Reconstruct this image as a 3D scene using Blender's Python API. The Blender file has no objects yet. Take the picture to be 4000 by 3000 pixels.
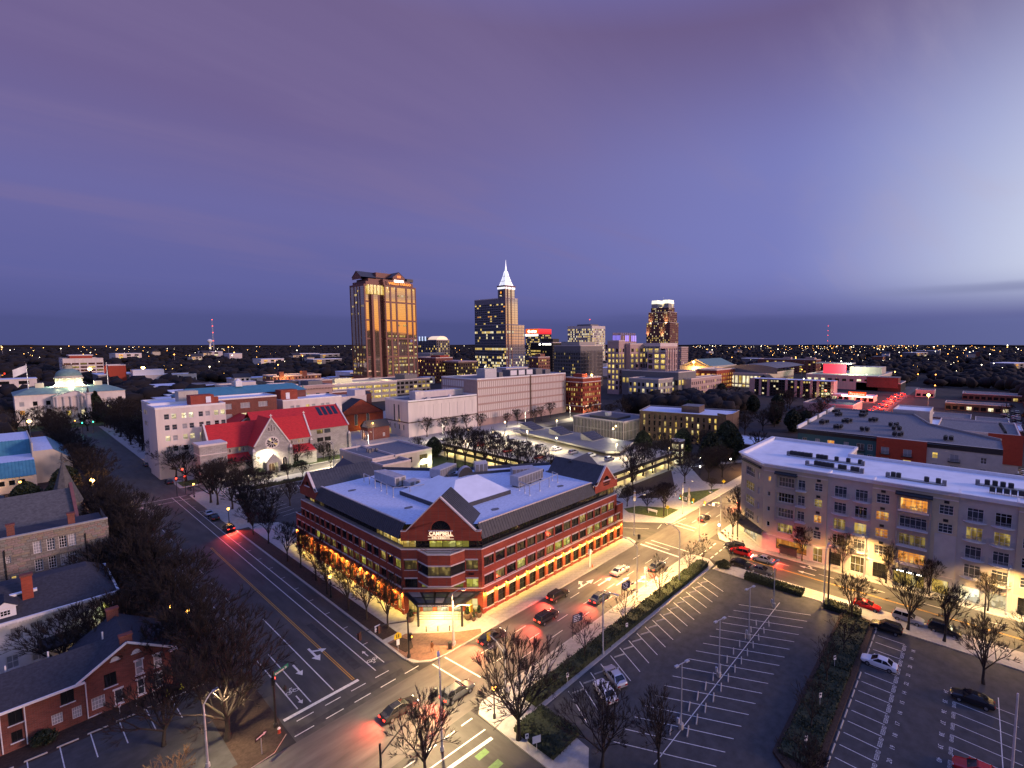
import bpy, math, random
from math import radians, sin, cos, pi, hypot, atan2
from mathutils import Vector, Matrix, Quaternion
random.seed(11)
SC = bpy.context.scene
COL = SC.collection
# ------------------------------------------------------------------ camera
cam_d = bpy.data.cameras.new('camera'); cam = bpy.data.objects.new('camera', cam_d); COL.objects.link(cam)
cam_d.sensor_width = 36.0; cam_d.lens = 16.88; cam_d.shift_x = -0.085
cam_d.clip_start = 0.5; cam_d.clip_end = 40000
cam.location = (0, 0, 48)
_az = radians(38.364); _pt = radians(4.784)
_fw = Vector((cos(_az)*cos(_pt), sin(_az)*cos(_pt), -sin(_pt)))
cam.rotation_euler = _fw.to_track_quat('-Z', 'Y').to_euler()
SC.camera = cam
# ------------------------------------------------------------------ dusk sky
GLOW = Vector((0.44, -0.90, 0.0)).normalized()          # where the sun went down (beyond the right edge)
W = bpy.data.worlds.new("World"); SC.world = W; W.use_nodes = True
nt = W.node_tree; N = nt.nodes; Lk = nt.links
for n in list(N): N.remove(n)
def nd(t, **k):
 n = N.new(t)
 for a, b in k.items(): setattr(n, a, b)
 return n
def mth(op, a, b=None, c=None, clamp=False):
 n = nd('ShaderNodeMath', operation=op, use_clamp=clamp)
 for i, x in enumerate((a, b, c)):
  if x is None: continue
  if isinstance(x, (int, float)): n.inputs[i].default_value = x
  else: Lk.new(x, n.inputs[i])
 return n.outputs[0]
def smooth(x, lo, hi):
 n = nd('ShaderNodeMapRange', interpolation_type='SMOOTHSTEP', clamp=True)
 Lk.new(x, n.inputs['Value']); n.inputs['From Min'].default_value = lo; n.inputs['From Max'].default_value = hi
 return n.outputs['Result']
def ramp(x, stops):
 n = nd('ShaderNodeValToRGB'); Lk.new(x, n.inputs[0]); cr = n.color_ramp
 while len(cr.elements) < len(stops): cr.elements.new(0.5)
 for e, (p, c) in zip(cr.elements, stops): e.position = p; e.color = (*c, 1)
 return n.outputs[0]
def mixc(f, a, b, mode='MIX'):
 n = nd('ShaderNodeMix', data_type='RGBA', blend_type=mode)
 for s, x in ((0, f), (6, a), (7, b)):
  if isinstance(x, (int, float)): n.inputs[s].default_value = x
  elif isinstance(x, tuple): n.inputs[s].default_value = (*x, 1)
  else: Lk.new(x, n.inputs[s])
 return n.outputs[2]
tc = nd('ShaderNodeTexCoord')
sp = nd('ShaderNodeSeparateXYZ'); Lk.new(tc.outputs['Generated'], sp.inputs[0])
zz = mth('MAXIMUM', sp.outputs[2], 0.0)
dt = mth('ADD', mth('MULTIPLY', sp.outputs[0], GLOW.x), mth('MULTIPLY', sp.outputs[1], GLOW.y))
base = ramp(zz, [(0.0, (.078, .088, .240)), (.035, (.088, .096, .270)), (.10, (.118, .125, .345)), (.22, (.150, .142, .365)),
     (.36, (.158, .122, .290)), (.52, (.150, .110, .250)), (.75, (.180, .225, .68)), (1.0, (.22, .36, 1.10))])
base = mixc(mth('MULTIPLY', smooth(dt, -.75, .45), mth('SUBTRACT', smooth(zz, .02, .16), smooth(zz, .30, .55))), base, (.205, .225, .54))
# pale twilight band growing towards the west
wide = mth('MULTIPLY', smooth(dt, 0.10, 0.92), mth('MULTIPLY', smooth(zz, .03, .13), mth('SUBTRACT', 1.0, smooth(zz, .14, .66))))
c1 = mixc(wide, base, (1.00, 1.08, 1.12))
c1 = mixc(mth('MULTIPLY', smooth(dt, .72, .96), mth('SUBTRACT', 1.0, smooth(zz, .10, .5))), c1, (1.05, .88, .80))
# warm afterglow low over the western horizon
warmcol = ramp(zz, [(0.0, (1.15, .40, .07)), (.05, (1.15, .58, .15)), (.12, (1.1, .76, .38)), (.25, (1.0, .85, .70)), (.5, (.5, .5, .75)), (1, (.2, .2, .45))])
wm = mth('MULTIPLY', smooth(dt, .90, .995), mth('SUBTRACT', 1.0, smooth(zz, .20, .55)))
c2 = mixc(wm, c1, warmcol)
# blue dusk light of the high western sky
hi = mth('MULTIPLY', smooth(zz, .58, .95), 1.0)
c2 = mixc(mth('MULTIPLY', hi, .5), c2, (.22, .36, 1.12))
# streaky high cloud, projected on a flat layer
den = mth('ADD', zz, .09)
cmb = nd('ShaderNodeCombineXYZ')
Lk.new(mth('DIVIDE', sp.outputs[0], den), cmb.inputs[0]); Lk.new(mth('DIVIDE', sp.outputs[1], den), cmb.inputs[1])
mp = nd('ShaderNodeMapping'); mp.inputs['Rotation'].default_value = (0, 0, radians(64)); mp.inputs['Scale'].default_value = (.55, 2.1, 1)
Lk.new(cmb.outputs[0], mp.inputs[0])
nz = nd('ShaderNodeTexNoise'); nz.inputs['Scale'].default_value = .62; nz.inputs['Detail'].default_value = 7; nz.inputs['Roughness'].default_value = .55; nz.inputs['Distortion'].default_value = .7
Lk.new(mp.outputs[0], nz.inputs[0])
cl = mth('MULTIPLY', smooth(nz.outputs[0], .44, .72), smooth(zz, .03, .22))
c3 = mixc(mth('MULTIPLY', cl, .42), c2, mixc(smooth(dt, -.2, .9), (.215, .165, .335), (.66, .60, .72)))
mp2 = nd('ShaderNodeMapping'); mp2.inputs['Scale'].default_value = (3.2, 3.2, 34); Lk.new(tc.outputs['Generated'], mp2.inputs[0])
nz2 = nd('ShaderNodeTexNoise'); nz2.inputs['Scale'].default_value = 1.0; nz2.inputs['Detail'].default_value = 4; Lk.new(mp2.outputs[0], nz2.inputs[0])
band = mth('MULTIPLY', mth('SUBTRACT', 1.0, smooth(mth('ADD', zz, mth('MULTIPLY', mth('SUBTRACT', nz2.outputs[0], .5), .06)), .035, .062)), mth('SUBTRACT', 1.0, smooth(dt, .65, .93)))
c4 = mixc(mth('MULTIPLY', band, .55), c3, mixc(smooth(dt, .1, .6), (.070, .080, .225), (.165, .190, .40)))
# a thin bar of cloud over the right horizon
bar = mth('MULTIPLY', mth('MULTIPLY', smooth(zz, .078, .088), mth('SUBTRACT', 1.0, smooth(mth('ADD', zz, mth('MULTIPLY', nz2.outputs[0], .02)), .098, .112))), smooth(dt, .18, .5))
c4 = mixc(mth('MULTIPLY', bar, .6), c4, (.20, .22, .40))
sky = nd('ShaderNodeTexSky', sky_type='NISHITA'); sky.sun_disc = False
sky.sun_elevation = radians(1.0); sky.sun_rotation = atan2(GLOW.x, GLOW.y); sky.altitude = 100; sky.dust_density = 1.5
c5 = mixc(1.0, c4, mixc(1.0, sky.outputs[0], (.0008, .0008, .0008), 'MULTIPLY'), 'ADD')
bg = nd('ShaderNodeBackground'); Lk.new(c5, bg.inputs[0]); bg.inputs[1].default_value = 1.0
wo = nd('ShaderNodeOutputWorld'); Lk.new(bg.outputs[0], wo.inputs[0])
# ------------------------------------------------------------------ the last light of the sun
sd = bpy.data.lights.new('sun', 'SUN'); sd.energy = 2.1; sd.angle = radians(9); sd.color = (1.0, .60, .54)
so = bpy.data.objects.new('sun', sd); COL.objects.link(so)
so.rotation_euler = Vector((GLOW.x, GLOW.y, .207)).to_track_quat('Z', 'Y').to_euler()
SC.view_settings.view_transform = 'Standard'; SC.view_settings.look = 'None'
SC.view_settings.exposure = 0; SC.view_settings.gamma = 1; SC.view_settings.use_curve_mapping = False
SC.cycles.use_denoising = True
SC.cycles.max_bounces = 5; SC.cycles.diffuse_bounces = 2; SC.cycles.glossy_bounces = 3; SC.cycles.transmission_bounces = 2
SC.cycles.sample_clamp_indirect = 3.0; SC.cycles.caustics_reflective = False; SC.cycles.caustics_refractive = False
# ------------------------------------------------------------------ materials
MATS = {}
def mat(name, col, rough=.7, metal=0., var=.18, scale=1.2, spec=.35, streak=False, bump=0.):
 if name in MATS: return MATS[name]
 m = bpy.data.materials.new(name); m.use_nodes = True; t = m.node_tree; b = t.nodes['Principled BSDF']
 b.inputs['Roughness'].default_value = rough; b.inputs['Metallic'].default_value = metal
 b.inputs['Specular IOR Level'].default_value = spec
 co = t.nodes.new('ShaderNodeTexCoord'); n = t.nodes.new('ShaderNodeTexNoise')
 n.inputs['Scale'].default_value = scale; n.inputs['Detail'].default_value = 6; n.inputs['Roughness'].default_value = .62
 src = co.outputs['Object']
 if streak:
  mpn = t.nodes.new('ShaderNodeMapping'); mpn.inputs['Scale'].default_value = streak if isinstance(streak, tuple) else (1, 1, .12)
  t.links.new(src, mpn.inputs[0]); src = mpn.outputs[0]
 t.links.new(src, n.inputs[0])
 r = t.nodes.new('ShaderNodeValToRGB')
 r.color_ramp.elements[0].position = .32; r.color_ramp.elements[1].position = .70
 r.color_ramp.elements[0].color = (*[c*(1-var) for c in col], 1); r.color_ramp.elements[1].color = (*[min(1, c*(1+var)) for c in col], 1)
 t.links.new(n.outputs[0], r.inputs[0]); t.links.new(r.outputs[0], b.inputs['Base Color'])
 if bump:
  bp = t.nodes.new('ShaderNodeBump'); bp.inputs['Strength'].default_value = bump; bp.inputs['Distance'].default_value = .03
  t.links.new(n.outputs[0], bp.inputs['Height']); t.links.new(bp.outputs[0], b.inputs['Normal'])
 MATS[name] = m; return m
def brickmat(name, c1, c2, mortar, bw=.42, bh=.16, msize=.02, rough=.85):
 if name in MATS: return MATS[name]
 m = bpy.data.materials.new(name); m.use_nodes = True; t = m.node_tree; b = t.nodes['Principled BSDF']
 b.inputs['Roughness'].default_value = rough; b.inputs['Specular IOR Level'].default_value = .25
 co = t.nodes.new('ShaderNodeTexCoord'); s = t.nodes.new('ShaderNodeSeparateXYZ'); t.links.new(co.outputs['Object'], s.inputs[0])
 a = t.nodes.new('ShaderNodeMath'); a.operation = 'ADD'; t.links.new(s.outputs[0], a.inputs[0]); t.links.new(s.outputs[1], a.inputs[1])
 c = t.nodes.new('ShaderNodeCombineXYZ'); t.links.new(a.outputs[0], c.inputs[0]); t.links.new(s.outputs[2], c.inputs[1])
 br = t.nodes.new('ShaderNodeTexBrick'); t.links.new(c.outputs[0], br.inputs[0])
 br.inputs['Color1'].default_value = (*c1, 1); br.inputs['Color2'].default_value = (*c2, 1); br.inputs['Mortar'].default_value = (*mortar, 1)
 br.inputs['Scale'].default_value = 1; br.inputs['Brick Width'].default_value = bw; br.inputs['Row Height'].default_value = bh; br.inputs['Mortar Size'].default_value = msize
 n = t.nodes.new('ShaderNodeTexNoise'); n.inputs['Scale'].default_value = .5; n.inputs['Detail'].default_value = 6; t.links.new(co.outputs['Object'], n.inputs[0])
 mx = t.nodes.new('ShaderNodeMix'); mx.data_type = 'RGBA'; mx.blend_type = 'MULTIPLY'; mx.inputs[0].default_value = .55
 r = t.nodes.new('ShaderNodeValToRGB'); r.color_ramp.elements[0].position = .3; r.color_ramp.elements[1].position = .7
 r.color_ramp.elements[0].color = (.55, .55, .55, 1); r.color_ramp.elements[1].color = (1, 1, 1, 1)
 t.links.new(n.outputs[0], r.inputs[0]); t.links.new(br.outputs[0], mx.inputs[6]); t.links.new(r.outputs[0], mx.inputs[7])
 t.links.new(mx.outputs[2], b.inputs['Base Color']); MATS[name] = m; return m
def glass(name, col=(.02, .025, .03), rough=.06, metal=0., spec=.6):
 if name in MATS: return MATS[name]
 m = bpy.data.materials.new(name); m.use_nodes = True; t = m.node_tree; b = t.nodes['Principled BSDF']
 b.inputs['Base Color'].default_value = (*col, 1); b.inputs['Roughness'].default_value = rough
 b.inputs['Metallic'].default_value = metal; b.inputs['Specular IOR Level'].default_value = spec
 co = t.nodes.new('ShaderNodeTexCoord'); n = t.nodes.new('ShaderNodeTexNoise'); n.inputs['Scale'].default_value = .35; n.inputs['Detail'].default_value = 3
 t.links.new(co.outputs['Object'], n.inputs[0]); bp = t.nodes.new('ShaderNodeBump'); bp.inputs['Strength'].default_value = .10; bp.inputs['Distance'].default_value = .05
 t.links.new(n.outputs[0], bp.inputs['Height']); t.links.new(bp.outputs[0], b.inputs['Normal'])
 MATS[name] = m; return m
def lit(name, c1, c2, strength, scale=1.1, lo=.25):
 """a lit room seen through its window: uneven, differs from window to window"""
 if name in MATS: return MATS[name]
 m = bpy.data.materials.new(name); m.use_nodes = True; t = m.node_tree; b = t.nodes['Principled BSDF']
 b.inputs['Base Color'].default_value = (.03, .03, .03, 1); b.inputs['Roughness'].default_value = .1
 co = t.nodes.new('ShaderNodeTexCoord'); oi = t.nodes.new('ShaderNodeObjectInfo')
 ad = t.nodes.new('ShaderNodeVectorMath'); ad.operation = 'ADD'; mu = t.nodes.new('ShaderNodeVectorMath'); mu.operation = 'SCALE'
 t.links.new(oi.outputs['Location'], mu.inputs[0]); mu.inputs['Scale'].default_value = 1.7
 t.links.new(co.outputs['Object'], ad.inputs[0]); t.links.new(mu.outputs[0], ad.inputs[1])
 mp_ = t.nodes.new('ShaderNodeMapping'); mp_.inputs['Scale'].default_value = (1, 1, .25); t.links.new(ad.outputs[0], mp_.inputs[0])
 n = t.nodes.new('ShaderNodeTexNoise'); n.inputs['Scale'].default_value = scale; n.inputs['Detail'].default_value = 1; t.links.new(mp_.outputs[0], n.inputs[0])
 r = t.nodes.new('ShaderNodeValToRGB'); r.color_ramp.elements[0].position = .33; r.color_ramp.elements[1].position = .66
 r.color_ramp.elements[0].color = (*[c*(.5+lo) for c in c1], 1); r.color_ramp.elements[1].color = (*c2, 1)
 e = r.color_ramp.elements.new(.5); e.color = (*c1, 1); t.links.new(n.outputs[0], r.inputs[0])
 # furniture and people: darker blocks in the lower half of the room
 v = t.nodes.new('ShaderNodeTexVoronoi'); v.distance = 'CHEBYCHEV'; v.inputs['Scale'].default_value = 1.5; t.links.new(ad.outputs[0], v.inputs[0])
 s3 = t.nodes.new('ShaderNodeSeparateXYZ'); t.links.new(co.outputs['Object'], s3.inputs[0]); sc = t.nodes.new('ShaderNodeSeparateColor'); t.links.new(v.outputs['Color'], sc.inputs[0])
 th = t.nodes.new('ShaderNodeMath'); th.operation = 'MULTIPLY'; t.links.new(sc.outputs[0], th.inputs[0]); th.inputs[1].default_value = 1.7
 lt = t.nodes.new('ShaderNodeMath'); lt.operation = 'LESS_THAN'; t.links.new(s3.outputs[2], lt.inputs[0]); t.links.new(th.outputs[0], lt.inputs[1])
 dk = t.nodes.new('ShaderNodeMath'); dk.operation = 'MULTIPLY'; t.links.new(lt.outputs[0], dk.inputs[0]); dk.inputs[1].default_value = .62
 mx = t.nodes.new('ShaderNodeMix'); mx.data_type = 'RGBA'; t.links.new(dk.outputs[0], mx.inputs[0]); t.links.new(r.outputs[0], mx.inputs[6]); mx.inputs[7].default_value = (*[c*lo*.5 for c in c1], 1)
 t.links.new(mx.outputs[2], b.inputs['Emission Color'])
 k = t.nodes.new('ShaderNodeMapRange'); t.links.new(oi.outputs['Random'], k.inputs[0]); k.inputs['To Min'].default_value = strength*.55; k.inputs['To Max'].default_value = strength*1.35
 t.links.new(k.outputs[0], b.inputs['Emission Strength'])
 m.cycles.emission_sampling = 'NONE'
 MATS[name] = m; return m
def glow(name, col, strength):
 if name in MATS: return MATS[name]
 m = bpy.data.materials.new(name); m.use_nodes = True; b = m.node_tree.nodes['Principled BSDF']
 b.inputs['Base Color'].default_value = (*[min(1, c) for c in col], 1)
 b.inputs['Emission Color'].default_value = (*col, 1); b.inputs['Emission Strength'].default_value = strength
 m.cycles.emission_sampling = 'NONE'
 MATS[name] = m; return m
M_BRICK = brickmat('red brick', (.42, .080, .042), (.33, .058, .033), (.24, .11, .08), .42, .15, .014)
M_BRICKD = brickmat('old brown brick', (.26, .075, .055), (.16, .05, .04), (.20, .13, .11), .40, .14, .016)
M_STONE = brickmat('grey ashlar', (.30, .275, .24), (.21, .19, .165), (.12, .11, .10), 1.0, .42, .03)
M_CHURCH = brickmat('pale church stone', (.46, .44, .42), (.36, .345, .33), (.26, .25, .24), 1.1, .5, .03)
M_WHITE = mat('white stone', (.66, .60, .57), .75, var=.10, scale=.35, streak=True)
M_CREAM = mat('cream stucco', (.50, .46, .38), .85, var=.12, scale=.5, streak=True)
M_TRIM = mat('pale trim', (.66, .58, .54), .7, var=.12)
M_PAINTW = mat('white paint', (.74, .74, .76), .5, var=.06)
M_CONC = mat('concrete', (.36, .345, .32), .85, var=.16, scale=1.6)
M_SLAB = mat('pavement slab concrete', (.33, .31, .28), .85, var=.20, scale=1.1)
M_KERB = mat('kerb concrete', (.37, .35, .32), .85, var=.15)
M_ROOFW = mat('white roof membrane', (.84, .87, .90), .6, var=.08, scale=.35)
M_ROOFG = mat('grey gravel roof', (.17, .175, .19), .95, var=.30, scale=1.5)
M_ROOFB = mat('pale gravel roof', (.60, .67, .80), .9, var=.16, scale=1.8)
M_DARKM = mat('dark metal roofing', (.060, .062, .070), .5, var=.2)
M_SHING = mat('dark shingles', (.040, .042, .055), .9, var=.3, scale=3)
M_REDROOF = mat('red tile roof', (.50, .028, .030), .75, var=.22, scale=1.2, streak=(1, 1, 4))
M_TEAL = mat('teal metal roof', (.06, .22, .30), .5, var=.15, scale=.6)
M_COPPER = mat('green copper roof', (.16, .27, .25), .6, var=.2, scale=.5)
M_BLACK = mat('black metal', (.02, .02, .022), .45, var=.1)
M_STEEL = mat('galvanised steel', (.42, .44, .48), .45, metal=.3, var=.12)
M_GREY = mat('grey panel', (.17, .17, .175), .6, var=.15, scale=.8)
M_GRANITE = mat('rose granite', (.19, .075, .060), .5, var=.15, scale=.9)
M_MULL = mat('dark bronze mullions', (.07, .045, .035), .4, metal=.5)
M_BROWN = mat('brown masonry', (.13, .085, .06), .85, var=.2, scale=.7)
M_ASPH = mat('road asphalt', (.095, .088, .082), .72, var=.32, scale=.55, streak=(.25, 1.1, 1), bump=.15)
M_ASPHY = mat('side road asphalt', (.060, .058, .055), .72, var=.32, scale=.55, streak=(1.1, .25, 1), bump=.15)
M_ASPHD = mat('car park asphalt', (.058, .058, .060), .85, var=.28, scale=.7, bump=.15)
M_ASPHP = mat('asphalt patch', (.040, .040, .042), .75, var=.3, scale=1.3)
M_PAINT = mat('road paint', (.62, .61, .58), .6, var=.25, scale=4)
M_YPAINT = mat('yellow road paint', (.50, .27, .035), .6, var=.25, scale=4)
M_GREENP = mat('green lane paint', (.12, .22, .08), .7, var=.2, scale=3)
M_MULCH = mat('mulch', (.050, .032, .024), .95, var=.4, scale=4)
M_GRASS = mat('winter lawn', (.062, .085, .022), .95, var=.4, scale=1.2)
M_BRICKPAV = mat('brick paving', (.17, .095, .068), .85, var=.25, scale=2.5)
M_BARK = mat('bark', (.036, .029, .026), .9, var=.3, scale=4)
M_TWIG = mat('twigs', (.024, .019, .018), .9, var=.25, scale=3)
M_TWIGLIT = mat('golden lit twigs', (.24, .15, .075), .9, var=.25, scale=3)  # golden light on the corner shrubs, put into the twig colour
M_LEAF = mat('evergreen leaves', (.022, .034, .018), .7, var=.45, scale=2)
M_HEDGE = mat('hedge leaves', (.026, .036, .018), .8, var=.45, scale=3)
M_WOOD = mat('distant winter wood', (.013, .011, .012), .95, var=.5, scale=.02)
M_LAND = mat('land', (.013, .012, .013), .95, var=.45, scale=.012)
M_LOT = mat('city ground', (.034, .032, .033), .95, var=.45, scale=.08)
G_DARK = glass('dark window glass', (.012, .013, .015), .05, 0, .5)
G_BLUE = glass('blue window glass', (.05, .06, .075), .05, 0, .7)
G_GOLD = glass('bronze mirror glass', (.92, .74, .52), .03, .92)
G_SILV = glass('silver mirror glass', (.74, .70, .70), .04, .92)
G_SHADE = mat('drawn window blinds', (.30, .31, .34), .6, var=.15)
L_YEL = lit('lit office window', (.80, .52, .10), (1.0, .82, .36), 1.0)
L_ORG = lit('lit living room window', (.75, .26, .035), (1.0, .62, .16), 1.05, 1.3)
L_PALE = lit('pale lit window', (.95, .78, .42), (1.0, .94, .72), 1.1)
L_GRN = lit('lit lobby window', (.52, .46, .06), (.82, .78, .22), .85, .9)
L_DIM = lit('dimly lit window', (.20, .13, .03), (.55, .40, .10), .75, 1.4, .1)
E_LAMP = glow('sodium lamp', (1.0, .48, .08), 9.0)
E_WARM = glow('warm lamp', (1.0, .72, .34), 8.0)
E_COOL = glow('white lamp', (1.0, .93, .80), 8.0)
E_RED = glow('red signal', (1.0, .06, .03), 7.0)
E_GRN = glow('green signal', (.08, .95, .55), 5.0)
E_TAIL = glow('tail light', (1.0, .035, .02), 5.0)
E_HEAD = glow('headlight', (1.0, .90, .72), 7.0)
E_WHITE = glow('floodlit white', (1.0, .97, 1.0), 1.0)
E_SIGNW = glow('lit letters', (1.0, .80, .50), 1.2)
E_SIGNO = glow('orange lit letters', (1.0, .36, .03), 1.1)
E_REDGLOW = glow('red glow', (1.0, .045, .02), 1.0)
E_PURP = glow('violet lit wall', (.32, .25, .95), 1.0)
# ------------------------------------------------------------------ mesh helpers
class MB:
 def __init__(s): s.v = []; s.f = []; s.m = []; s.mats = []
 def mi(s, m):
  for i, x in enumerate(s.mats):
   if x is m: return i
  s.mats.append(m); return len(s.mats)-1
 def face(s, pts, m):
  i = len(s.v); s.v += [tuple(p) for p in pts]; s.f.append(tuple(range(i, i+len(pts)))); s.m.append(s.mi(m))
 def hexa(s, b, t, m, mt=None):
  i = len(s.v); n = len(b); s.v += [tuple(p) for p in b] + [tuple(p) for p in t]; k = s.mi(m); kt = s.mi(mt) if mt else k
  for j in range(n):
   a = (j+1) % n; s.f.append((i+j, i+a, i+n+a, i+n+j)); s.m.append(k)
  s.f.append(tuple(range(i+n-1, i-1, -1))); s.m.append(k)
  s.f.append(tuple(range(i+n, i+2*n))); s.m.append(kt)
 def box(s, x0, y0, z0, x1, y1, z1, m, mt=None):
  s.hexa([(x0, y0, z0), (x1, y0, z0), (x1, y1, z0), (x0, y1, z0)], [(x0, y0, z1), (x1, y0, z1), (x1, y1, z1), (x0, y1, z1)], m, mt)
 def obox(s, c, lx, ly, lz, ang, m, mt=None):
  """box standing on z=c[2], turned by ang"""
  ca, sa = cos(ang), sin(ang)
  q = [(c[0]+ca*x-sa*y, c[1]+sa*x+ca*y) for x, y in ((-lx/2, -ly/2), (lx/2, -ly/2), (lx/2, ly/2), (-lx/2, ly/2))]
  s.hexa([(*p, c[2]) for p in q], [(*p, c[2]+lz) for p in q], m, mt)
 def prism(s, poly, z0, z1, m, mt=None):
  s.hexa([(*p, z0) for p in poly], [(*p, z1) for p in poly], m, mt)
 def tube(s, a, b, r0, r1, n, m, cap=True):
  a = Vector(a); b = Vector(b); d = b-a
  if d.length < 1e-6: return
  q = d.to_track_quat('Z', 'Y'); i = len(s.v); k = s.mi(m)
  for p, r in ((a, r0), (b, r1)):
   for j in range(n):
    t = 2*pi*j/n; s.v.append(tuple(p + q @ Vector((r*cos(t), r*sin(t), 0))))
  for j in range(n):
   c = (j+1) % n; s.f.append((i+j, i+c, i+n+c, i+n+j)); s.m.append(k)
  if cap:
   s.f.append(tuple(range(i+n-1, i-1, -1))); s.m.append(k); s.f.append(tuple(range(i+n, i+2*n))); s.m.append(k)
 def lathe(s, c, prof, n, m, half=1.0, a0=0):
  i = len(s.v); k = s.mi(m)
  for r, z in prof:
   for j in range(n): t = a0+2*pi*half*j/n; s.v.append((c[0]+r*cos(t), c[1]+r*sin(t), c[2]+z))
  for q in range(len(prof)-1):
   for j in range(n):
    e = (j+1) % n; s.f.append((i+q*n+j, i+q*n+e, i+(q+1)*n+e, i+(q+1)*n+j)); s.m.append(k)
  s.f.append(tuple(range(i+(len(prof)-1)*n, i+len(prof)*n))); s.m.append(k)
 def bar(s, a, b, w, h, m):
  """beam from a to b, w wide (horizontally), h high"""
  a = Vector(a); b = Vector(b); d = b-a; L = d.length
  if L < 1e-6: return
  u = d/L; side = u.cross(Vector((0, 0, 1)))
  side = Vector((1, 0, 0)) if side.length < 1e-4 else side.normalized()
  up = side.cross(u)
  q = [side*(x*w/2)+up*(y*h/2) for x, y in ((-1, -1), (1, -1), (1, 1), (-1, 1))]
  s.hexa([a+p for p in q], [b+p for p in q], m)
 def mesh(s, name, smooth=False):
  me = bpy.data.meshes.new(name); me.from_pydata(s.v, [], s.f)
  for m in s.mats: me.materials.append(m)
  if len(s.mats) > 1: me.polygons.foreach_set('material_index', s.m)
  if smooth: me.polygons.foreach_set('use_smooth', [True]*len(s.f))
  me.update(); return me
 def build(s, name, parent=None, smooth=False, **tags):
  return link(name, s.mesh(name, smooth), parent, **tags)
def link(name, me, parent=None, loc=None, rz=0, **tags):
 o = bpy.data.objects.new(name, me); COL.objects.link(o)
 if loc is not None: o.location = loc
 if rz: o.rotation_euler = (0, 0, rz)
 if parent is not None:
  o.parent = parent
  if not parent.get('_local'):
   o.matrix_parent_inverse = INV(parent)
 for k, v in tags.items(): o[k] = v
 return o
_inv = {}
def INV(p):
 if p.name not in _inv:
  m = Matrix.Translation(p.location)
  q = p.parent
  _inv[p.name] = (m if p.type == 'EMPTY' else p.matrix_basis.copy()).inverted()
 return _inv[p.name]
def thing(name, label, cat, loc=(0, 0, 0), group=None, local=False):
 o = bpy.data.objects.new(name, None); COL.objects.link(o); o.location = loc
 o.empty_display_size = .5; o['label'] = label; o['category'] = cat
 if group: o['group'] = group
 if local: o['_local'] = 1
 return o
def tag(o, label, cat, group=None):
 o['label'] = label; o['category'] = cat
 if group: o['group'] = group
 return o
def inst(root, loc, rz=0., label=None, group=None, scale=1.):
 """a copy of a thing with copies of its parts and sub-parts"""
 r = root.copy(); COL.objects.link(r); r.location = loc; r.rotation_euler = (0, 0, rz)
 r.scale = (scale,)*3 if isinstance(scale, (int, float)) else scale
 if label: r['label'] = label
 if group: r['group'] = group
 for ch in root.children:
  c = ch.copy(); COL.objects.link(c); c.parent = r
  for g in ch.children:
   d = g.copy(); COL.objects.link(d); d.parent = c
 return r
def kill(root):
 for ch in list(root.children):
  for g in list(ch.children): bpy.data.objects.remove(g)
  bpy.data.objects.remove(ch)
 bpy.data.objects.remove(root)
def lamp(kind, loc, power, col, parent=None, size=.15, cone=None, blend=1., aim=None, name='lamp_light'):
 d = bpy.data.lights.new(name, kind); d.energy = power; d.color = col
 if kind == 'AREA': d.size = size
 else: d.shadow_soft_size = size
 if kind == 'SPOT': d.spot_size = radians(cone or 120); d.spot_blend = blend
 o = bpy.data.objects.new(name, d); COL.objects.link(o); o.location = loc
 if aim is not None: o.rotation_euler = Vector(aim).to_track_quat('-Z', 'Y').to_euler()
 if parent is not None:
  o.parent = parent
  if not parent.get('_local'): o.matrix_parent_inverse = INV(parent)
 return o
WARM = (1.0, .58, .19); SOD = (1.0, .50, .13); YEL = (1.0, .64, .08); NEUT = (1.0, .84, .55)
ORD = 'first second third fourth fifth sixth seventh eighth ninth tenth eleventh twelfth thirteenth fourteenth fifteenth sixteenth seventeenth eighteenth nineteenth twentieth'.split()
def text_mesh(body, size, m, extrude=.02, align='CENTER', bold=0.):
 c = bpy.data.curves.new('letters', 'FONT'); c.body = body; c.size = size; c.align_x = align; c.extrude = extrude; c.offset = bold
 c.resolution_u = 2
 o = bpy.data.objects.new('letters', c); COL.objects.link(o)
 bpy.context.view_layer.update()
 me = bpy.data.meshes.new_from_object(o.evaluated_get(bpy.context.evaluated_depsgraph_get()))
 bpy.data.objects.remove(o); me.materials.clear(); me.materials.append(m); return me
def put_text(body, size, m, loc, ang, parent, name='lettering', extrude=.02, flat=False, align='CENTER', bold=0., sx=1.):
 o = link(name, text_mesh(body, size, m, extrude, align, bold), None)
 o.location = loc; o.rotation_euler = (0 if flat else radians(90), 0, ang); o.scale = (sx, 1, 1)
 if parent is not None:
  o.parent = parent
  if not parent.get('_local'): o.matrix_parent_inverse = INV(parent)
 return o
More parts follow.
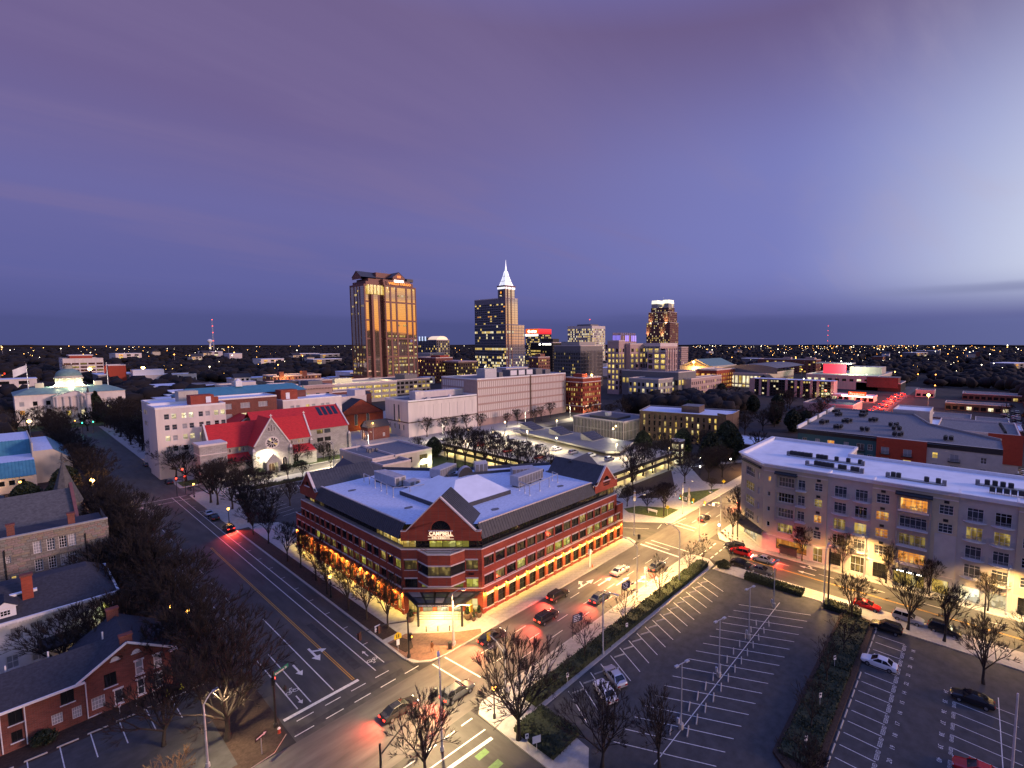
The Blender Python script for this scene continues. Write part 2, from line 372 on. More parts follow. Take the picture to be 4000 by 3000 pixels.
# ------------------------------------------------------------------ walls and windows
def facade(mb, A, B, z0, z1, ops, m, depth=.18, mr=None):
 """wall sheet from A to B (left to right seen from outside) with recessed openings (u0,u1,v0,v1)"""
 A = Vector(A); B = Vector(B); L = (B-A).length; u = (B-A)/L; inn = Vector((-u.y, u.x))
 us = sorted({0., L, *[round(o[0], 4) for o in ops], *[round(o[1], 4) for o in ops]}); vs = sorted({z0, z1, *[round(o[2], 4) for o in ops], *[round(o[3], 4) for o in ops]})
 def P(a, z, d=0.): q = A+u*a+inn*d; return (q.x, q.y, z)
 hole = set()
 ui = {x: i for i, x in enumerate(us)}; vi = {x: i for i, x in enumerate(vs)}
 for o in ops:
  for i in range(ui[round(o[0], 4)], ui[round(o[1], 4)]):
   for j in range(vi[round(o[2], 4)], vi[round(o[3], 4)]): hole.add((i, j))
 for j in range(len(vs)-1):
  i = 0
  while i < len(us)-1:
   if (i, j) in hole: i += 1; continue
   k = i
   while k < len(us)-1 and (k, j) not in hole: k += 1
   mb.face([P(us[i], vs[j]), P(us[k], vs[j]), P(us[k], vs[j+1]), P(us[i], vs[j+1])], m); i = k
 r = mr or m
 for a, b, c, d in ops:
  mb.face([P(a, c), P(b, c), P(b, c, depth), P(a, c, depth)], r); mb.face([P(a, d), P(a, d, depth), P(b, d, depth), P(b, d)], r)
  mb.face([P(a, c), P(a, c, depth), P(a, d, depth), P(a, d)], r); mb.face([P(b, c), P(b, d), P(b, d, depth), P(b, c, depth)], r)
_wm = {}
def win_mesh(w, h, nc, nr, gl, fr=None, fw=.06, tr=0.):
 """a window: pane at the back, frame and glazing bars proud of it (tr = height of a transom light)"""
 key = (round(w, 3), round(h, 3), nc, nr, gl.name, fr.name if fr else None, fw, tr)
 if key in _wm: return _wm[key]
 b = MB(); b.face([(0, .05, 0), (w, .05, 0), (w, .05, h), (0, .05, h)], gl)
 if fr:
  for x in (0, w-fw): b.box(x, -.01, 0, x+fw, .06, h, fr)
  for z in (0, h-fw): b.box(fw, -.008, z, w-fw, .06, z+fw, fr)
  k = fw*.7
  for i in range(1, nc): b.box(w*i/nc-k/2, .002, fw, w*i/nc+k/2, .055, h-fw, fr)
  hh = h-tr
  for j in range(1, nr): b.box(fw, .006, hh*j/nr-k/2, w-fw, .053, hh*j/nr+k/2, fr)
  if tr: b.box(fw, .006, hh-k/2, w-fw, .053, hh+k/2, fr)
 _wm[key] = b.mesh('window'); return _wm[key]
def set_windows(par, A, B, ops, pick, nc=1, nr=1, fr=None, fw=.06, tr=0., depth=.18, limit=300, name='window'):
 A = Vector(A); B = Vector(B); u = (B-A).normalized(); inn = Vector((-u.y, u.x)); ang = atan2(u.y, u.x)
 rest = []
 for i, (a, b, c, d) in enumerate(ops):
  g = pick(i, a, c)
  if par.get('_nw', 0) >= limit: rest.append((a, b, c, d, g)); continue
  par['_nw'] = par.get('_nw', 0)+1
  q = A+u*a+inn*(depth-.06)
  o = link(name, win_mesh(b-a, d-c, nc, nr, g, fr, fw, tr), par, (q.x, q.y, c), ang)
 if rest:
  m = MB()
  for a, b, c, d, g in rest:
   q = A+u*a+inn*(depth-.02); p = A+u*b+inn*(depth-.02)
   m.face([(q.x, q.y, c), (p.x, p.y, c), (p.x, p.y, d), (q.x, q.y, d)], g)
  m.build(name, par, kind='stuff')
def grid_ops(L, n, w, rows, h, m0=None, m1=None):
 """n windows of width w evenly along L, rows = list of sill heights"""
 m0 = m0 if m0 is not None else (L/n-w)/2; m1 = m1 if m1 is not None else m0
 st = (L-m0-m1-w)/(n-1) if n > 1 else 0
 return [(m0+i*st, m0+i*st+w, z, z+h) for z in rows for i in range(n)]
def picker(p, lits=(L_YEL,), dark=G_DARK, seed=0, rowp=None):
 rd = random.Random(seed)
 def f(i, a, z):
  q = rowp(z) if rowp else p
  return rd.choice(lits) if rd.random() < q else dark
 return f
def block(par, x0, x1, y0, y1, z0, z1, wall, fw=None, fn=None, roof=M_ROOFG, par_h=.6, name='wall', cap=None, limit=300):
 """rectangular building mass; fw/fn = facade spec of its west (-Y) and north (-X) face: dict(ops, pick, depth, nc, nr, fr, tr)"""
 b = MB()
 for spec, A, B in ((fw, (x0, y0), (x1, y0)), (fn, (x0, y1), (x0, y0))):
  if spec:
   facade(b, A, B, z0, z1+par_h, spec['ops'], spec.get('wall', wall), spec.get('depth', .2), spec.get('mr'))
  else:
   b.face([(*A, z0), (*B, z0), (*B, z1+par_h), (*A, z1+par_h)], wall)
 b.face([(x1, y0, z0), (x1, y1, z0), (x1, y1, z1+par_h), (x1, y0, z1+par_h)], wall)
 b.face([(x1, y1, z0), (x0, y1, z0), (x0, y1, z1+par_h), (x1, y1, z1+par_h)], wall)
 b.build(name, par)
 r = MB(); t = min(.35, par_h*.5) if par_h > 0 else 0
 r.face([(x0+t, y0+t, z1), (x1-t, y0+t, z1), (x1-t, y1-t, z1), (x0+t, y1-t, z1)], roof)
 ro = r.build('roof', par)
 if par_h > 0:
  c = MB(); cm = cap or M_TRIM; zt = z1+par_h
  for (a, e, f, g) in ((x0-.06, y0-.06, x1+.06, y0+t), (x0-.06, y1-t, x1+.06, y1+.06), (x0-.06, y0+t, x0+t, y1-t), (x1-t, y0+t, x1+.06, y1-t)):
   c.box(a, e, z1-.02 if t else zt, f, g, zt+.12, cm)
  c.build('parapet', par)
 for spec, A, B in ((fw, (x0, y0), (x1, y0)), (fn, (x0, y1), (x0, y0))):
  if spec:
   set_windows(par, A, B, spec['ops'], spec['pick'], spec.get('nc', 1), spec.get('nr', 1), spec.get('fr'), spec.get('fwid', .06), spec.get('tr', 0.), spec.get('depth', .2), limit)
# ------------------------------------------------------------------ land, streets, pavements
S = dict(kind='structure')
b = MB(); nn = 72
ring = [0, 700, 2500, 8000, 26000]
b.face([(520*cos(2*pi*i/nn)+150, 520*sin(2*pi*i/nn)+220, 0) for i in range(nn)], M_LOT)
for q in range(1, len(ring)):
 for i in range(nn):
  a0, a1 = 2*pi*i/nn, 2*pi*(i+1)/nn
  r0 = ring[q-1] if q > 1 else 520; r1 = ring[q]
  b.face([(r*cos(a)+150, r*sin(a)+220, 0) for r, a in ((r0, a0), (r1, a0), (r1, a1), (r0, a1))], M_LAND)
b.build('ground', **S)
def sheet(name, poly, z, m, parent=None, **k):
 q = MB(); q.face([(*p, z) for p in poly], m); return q.build(name, parent, **k)
R_ = lambda x0, x1, y0, y1: [(x0, y0), (x1, y0), (x1, y1), (x0, y1)]
road = sheet('main_road', R_(-40, 640, 50, 62.3), .010, M_ASPH, **S)
hill = sheet('side_road', R_(19.8, 36, 62.3, 405), .010, M_ASPHY, **S)
hill2 = sheet('side_road', R_(19.8, 36, -20, 50), .010, M_ASPHY, **S)
morg = sheet('side_road', R_(96.6, 107.3, -90, 50), .010, M_ASPHY, **S)
morg2 = sheet('side_road', [(94.5, 62.3), (109.2, 62.3), (108.9, 64.5), (103, 73.2), (97.3, 81.6), (90.5, 76)], .010, M_ASPHY, **S)
crossr = sheet('cross_road', R_(-60, 19.8, 196.5, 206.5), .010, M_ASPH, **S)
crossr2 = sheet('cross_road', R_(36, 330, 196.5, 206.5), .010, M_ASPH, **S)
drive = sheet('park_drive', [(165, 86), (215, 62), (220, 66), (168, 92)], .010, M_ASPHY, **S)
rside = sheet('side_road', [(212, -2), (380, -26), (386, -17), (214, 5)], .010, M_ASPHY, **S)
# raised pavements with kerbs
def pave(name, poly, top=M_CONC, h=.13):
 q = MB(); q.prism(poly, 0, h, M_KERB, top); return q.build(name, None, kind='structure')
def slabs(par, x0, x1, y0, y1, step, z=.13, m=M_SLAB, gap=.03):
 nx = max(1, round((x1-x0)/step)); ny = max(1, round((y1-y0)/step)); sx = (x1-x0)/nx; sy = (y1-y0)/ny
 ms = []
 for k in range(4):
  q = MB(); rr = random.Random(k); t = [.022+rr.uniform(-.004, .006) for _ in range(4)]
  q.hexa([(gap/2, gap/2, 0), (sx-gap/2, gap/2, 0), (sx-gap/2, sy-gap/2, 0), (gap/2, sy-gap/2, 0)],
    [(gap/2, gap/2, t[0]), (sx-gap/2, gap/2, t[1]), (sx-gap/2, sy-gap/2, t[2]), (gap/2, sy-gap/2, t[3])], m); ms.append(q.mesh('paving_slab'))
 for i in range(nx):
  for j in range(ny): link('paving_slab', random.choice(ms), par, (x0+i*sx, y0+j*sy, z))
pv1 = pave('pavement', [(40.5, 62.3), (92, 62.3), (94.3, 63.2), (95.4, 66), (90.3, 76), (88, 80), (60, 100), (48, 126), (45, 146), (40, 150), (36, 150), (36, 66.8), (36.4, 64.6), (38.2, 62.8)])
slabs(pv1, 51.6, 92.6, 62.6, 66.8, 1.5)
pv2 = pave('pavement', [(42, 42.9), (94.5, 42.9), (96.4, 45), (96.4, 49), (95, 50), (37.5, 50), (36.2, 48.6), (36, 40), (36, 30), (41, 34)])
slabs(pv2, 43.2, 94.5, 46.7, 49.7, 1.5)
pv3 = pave('pavement', [(91, -60), (96.6, -60), (96.6, 38), (95.6, 42.4), (92.6, 42.4), (92.6, 36), (93.1, 21), (91, 18)])
slabs(pv3, 93.6, 96.3, 20, 35, 1.5)
pv4 = pave('pavement', [(107.3, -60), (150, -60), (150, 24), (146, 48), (120, 49.8), (111.5, 49.8), (108.4, 48), (107.3, 45)])
slabs(pv4, 107.6, 109.4, -24, 36.5, 1.8)
pv5 = pave('park_pavement', [(108.9, 64.5), (109.8, 62.3), (240, 62.3), (240, 70), (215, 62.8), (168, 86), (165.5, 92), (117, 92), (104, 84), (103, 73.2)])
slabs(pv5, 110.6, 160, 62.4, 64.6, 1.6)
pv6 = pave('pavement', [(-60, 62.3), (15, 62.3), (17.6, 62.6), (19.5, 64.6), (19.8, 68), (19.8, 196.5), (-60, 196.5)], M_MULCH)
pv7 = pave('pavement', [(36, 206.5), (200, 206.5), (200, 320), (36, 400)], M_CONC)
pv8 = pave('pavement', [(36, 150), (40, 150), (45, 184), (108, 184), (108, 196.5), (38, 196.5), (36, 194)], M_CONC)
pv9 = pave('pavement', [(-60, 206.5), (19.8, 206.5), (19.8, 400), (-60, 400)], M_MULCH)
pv10 = pave('pavement', [(-60, 50), (-60, -40), (19.8, -40), (19.8, 46), (17, 50)], M_MULCH)
# brick corner by the law building, mulch strip with street trees, tan walkway along its arcade
bc = sheet('brick_paving', [(36.35, 66.5), (37.2, 64.2), (38.6, 63), (40.6, 62.5), (47.5, 62.5), (48.2, 63.6), (45.5, 65.7), (41.0, 70.5), (39.6, 72.2), (36.4, 72.2)], .145, M_BRICKPAV, **S)
ms_ = sheet('mulch_bed', R_(36.35, 38.9, 73.5, 148), .150, M_MULCH, **S)
mt = MB(); mt.prism([(37.0, 67.6), (38.4, 67.9), (39.1, 69.6), (38.6, 71.6), (36.5, 71.6)], .145, .20, M_MULCH); mt.build('mulch_bed', None, kind='structure')
sheet('lawn', [(112, 66), (120.5, 66), (120.4, 68.5), (116, 77), (111.4, 79), (109.6, 76)], .155, M_GRASS, **S)
sheet('lawn', [(127.5, 65.2), (147.5, 65.2), (136, 72.6), (128.5, 70.5)], .155, M_GRASS, **S)
sheet('lawn', [(126, 76), (141, 79), (158, 90), (127, 90.5), (118, 86)], .155, M_MULCH, **S)
sheet('lawn', [(150, 66), (166, 66), (200, 64), (166, 86), (152, 74)], .155, M_MULCH, **S)
sheet('lawn', R_(98, 116, 132, 178), .150, M_GRASS, **S)
for pl in ([(117.5, 84.5), (116, 82), (131, 81), (131.5, 83)], [(124.4, 65), (126.5, 65), (127, 70.2), (141, 75), (161.5, 89.5), (159.5, 90.5), (139.6, 77), (125, 71.8)], [(146, 72.6), (151.5, 64.8), (153.5, 65), (148.2, 73.4)]):
 sheet('park_path', pl, .165, M_CONC, **S)
# church and capitol grounds
sheet('lawn', R_(37, 95, 207.5, 216), .150, M_GRASS, **S)
sheet('lawn', R_(-20, 70, 405, 445), .02, M_GRASS, **S)
# ------------------------------------------------------------------ car parks
lot1 = sheet('car_park', [(40, 42.9), (41, 34), (36, 30), (36, -6), (54, 16.7), (92.6, 17), (93, 21), (92.4, 36), (92.4, 42.9)], .012, M_ASPHD, **S)
lot2 = sheet('car_park', [(50, 11.6), (90.5, 11.6), (91.5, 8), (91, -40), (44, -40), (44, 0)], .012, M_ASPHD, **S)
bank = MB(); bank.prism([(36, -6), (44, 0), (50, 11.6), (91, 11.6), (92.6, 17), (54, 16.7)], 0, .35, M_MULCH); bank.build('mulch_bank', None, kind='structure')
lot3 = sheet('car_park', R_(-20, 14.4, 64, 83), .142, M_ASPHD, **S)
lot4 = sheet('car_park', [(45, 146), (48, 127), (60, 150), (66, 184), (45, 184)], .140, M_ASPHD, **S)
def line(mb, a, b, w, m, z=.020):
 a = Vector(a); b = Vector(b); d = (b-a).normalized(); s = Vector((-d.y, d.x))*w/2
 mb.face([(*(a-s), z), (*(b-s), z), (*(b+s), z), (*(a+s), z)], m)
def lines(name, par, segs, w=.1, m=M_PAINT, z=.020):
 q = MB()
 for s in segs: line(q, *s, w, m, z)
 return q.build(name, par)
stp = 2.50
lines('parking_line', lot1, [((46.57+i*2.433, 42.3), (43.9+i*2.433, 36.7)) for i in range(18)], .11)
lines('parking_line', lot1, [((43.6+i*2.44, 32.5), (48.2+i*2.44, 21.1)) for i in range(17)], .10)
lines('parking_line', lot1, [((44, 26.8), (88, 26.8))], .11)
lines('parking_line', lot1, [((92, 42.85), (40.2, 42.85))], .07, M_KERB, .06)
lines('parking_line', lot2, [((55.6+i*2.3, 10.8), (55.5+i*2.3, 7.0)) for i in range(15)], .10)
lines('parking_line', lot2, [((54.0+i*2.33, .1), (53.7+i*2.33, -6.3)) for i in range(12)], .09)
lines('parking_line', lot2, [((82.0, -4.4), (54, -4.6))], .10)
lines('parking_line', lot3, [((2.0+i*2.52, 83.4), (2.1+i*2.52, 77.9)) for i in range(-5, 5)], .10, z=.150)
lines('parking_line', lot4, [((50.5+i*1.6, 178-i*0+2), (49.2+i*1.6, 174)) for i in range(9)], .12, z=.150)
lines('parking_line', lot4, [((47.4+i*.2, 150+i*3.3), (51.5+i*.2, 151+i*3.3)) for i in range(8)], .12, z=.150)
# reserved lettering painted along the stall ends
rs = [text_mesh('RESERVED', .62, M_PAINT, 0)]
for i in range(14):
 o = link('stall_lettering', rs[0], lot2, (56.7+i*2.3, 6.75, .022), 0); o.scale = (.62, 1.1, 1)
 put_text(str(22-i if i < 9 else 31-i), .75, M_PAINT, (56.7+i*2.3, 5.5, .022), 0, lot2, 'stall_number', 0, True)
for i in range(7):
 o = link('stall_lettering', rs[0], lot2, (79.0-i*2.33, .45, .022), radians(180)); o.scale = (.5, .9, 1)
 put_text(str(34+i), .75, M_PAINT, (79.0-i*2.33, 1.5, .022), radians(180), lot2, 'stall_number', 0, True)
# concrete wheel stops, one by one
ws = MB(); ws.hexa([(-.9, -.09, 0), (.9, -.09, 0), (.9, .09, 0), (-.9, .09, 0)], [(-.87, -.06, .13), (.87, -.06, .13), (.87, .06, .13), (-.87, .06, .13)], M_CONC)
wsm = ws.mesh('wheel_stop')
def stop(x, y, rz, label, group, z=.012):
 o = link('wheel_stop', wsm, None, (x, y, z), rz); tag(o, label, 'wheel stop', group)
for i in range(17):
 if i in (3,): continue
 stop(47.4+i*2.433, 41.2, radians(-25), 'pale wheel stop of the slanted stall by the hedge, %s from the near corner' % ORD[i], 'wheel stops along the hedge')
for i in range(13):
 stop(49.5+i*2.44, 27.8, radians(22), 'pale wheel stop on the near side of the centre line, %s from the near end' % ORD[i], 'wheel stops on the near side of the centre line')
 stop(50.6+i*2.44, 26.0, radians(22), 'pale wheel stop on the far side of the centre line, %s from the near end' % ORD[i], 'wheel stops on the far side of the centre line')
for i in range(15):
 if i in (9, 10): continue
 stop(56.75+i*2.3, 11.25, 0, 'pale wheel stop at the foot of the planted bank, %s from the near end' % ORD[i], 'wheel stops at the foot of the bank')
for i in range(10):
 stop(-1.4+i*1.72*1.46-6, 83.5, radians(-4), 'pale wheel stop in front of the gabled brick house, %s from the left' % ORD[i], 'wheel stops by the brick house', .142)
# ------------------------------------------------------------------ road markings (parts of their roads)
lines('lane_line', road, [((x, 58.4), (x+2.6, 58.4)) for x in range(44, 92, 7)] + [((x, 55.1), (x+2.6, 55.1)) for x in range(44, 92, 7)] + [((x, 52.6), (x+2.6, 52.6)) for x in range(47, 92, 7)], .13)
lines('lane_line', road, [((x, 58.4), (x+2.6, 58.4)) for x in range(114, 300, 8)] + [((x, 55.1), (x+2.6, 55.1)) for x in range(114, 300, 8)], .15)
lines('stop_line', road, [((93.9, 61.6), (93.4, 50.8))], .5)
lines('crossing_line', road, [((95.6, 61.3), (95.3, 54.5)), ((97.4, 60.8), (97.2, 50.6)), ((109.6, 61.2), (109.3, 55.2)), ((111.6, 61.4), (111.2, 55.6)), ((38.1, 62.1), (38.6, 54.3)), ((40.2, 62.0), (40.8, 54.1))], .22)
lines('crossing_line', road, [((33.3-i*3.6, 65.9-15.9), (31.2-i*3.6, 50.05)) for i in range(0)], .2)
lines('edge_line', road, [((109.2, 62.0), (116, 61.3))], .14)
lines('lane_line', hill, [((33.8, 68.2), (33.8, 196)), ((32.1, 67.4), (32.1, 196)), ((26.45, 68), (26.45, 96)), ((23.6, 68.1), (23.6, 84)), ((22.0, 68.1), (22.0, 84))], .13)
lines('lane_line', hill, [((24.5, y), (24.5, y+3)) for y in range(98, 196, 9)] + [((22.2, y), (22.2, y+2)) for y in range(100, 196, 6)], .12)
lines('parking_tick', hill, [((33.8, y), (34.6, y)) for y in range(75, 190, 7)], .12)
lines('centre_line', hill, [((29.3, 68), (29.3, 140)), ((29.05, 68), (29.05, 140))], .11, M_YPAINT)
lines('stop_line', hill, [((20.1, 67.3), (29.6, 67.4))], .55)
lines('crossing_line', hill, [((33.3-i*3.4, 65.9), (31.3-i*3.4, 65.9)) for i in range(4)] + [((36.6-i*3.6, 63.4), (34.4-i*3.6, 63.4)) for i in range(5)], .16, z=.022)
sheet('asphalt_patch', [(20.2, 63.0), (34.5, 63.7), (34.8, 65.0), (20.2, 64.3)], .015, M_ASPHP, hill)
sheet('asphalt_patch', [(30.2, 70), (31.4, 70), (31.2, 88), (30.4, 88)], .015, M_ASPHP, hill)
lines('lane_line', hill2, [((35.2, 46), (26.5, 46.5))], .2); lines('crossing_line', hill2, [((35.3-i*2.6, 48.75), (33.7-i*2.6, 48.8)) for i in range(4)], .2)
lines('stop_line', hill2, [((34.9, 44.3), (27.5, 44.9))], .5)
sheet('green_lane_box', R_(31.9, 33.4, 42.9, 43.8), .018, M_GREENP, hill2); sheet('green_lane_box', R_(31.9, 33.4, 40.4, 41.4), .018, M_GREENP, hill2)
lines('centre_line', morg, [((101.7, 40), (100.0, -80)), ((101.95, 40), (100.25, -80))], .12, M_YPAINT)
lines('lane_line', morg, [((104.3, y), (104.3, y+3)) for y in range(-60, 34, 9)], .12)
lines('crossing_line', morg, [((97.2+i*2.3, 47.6), (98.6+i*2.3, 47.6)) for i in range(4)] + [((97.2+i*2.3, 45), (98.6+i*2.3, 45)) for i in range(4)], .25)
lines('lane_line', morg2, [((99.7, 70.8), (103.3, 65.2)), ((104.6, 63.4), (107.9, 64.2))], .14)
lines('lane_line', crossr2, [((x, 201.5), (x+3, 201.5)) for x in range(40, 120, 8)], .14)
lines('crossing_line', hill, [((20, 195.2), (35.5, 195.2)), ((20, 190), (35.5, 190.4))], .22, z=.021)
def arrow(par, x, y, rz, kind=0, s=1., z=.024):
 q = MB(); m = M_PAINT
 q.face([(-1.6*s, -.11*s, 0), (.5*s, -.11*s, 0), (.5*s, .11*s, 0), (-1.6*s, .11*s, 0)], m)
 q.face([(.5*s, -.45*s, 0), (1.6*s, 0, 0), (.5*s, .45*s, 0)], m)
 if kind:
  k = kind; q.face([(-.9*s, .12*k*s, .001), (-.55*s, .12*k*s, .001), (-.1*s, .75*k*s, .001), (-.4*s, .75*k*s, .001)][::k], m)
  q.face([(-.75*s, .7*k*s, .001), (.25*s, .7*k*s, .001), (-.05*s, 1.3*k*s, .001)][::k], m)
 link('turn_arrow', q.mesh('turn_arrow'), par, (x, y, z), rz)
arrow(road, 71.0, 59.5, 0, 1, 1.5); arrow(road, 74.2, 57.2, 0, 0, 1.4); arrow(road, 76.5, 54.4, 0, 0, 1.4); arrow(road, 79.5, 52, 0, -1, 1.4)
arrow(hill, 28.0, 78.5, radians(-90), 1, 1.4); arrow(hill, 25, 76.5, radians(-90), 0, 1.1); arrow(hill, 22.8, 69.8, radians(-90), 0, .7); arrow(hill, 33, 72.5, radians(90), 0, .6)
arrow(morg, 105.8, 26.6, radians(90), -1, 1.1); arrow(morg, 103.2, 26.2, radians(90), 0, 1.1)
def bikemark(par, x, y, rz):
 q = MB()
 for cx in (-.42, .42):
  for i in range(14):
   a, c = 2*pi*i/14, 2*pi*(i+1)/14
   q.face([(cx+.36*cos(a), .36*sin(a), 0), (cx+.36*cos(c), .36*sin(c), 0), (cx+.27*cos(c), .27*sin(c), 0), (cx+.27*cos(a), .27*sin(a), 0)], M_PAINT)
 for a, c in (((-.42, 0), (-.1, .5)), ((-.1, .5), (.3, .45)), ((.3, .45), (.42, 0)), ((-.42, 0), (.05, .02)), ((.05, .02), (.3, .45)), ((-.1, .5), (-.15, .75))):
  line(q, a, c, .08, M_PAINT, .001)
 q.face([(-.1, .78, 0), (.25, .78, 0), (.25, .95, 0), (-.1, .95, 0)], M_PAINT)
 link('bicycle_symbol', q.mesh('bicycle_symbol'), par, (x, y, .024), rz)
bikemark(hill, 32.95, 70.2, radians(180)); bikemark(hill, 22.8, 72.2, 0)
# ------------------------------------------------------------------ the brick law building on the corner
LAW = thing('law_school_building', 'long red brick building with a gabled corner, arcade lights and pale flat roof', 'building', (47, 72.5, 0))
wz = dict(depth=.22)
Aw, Bw = (51.3, 67.0), (94.1, 67.0)          # west face, along the busy road
An, Bn = (42.5, 125.5), (42.5, 78.0)         # north face, along the side road
Ac, Bc = (42.5, 78.0), (51.3, 67.0)          # the cut corner
rows_w = [(.5+i*2.6, .5+i*2.6+2.15) for i in range(16)]
rows_n = [(.65+i*2.62, .65+i*2.62+1.95) for i in range(18)]
wl = MB()
ops_w = [(a, b_, 5.15, 6.85) for a, b_ in rows_w] + [(a, b_, 8.55, 10.3) for a, b_ in rows_w[:15]] + [(a+.45, b_, .8, 3.15) for a, b_ in rows_w]
ops_n = [(a, b_, 5.0, 6.6) for a, b_ in rows_n] + [(a, b_, 8.2, 9.9) for a, b_ in rows_n[1:]] + [(a+.3, b_-.1, .5, 3.2) for a, b_ in rows_n]
facade(wl, Aw, (91.5, 67.0), 0, 11.85, [o for o in ops_w if o[1] < 40.2], M_BRICK, .22)
facade(wl, (91.5, 67.0), Bw, 0, 9.1, [(o[0]-40.2, o[1]-40.2, o[2], o[3]) for o in ops_w if o[0] > 39.4 and o[2] < 8], M_BRICK, .22)
facade(wl, (42.5, 122), Bn, 0, 11.85, [(o[0]-3.5, o[1]-3.5, o[2], o[3]) for o in ops_n if o[0] >= 3.2], M_BRICK, .22)
facade(wl, An, (42.5, 122), 0, 8.0, [o for o in ops_n if o[1] < 3.3 and o[2] < 8], M_BRICK, .22)
ops_c = [(.4, 2.65, 4.9, 6.6), (11.25, 13.4, 4.9, 6.6), (.4, 2.65, 8.2, 10.0), (11.25, 13.4, 8.2, 10.0), (3.3, 10.75, 4.95, 6.1),
   (.9, 2.9, .3, 2.9), (3.36, 5.2, .45, 3.0), (5.85, 8.05, .45, 3.0), (8.7, 10.5, .45, 3.0), (11.0, 13.2, .3, 2.9)]
facade(wl, Ac, Bc, 0, 11.85, ops_c, M_BRICK, .25)
# rear and ends
for p, q, h in (((94.1, 67), (94.1, 82), 9.1), ((94.1, 82), (62, 100), 11.85), ((62, 100), (56, 125.5), 11.85), ((56, 125.5), (42.5, 125.5), 8), ((91.5, 67), (91.5, 84), 11.85), ((56, 122), (42.5, 122), 11.85)):
 wl.face([(*p, 0), (*q, 0), (*q, h), (*p, h)], M_BRICK)
wl.build('wall', LAW)
pk_hi = picker(.30, (L_DIM, L_DIM, L_GRN), G_DARK, 5); pk_mid = picker(.72, (L_YEL, L_GRN, L_DIM, L_GRN), G_DARK, 6)
pkw = lambda i, a, z: G_DARK if z < 2 else (pk_mid(i, a, z) if z < 7 and a > 9 else (pk_hi(i, a, z) if z > 7 else random.choice((G_DARK, L_DIM, L_GRN))))
set_windows(LAW, Aw, Bw, [o for o in ops_w if o[2] > 4], pkw, 2, 1, M_BLACK, .05, depth=.22)
set_windows(LAW, Aw, Bw, [o for o in ops_w if o[2] < 2], pkw, 2, 2, M_BLACK, .06, depth=.22)
pkn = picker(.0, (L_DIM,), G_DARK, 8)
def pkn(i, a, z):
 if z < 2: return random.choice((L_DIM, G_DARK, L_YEL))
 if z < 7: return random.choice((L_DIM, L_DIM, L_GRN, G_DARK)) if 11 < a < 40 else G_DARK
 return L_GRN if a > 43 else (L_DIM if a > 30 and random.random() < .5 else G_DARK)
set_windows(LAW, An, Bn, [o for o in ops_n if not (o[2] > 8 and o[0] < 3)], pkn, 2, 1, M_BLACK, .05, depth=.22)
set_windows(LAW, Ac, Bc, ops_c[:5], lambda i, a, z: (G_DARK, L_GRN, L_DIM, L_DIM, L_GRN)[i], 2, 1, M_BLACK, .05, depth=.25)
set_windows(LAW, Ac, Bc, ops_c[5:], lambda i, a, z: L_PALE if 3 < a < 10 else L_YEL, 2, 2, M_BLACK, .07, depth=.25, name='glass_door')
# pale stone lintels and sills, each its own piece
def strips(A, B, ops, hh=.26, proud=.05, sill=True, m=M_TRIM, name='lintel'):
 A = Vector(A); B = Vector(B); u = (B-A).normalized(); inn = Vector((-u.y, u.x)); ang = atan2(u.y, u.x); cache = {}
 for a, b_, c, d in ops:
  w = round(b_-a+.1, 2)
  if w not in cache:
   q = MB(); q.box(0, -proud, 0, w, .02, hh, m); q2 = MB(); q2.box(0, -proud, 0, w, .02, .10, m); cache[w] = (q.mesh('lintel'), q2.mesh('sill'))
  p = A+u*(a-.05)
  link(name, cache[w][0], LAW, (p.x, p.y, d), ang)
  if sill: link('sill', cache[w][1], LAW, (p.x, p.y, c-.10), ang)
strips(Aw, Bw, [o for o in ops_w if o[2] > 4]); strips(An, Bn, [o for o in ops_n if o[2] > 4 and not (o[2] > 8 and o[0] < 3)], .2)
strips(Aw, Bw, [o for o in ops_w if o[2] < 2], .5); strips(Ac, Bc, ops_c[:4], .24)
# string courses
tr = MB()
def course(mb, A, B, z, h, proud, m, e=0.):
 A = Vector(A); B = Vector(B); u = (B-A).normalized(); out = Vector((u.y, -u.x)); A = A-u*e; B = B+u*e
 mb.hexa([(*(A+out*proud), z), (*(B+out*proud), z), (*(B-out*.05), z), (*(A-out*.05), z)], [(*(A+out*proud), z+h), (*(B+out*proud), z+h), (*(B-out*.05), z+h), (*(A-out*.05), z+h)], m)
for z in (4.72, 11.86): course(tr, Aw, (91.5, 67) if z > 9 else Bw, z, .2, .07, M_TRIM); course(tr, (42.5, 122) if z > 9 else An, Bn, z, .2, .07, M_TRIM); course(tr, Ac, Bc, z, .2, .07, M_TRIM)
course(tr, (91.5, 67), Bw, 9.1, .14, .05, M_TRIM); course(tr, An, (42.5, 122), 8.0, .14, .05, M_TRIM); course(tr, Aw, Bw, .75, .1, .04, M_TRIM)
tr.build('string_course', LAW)
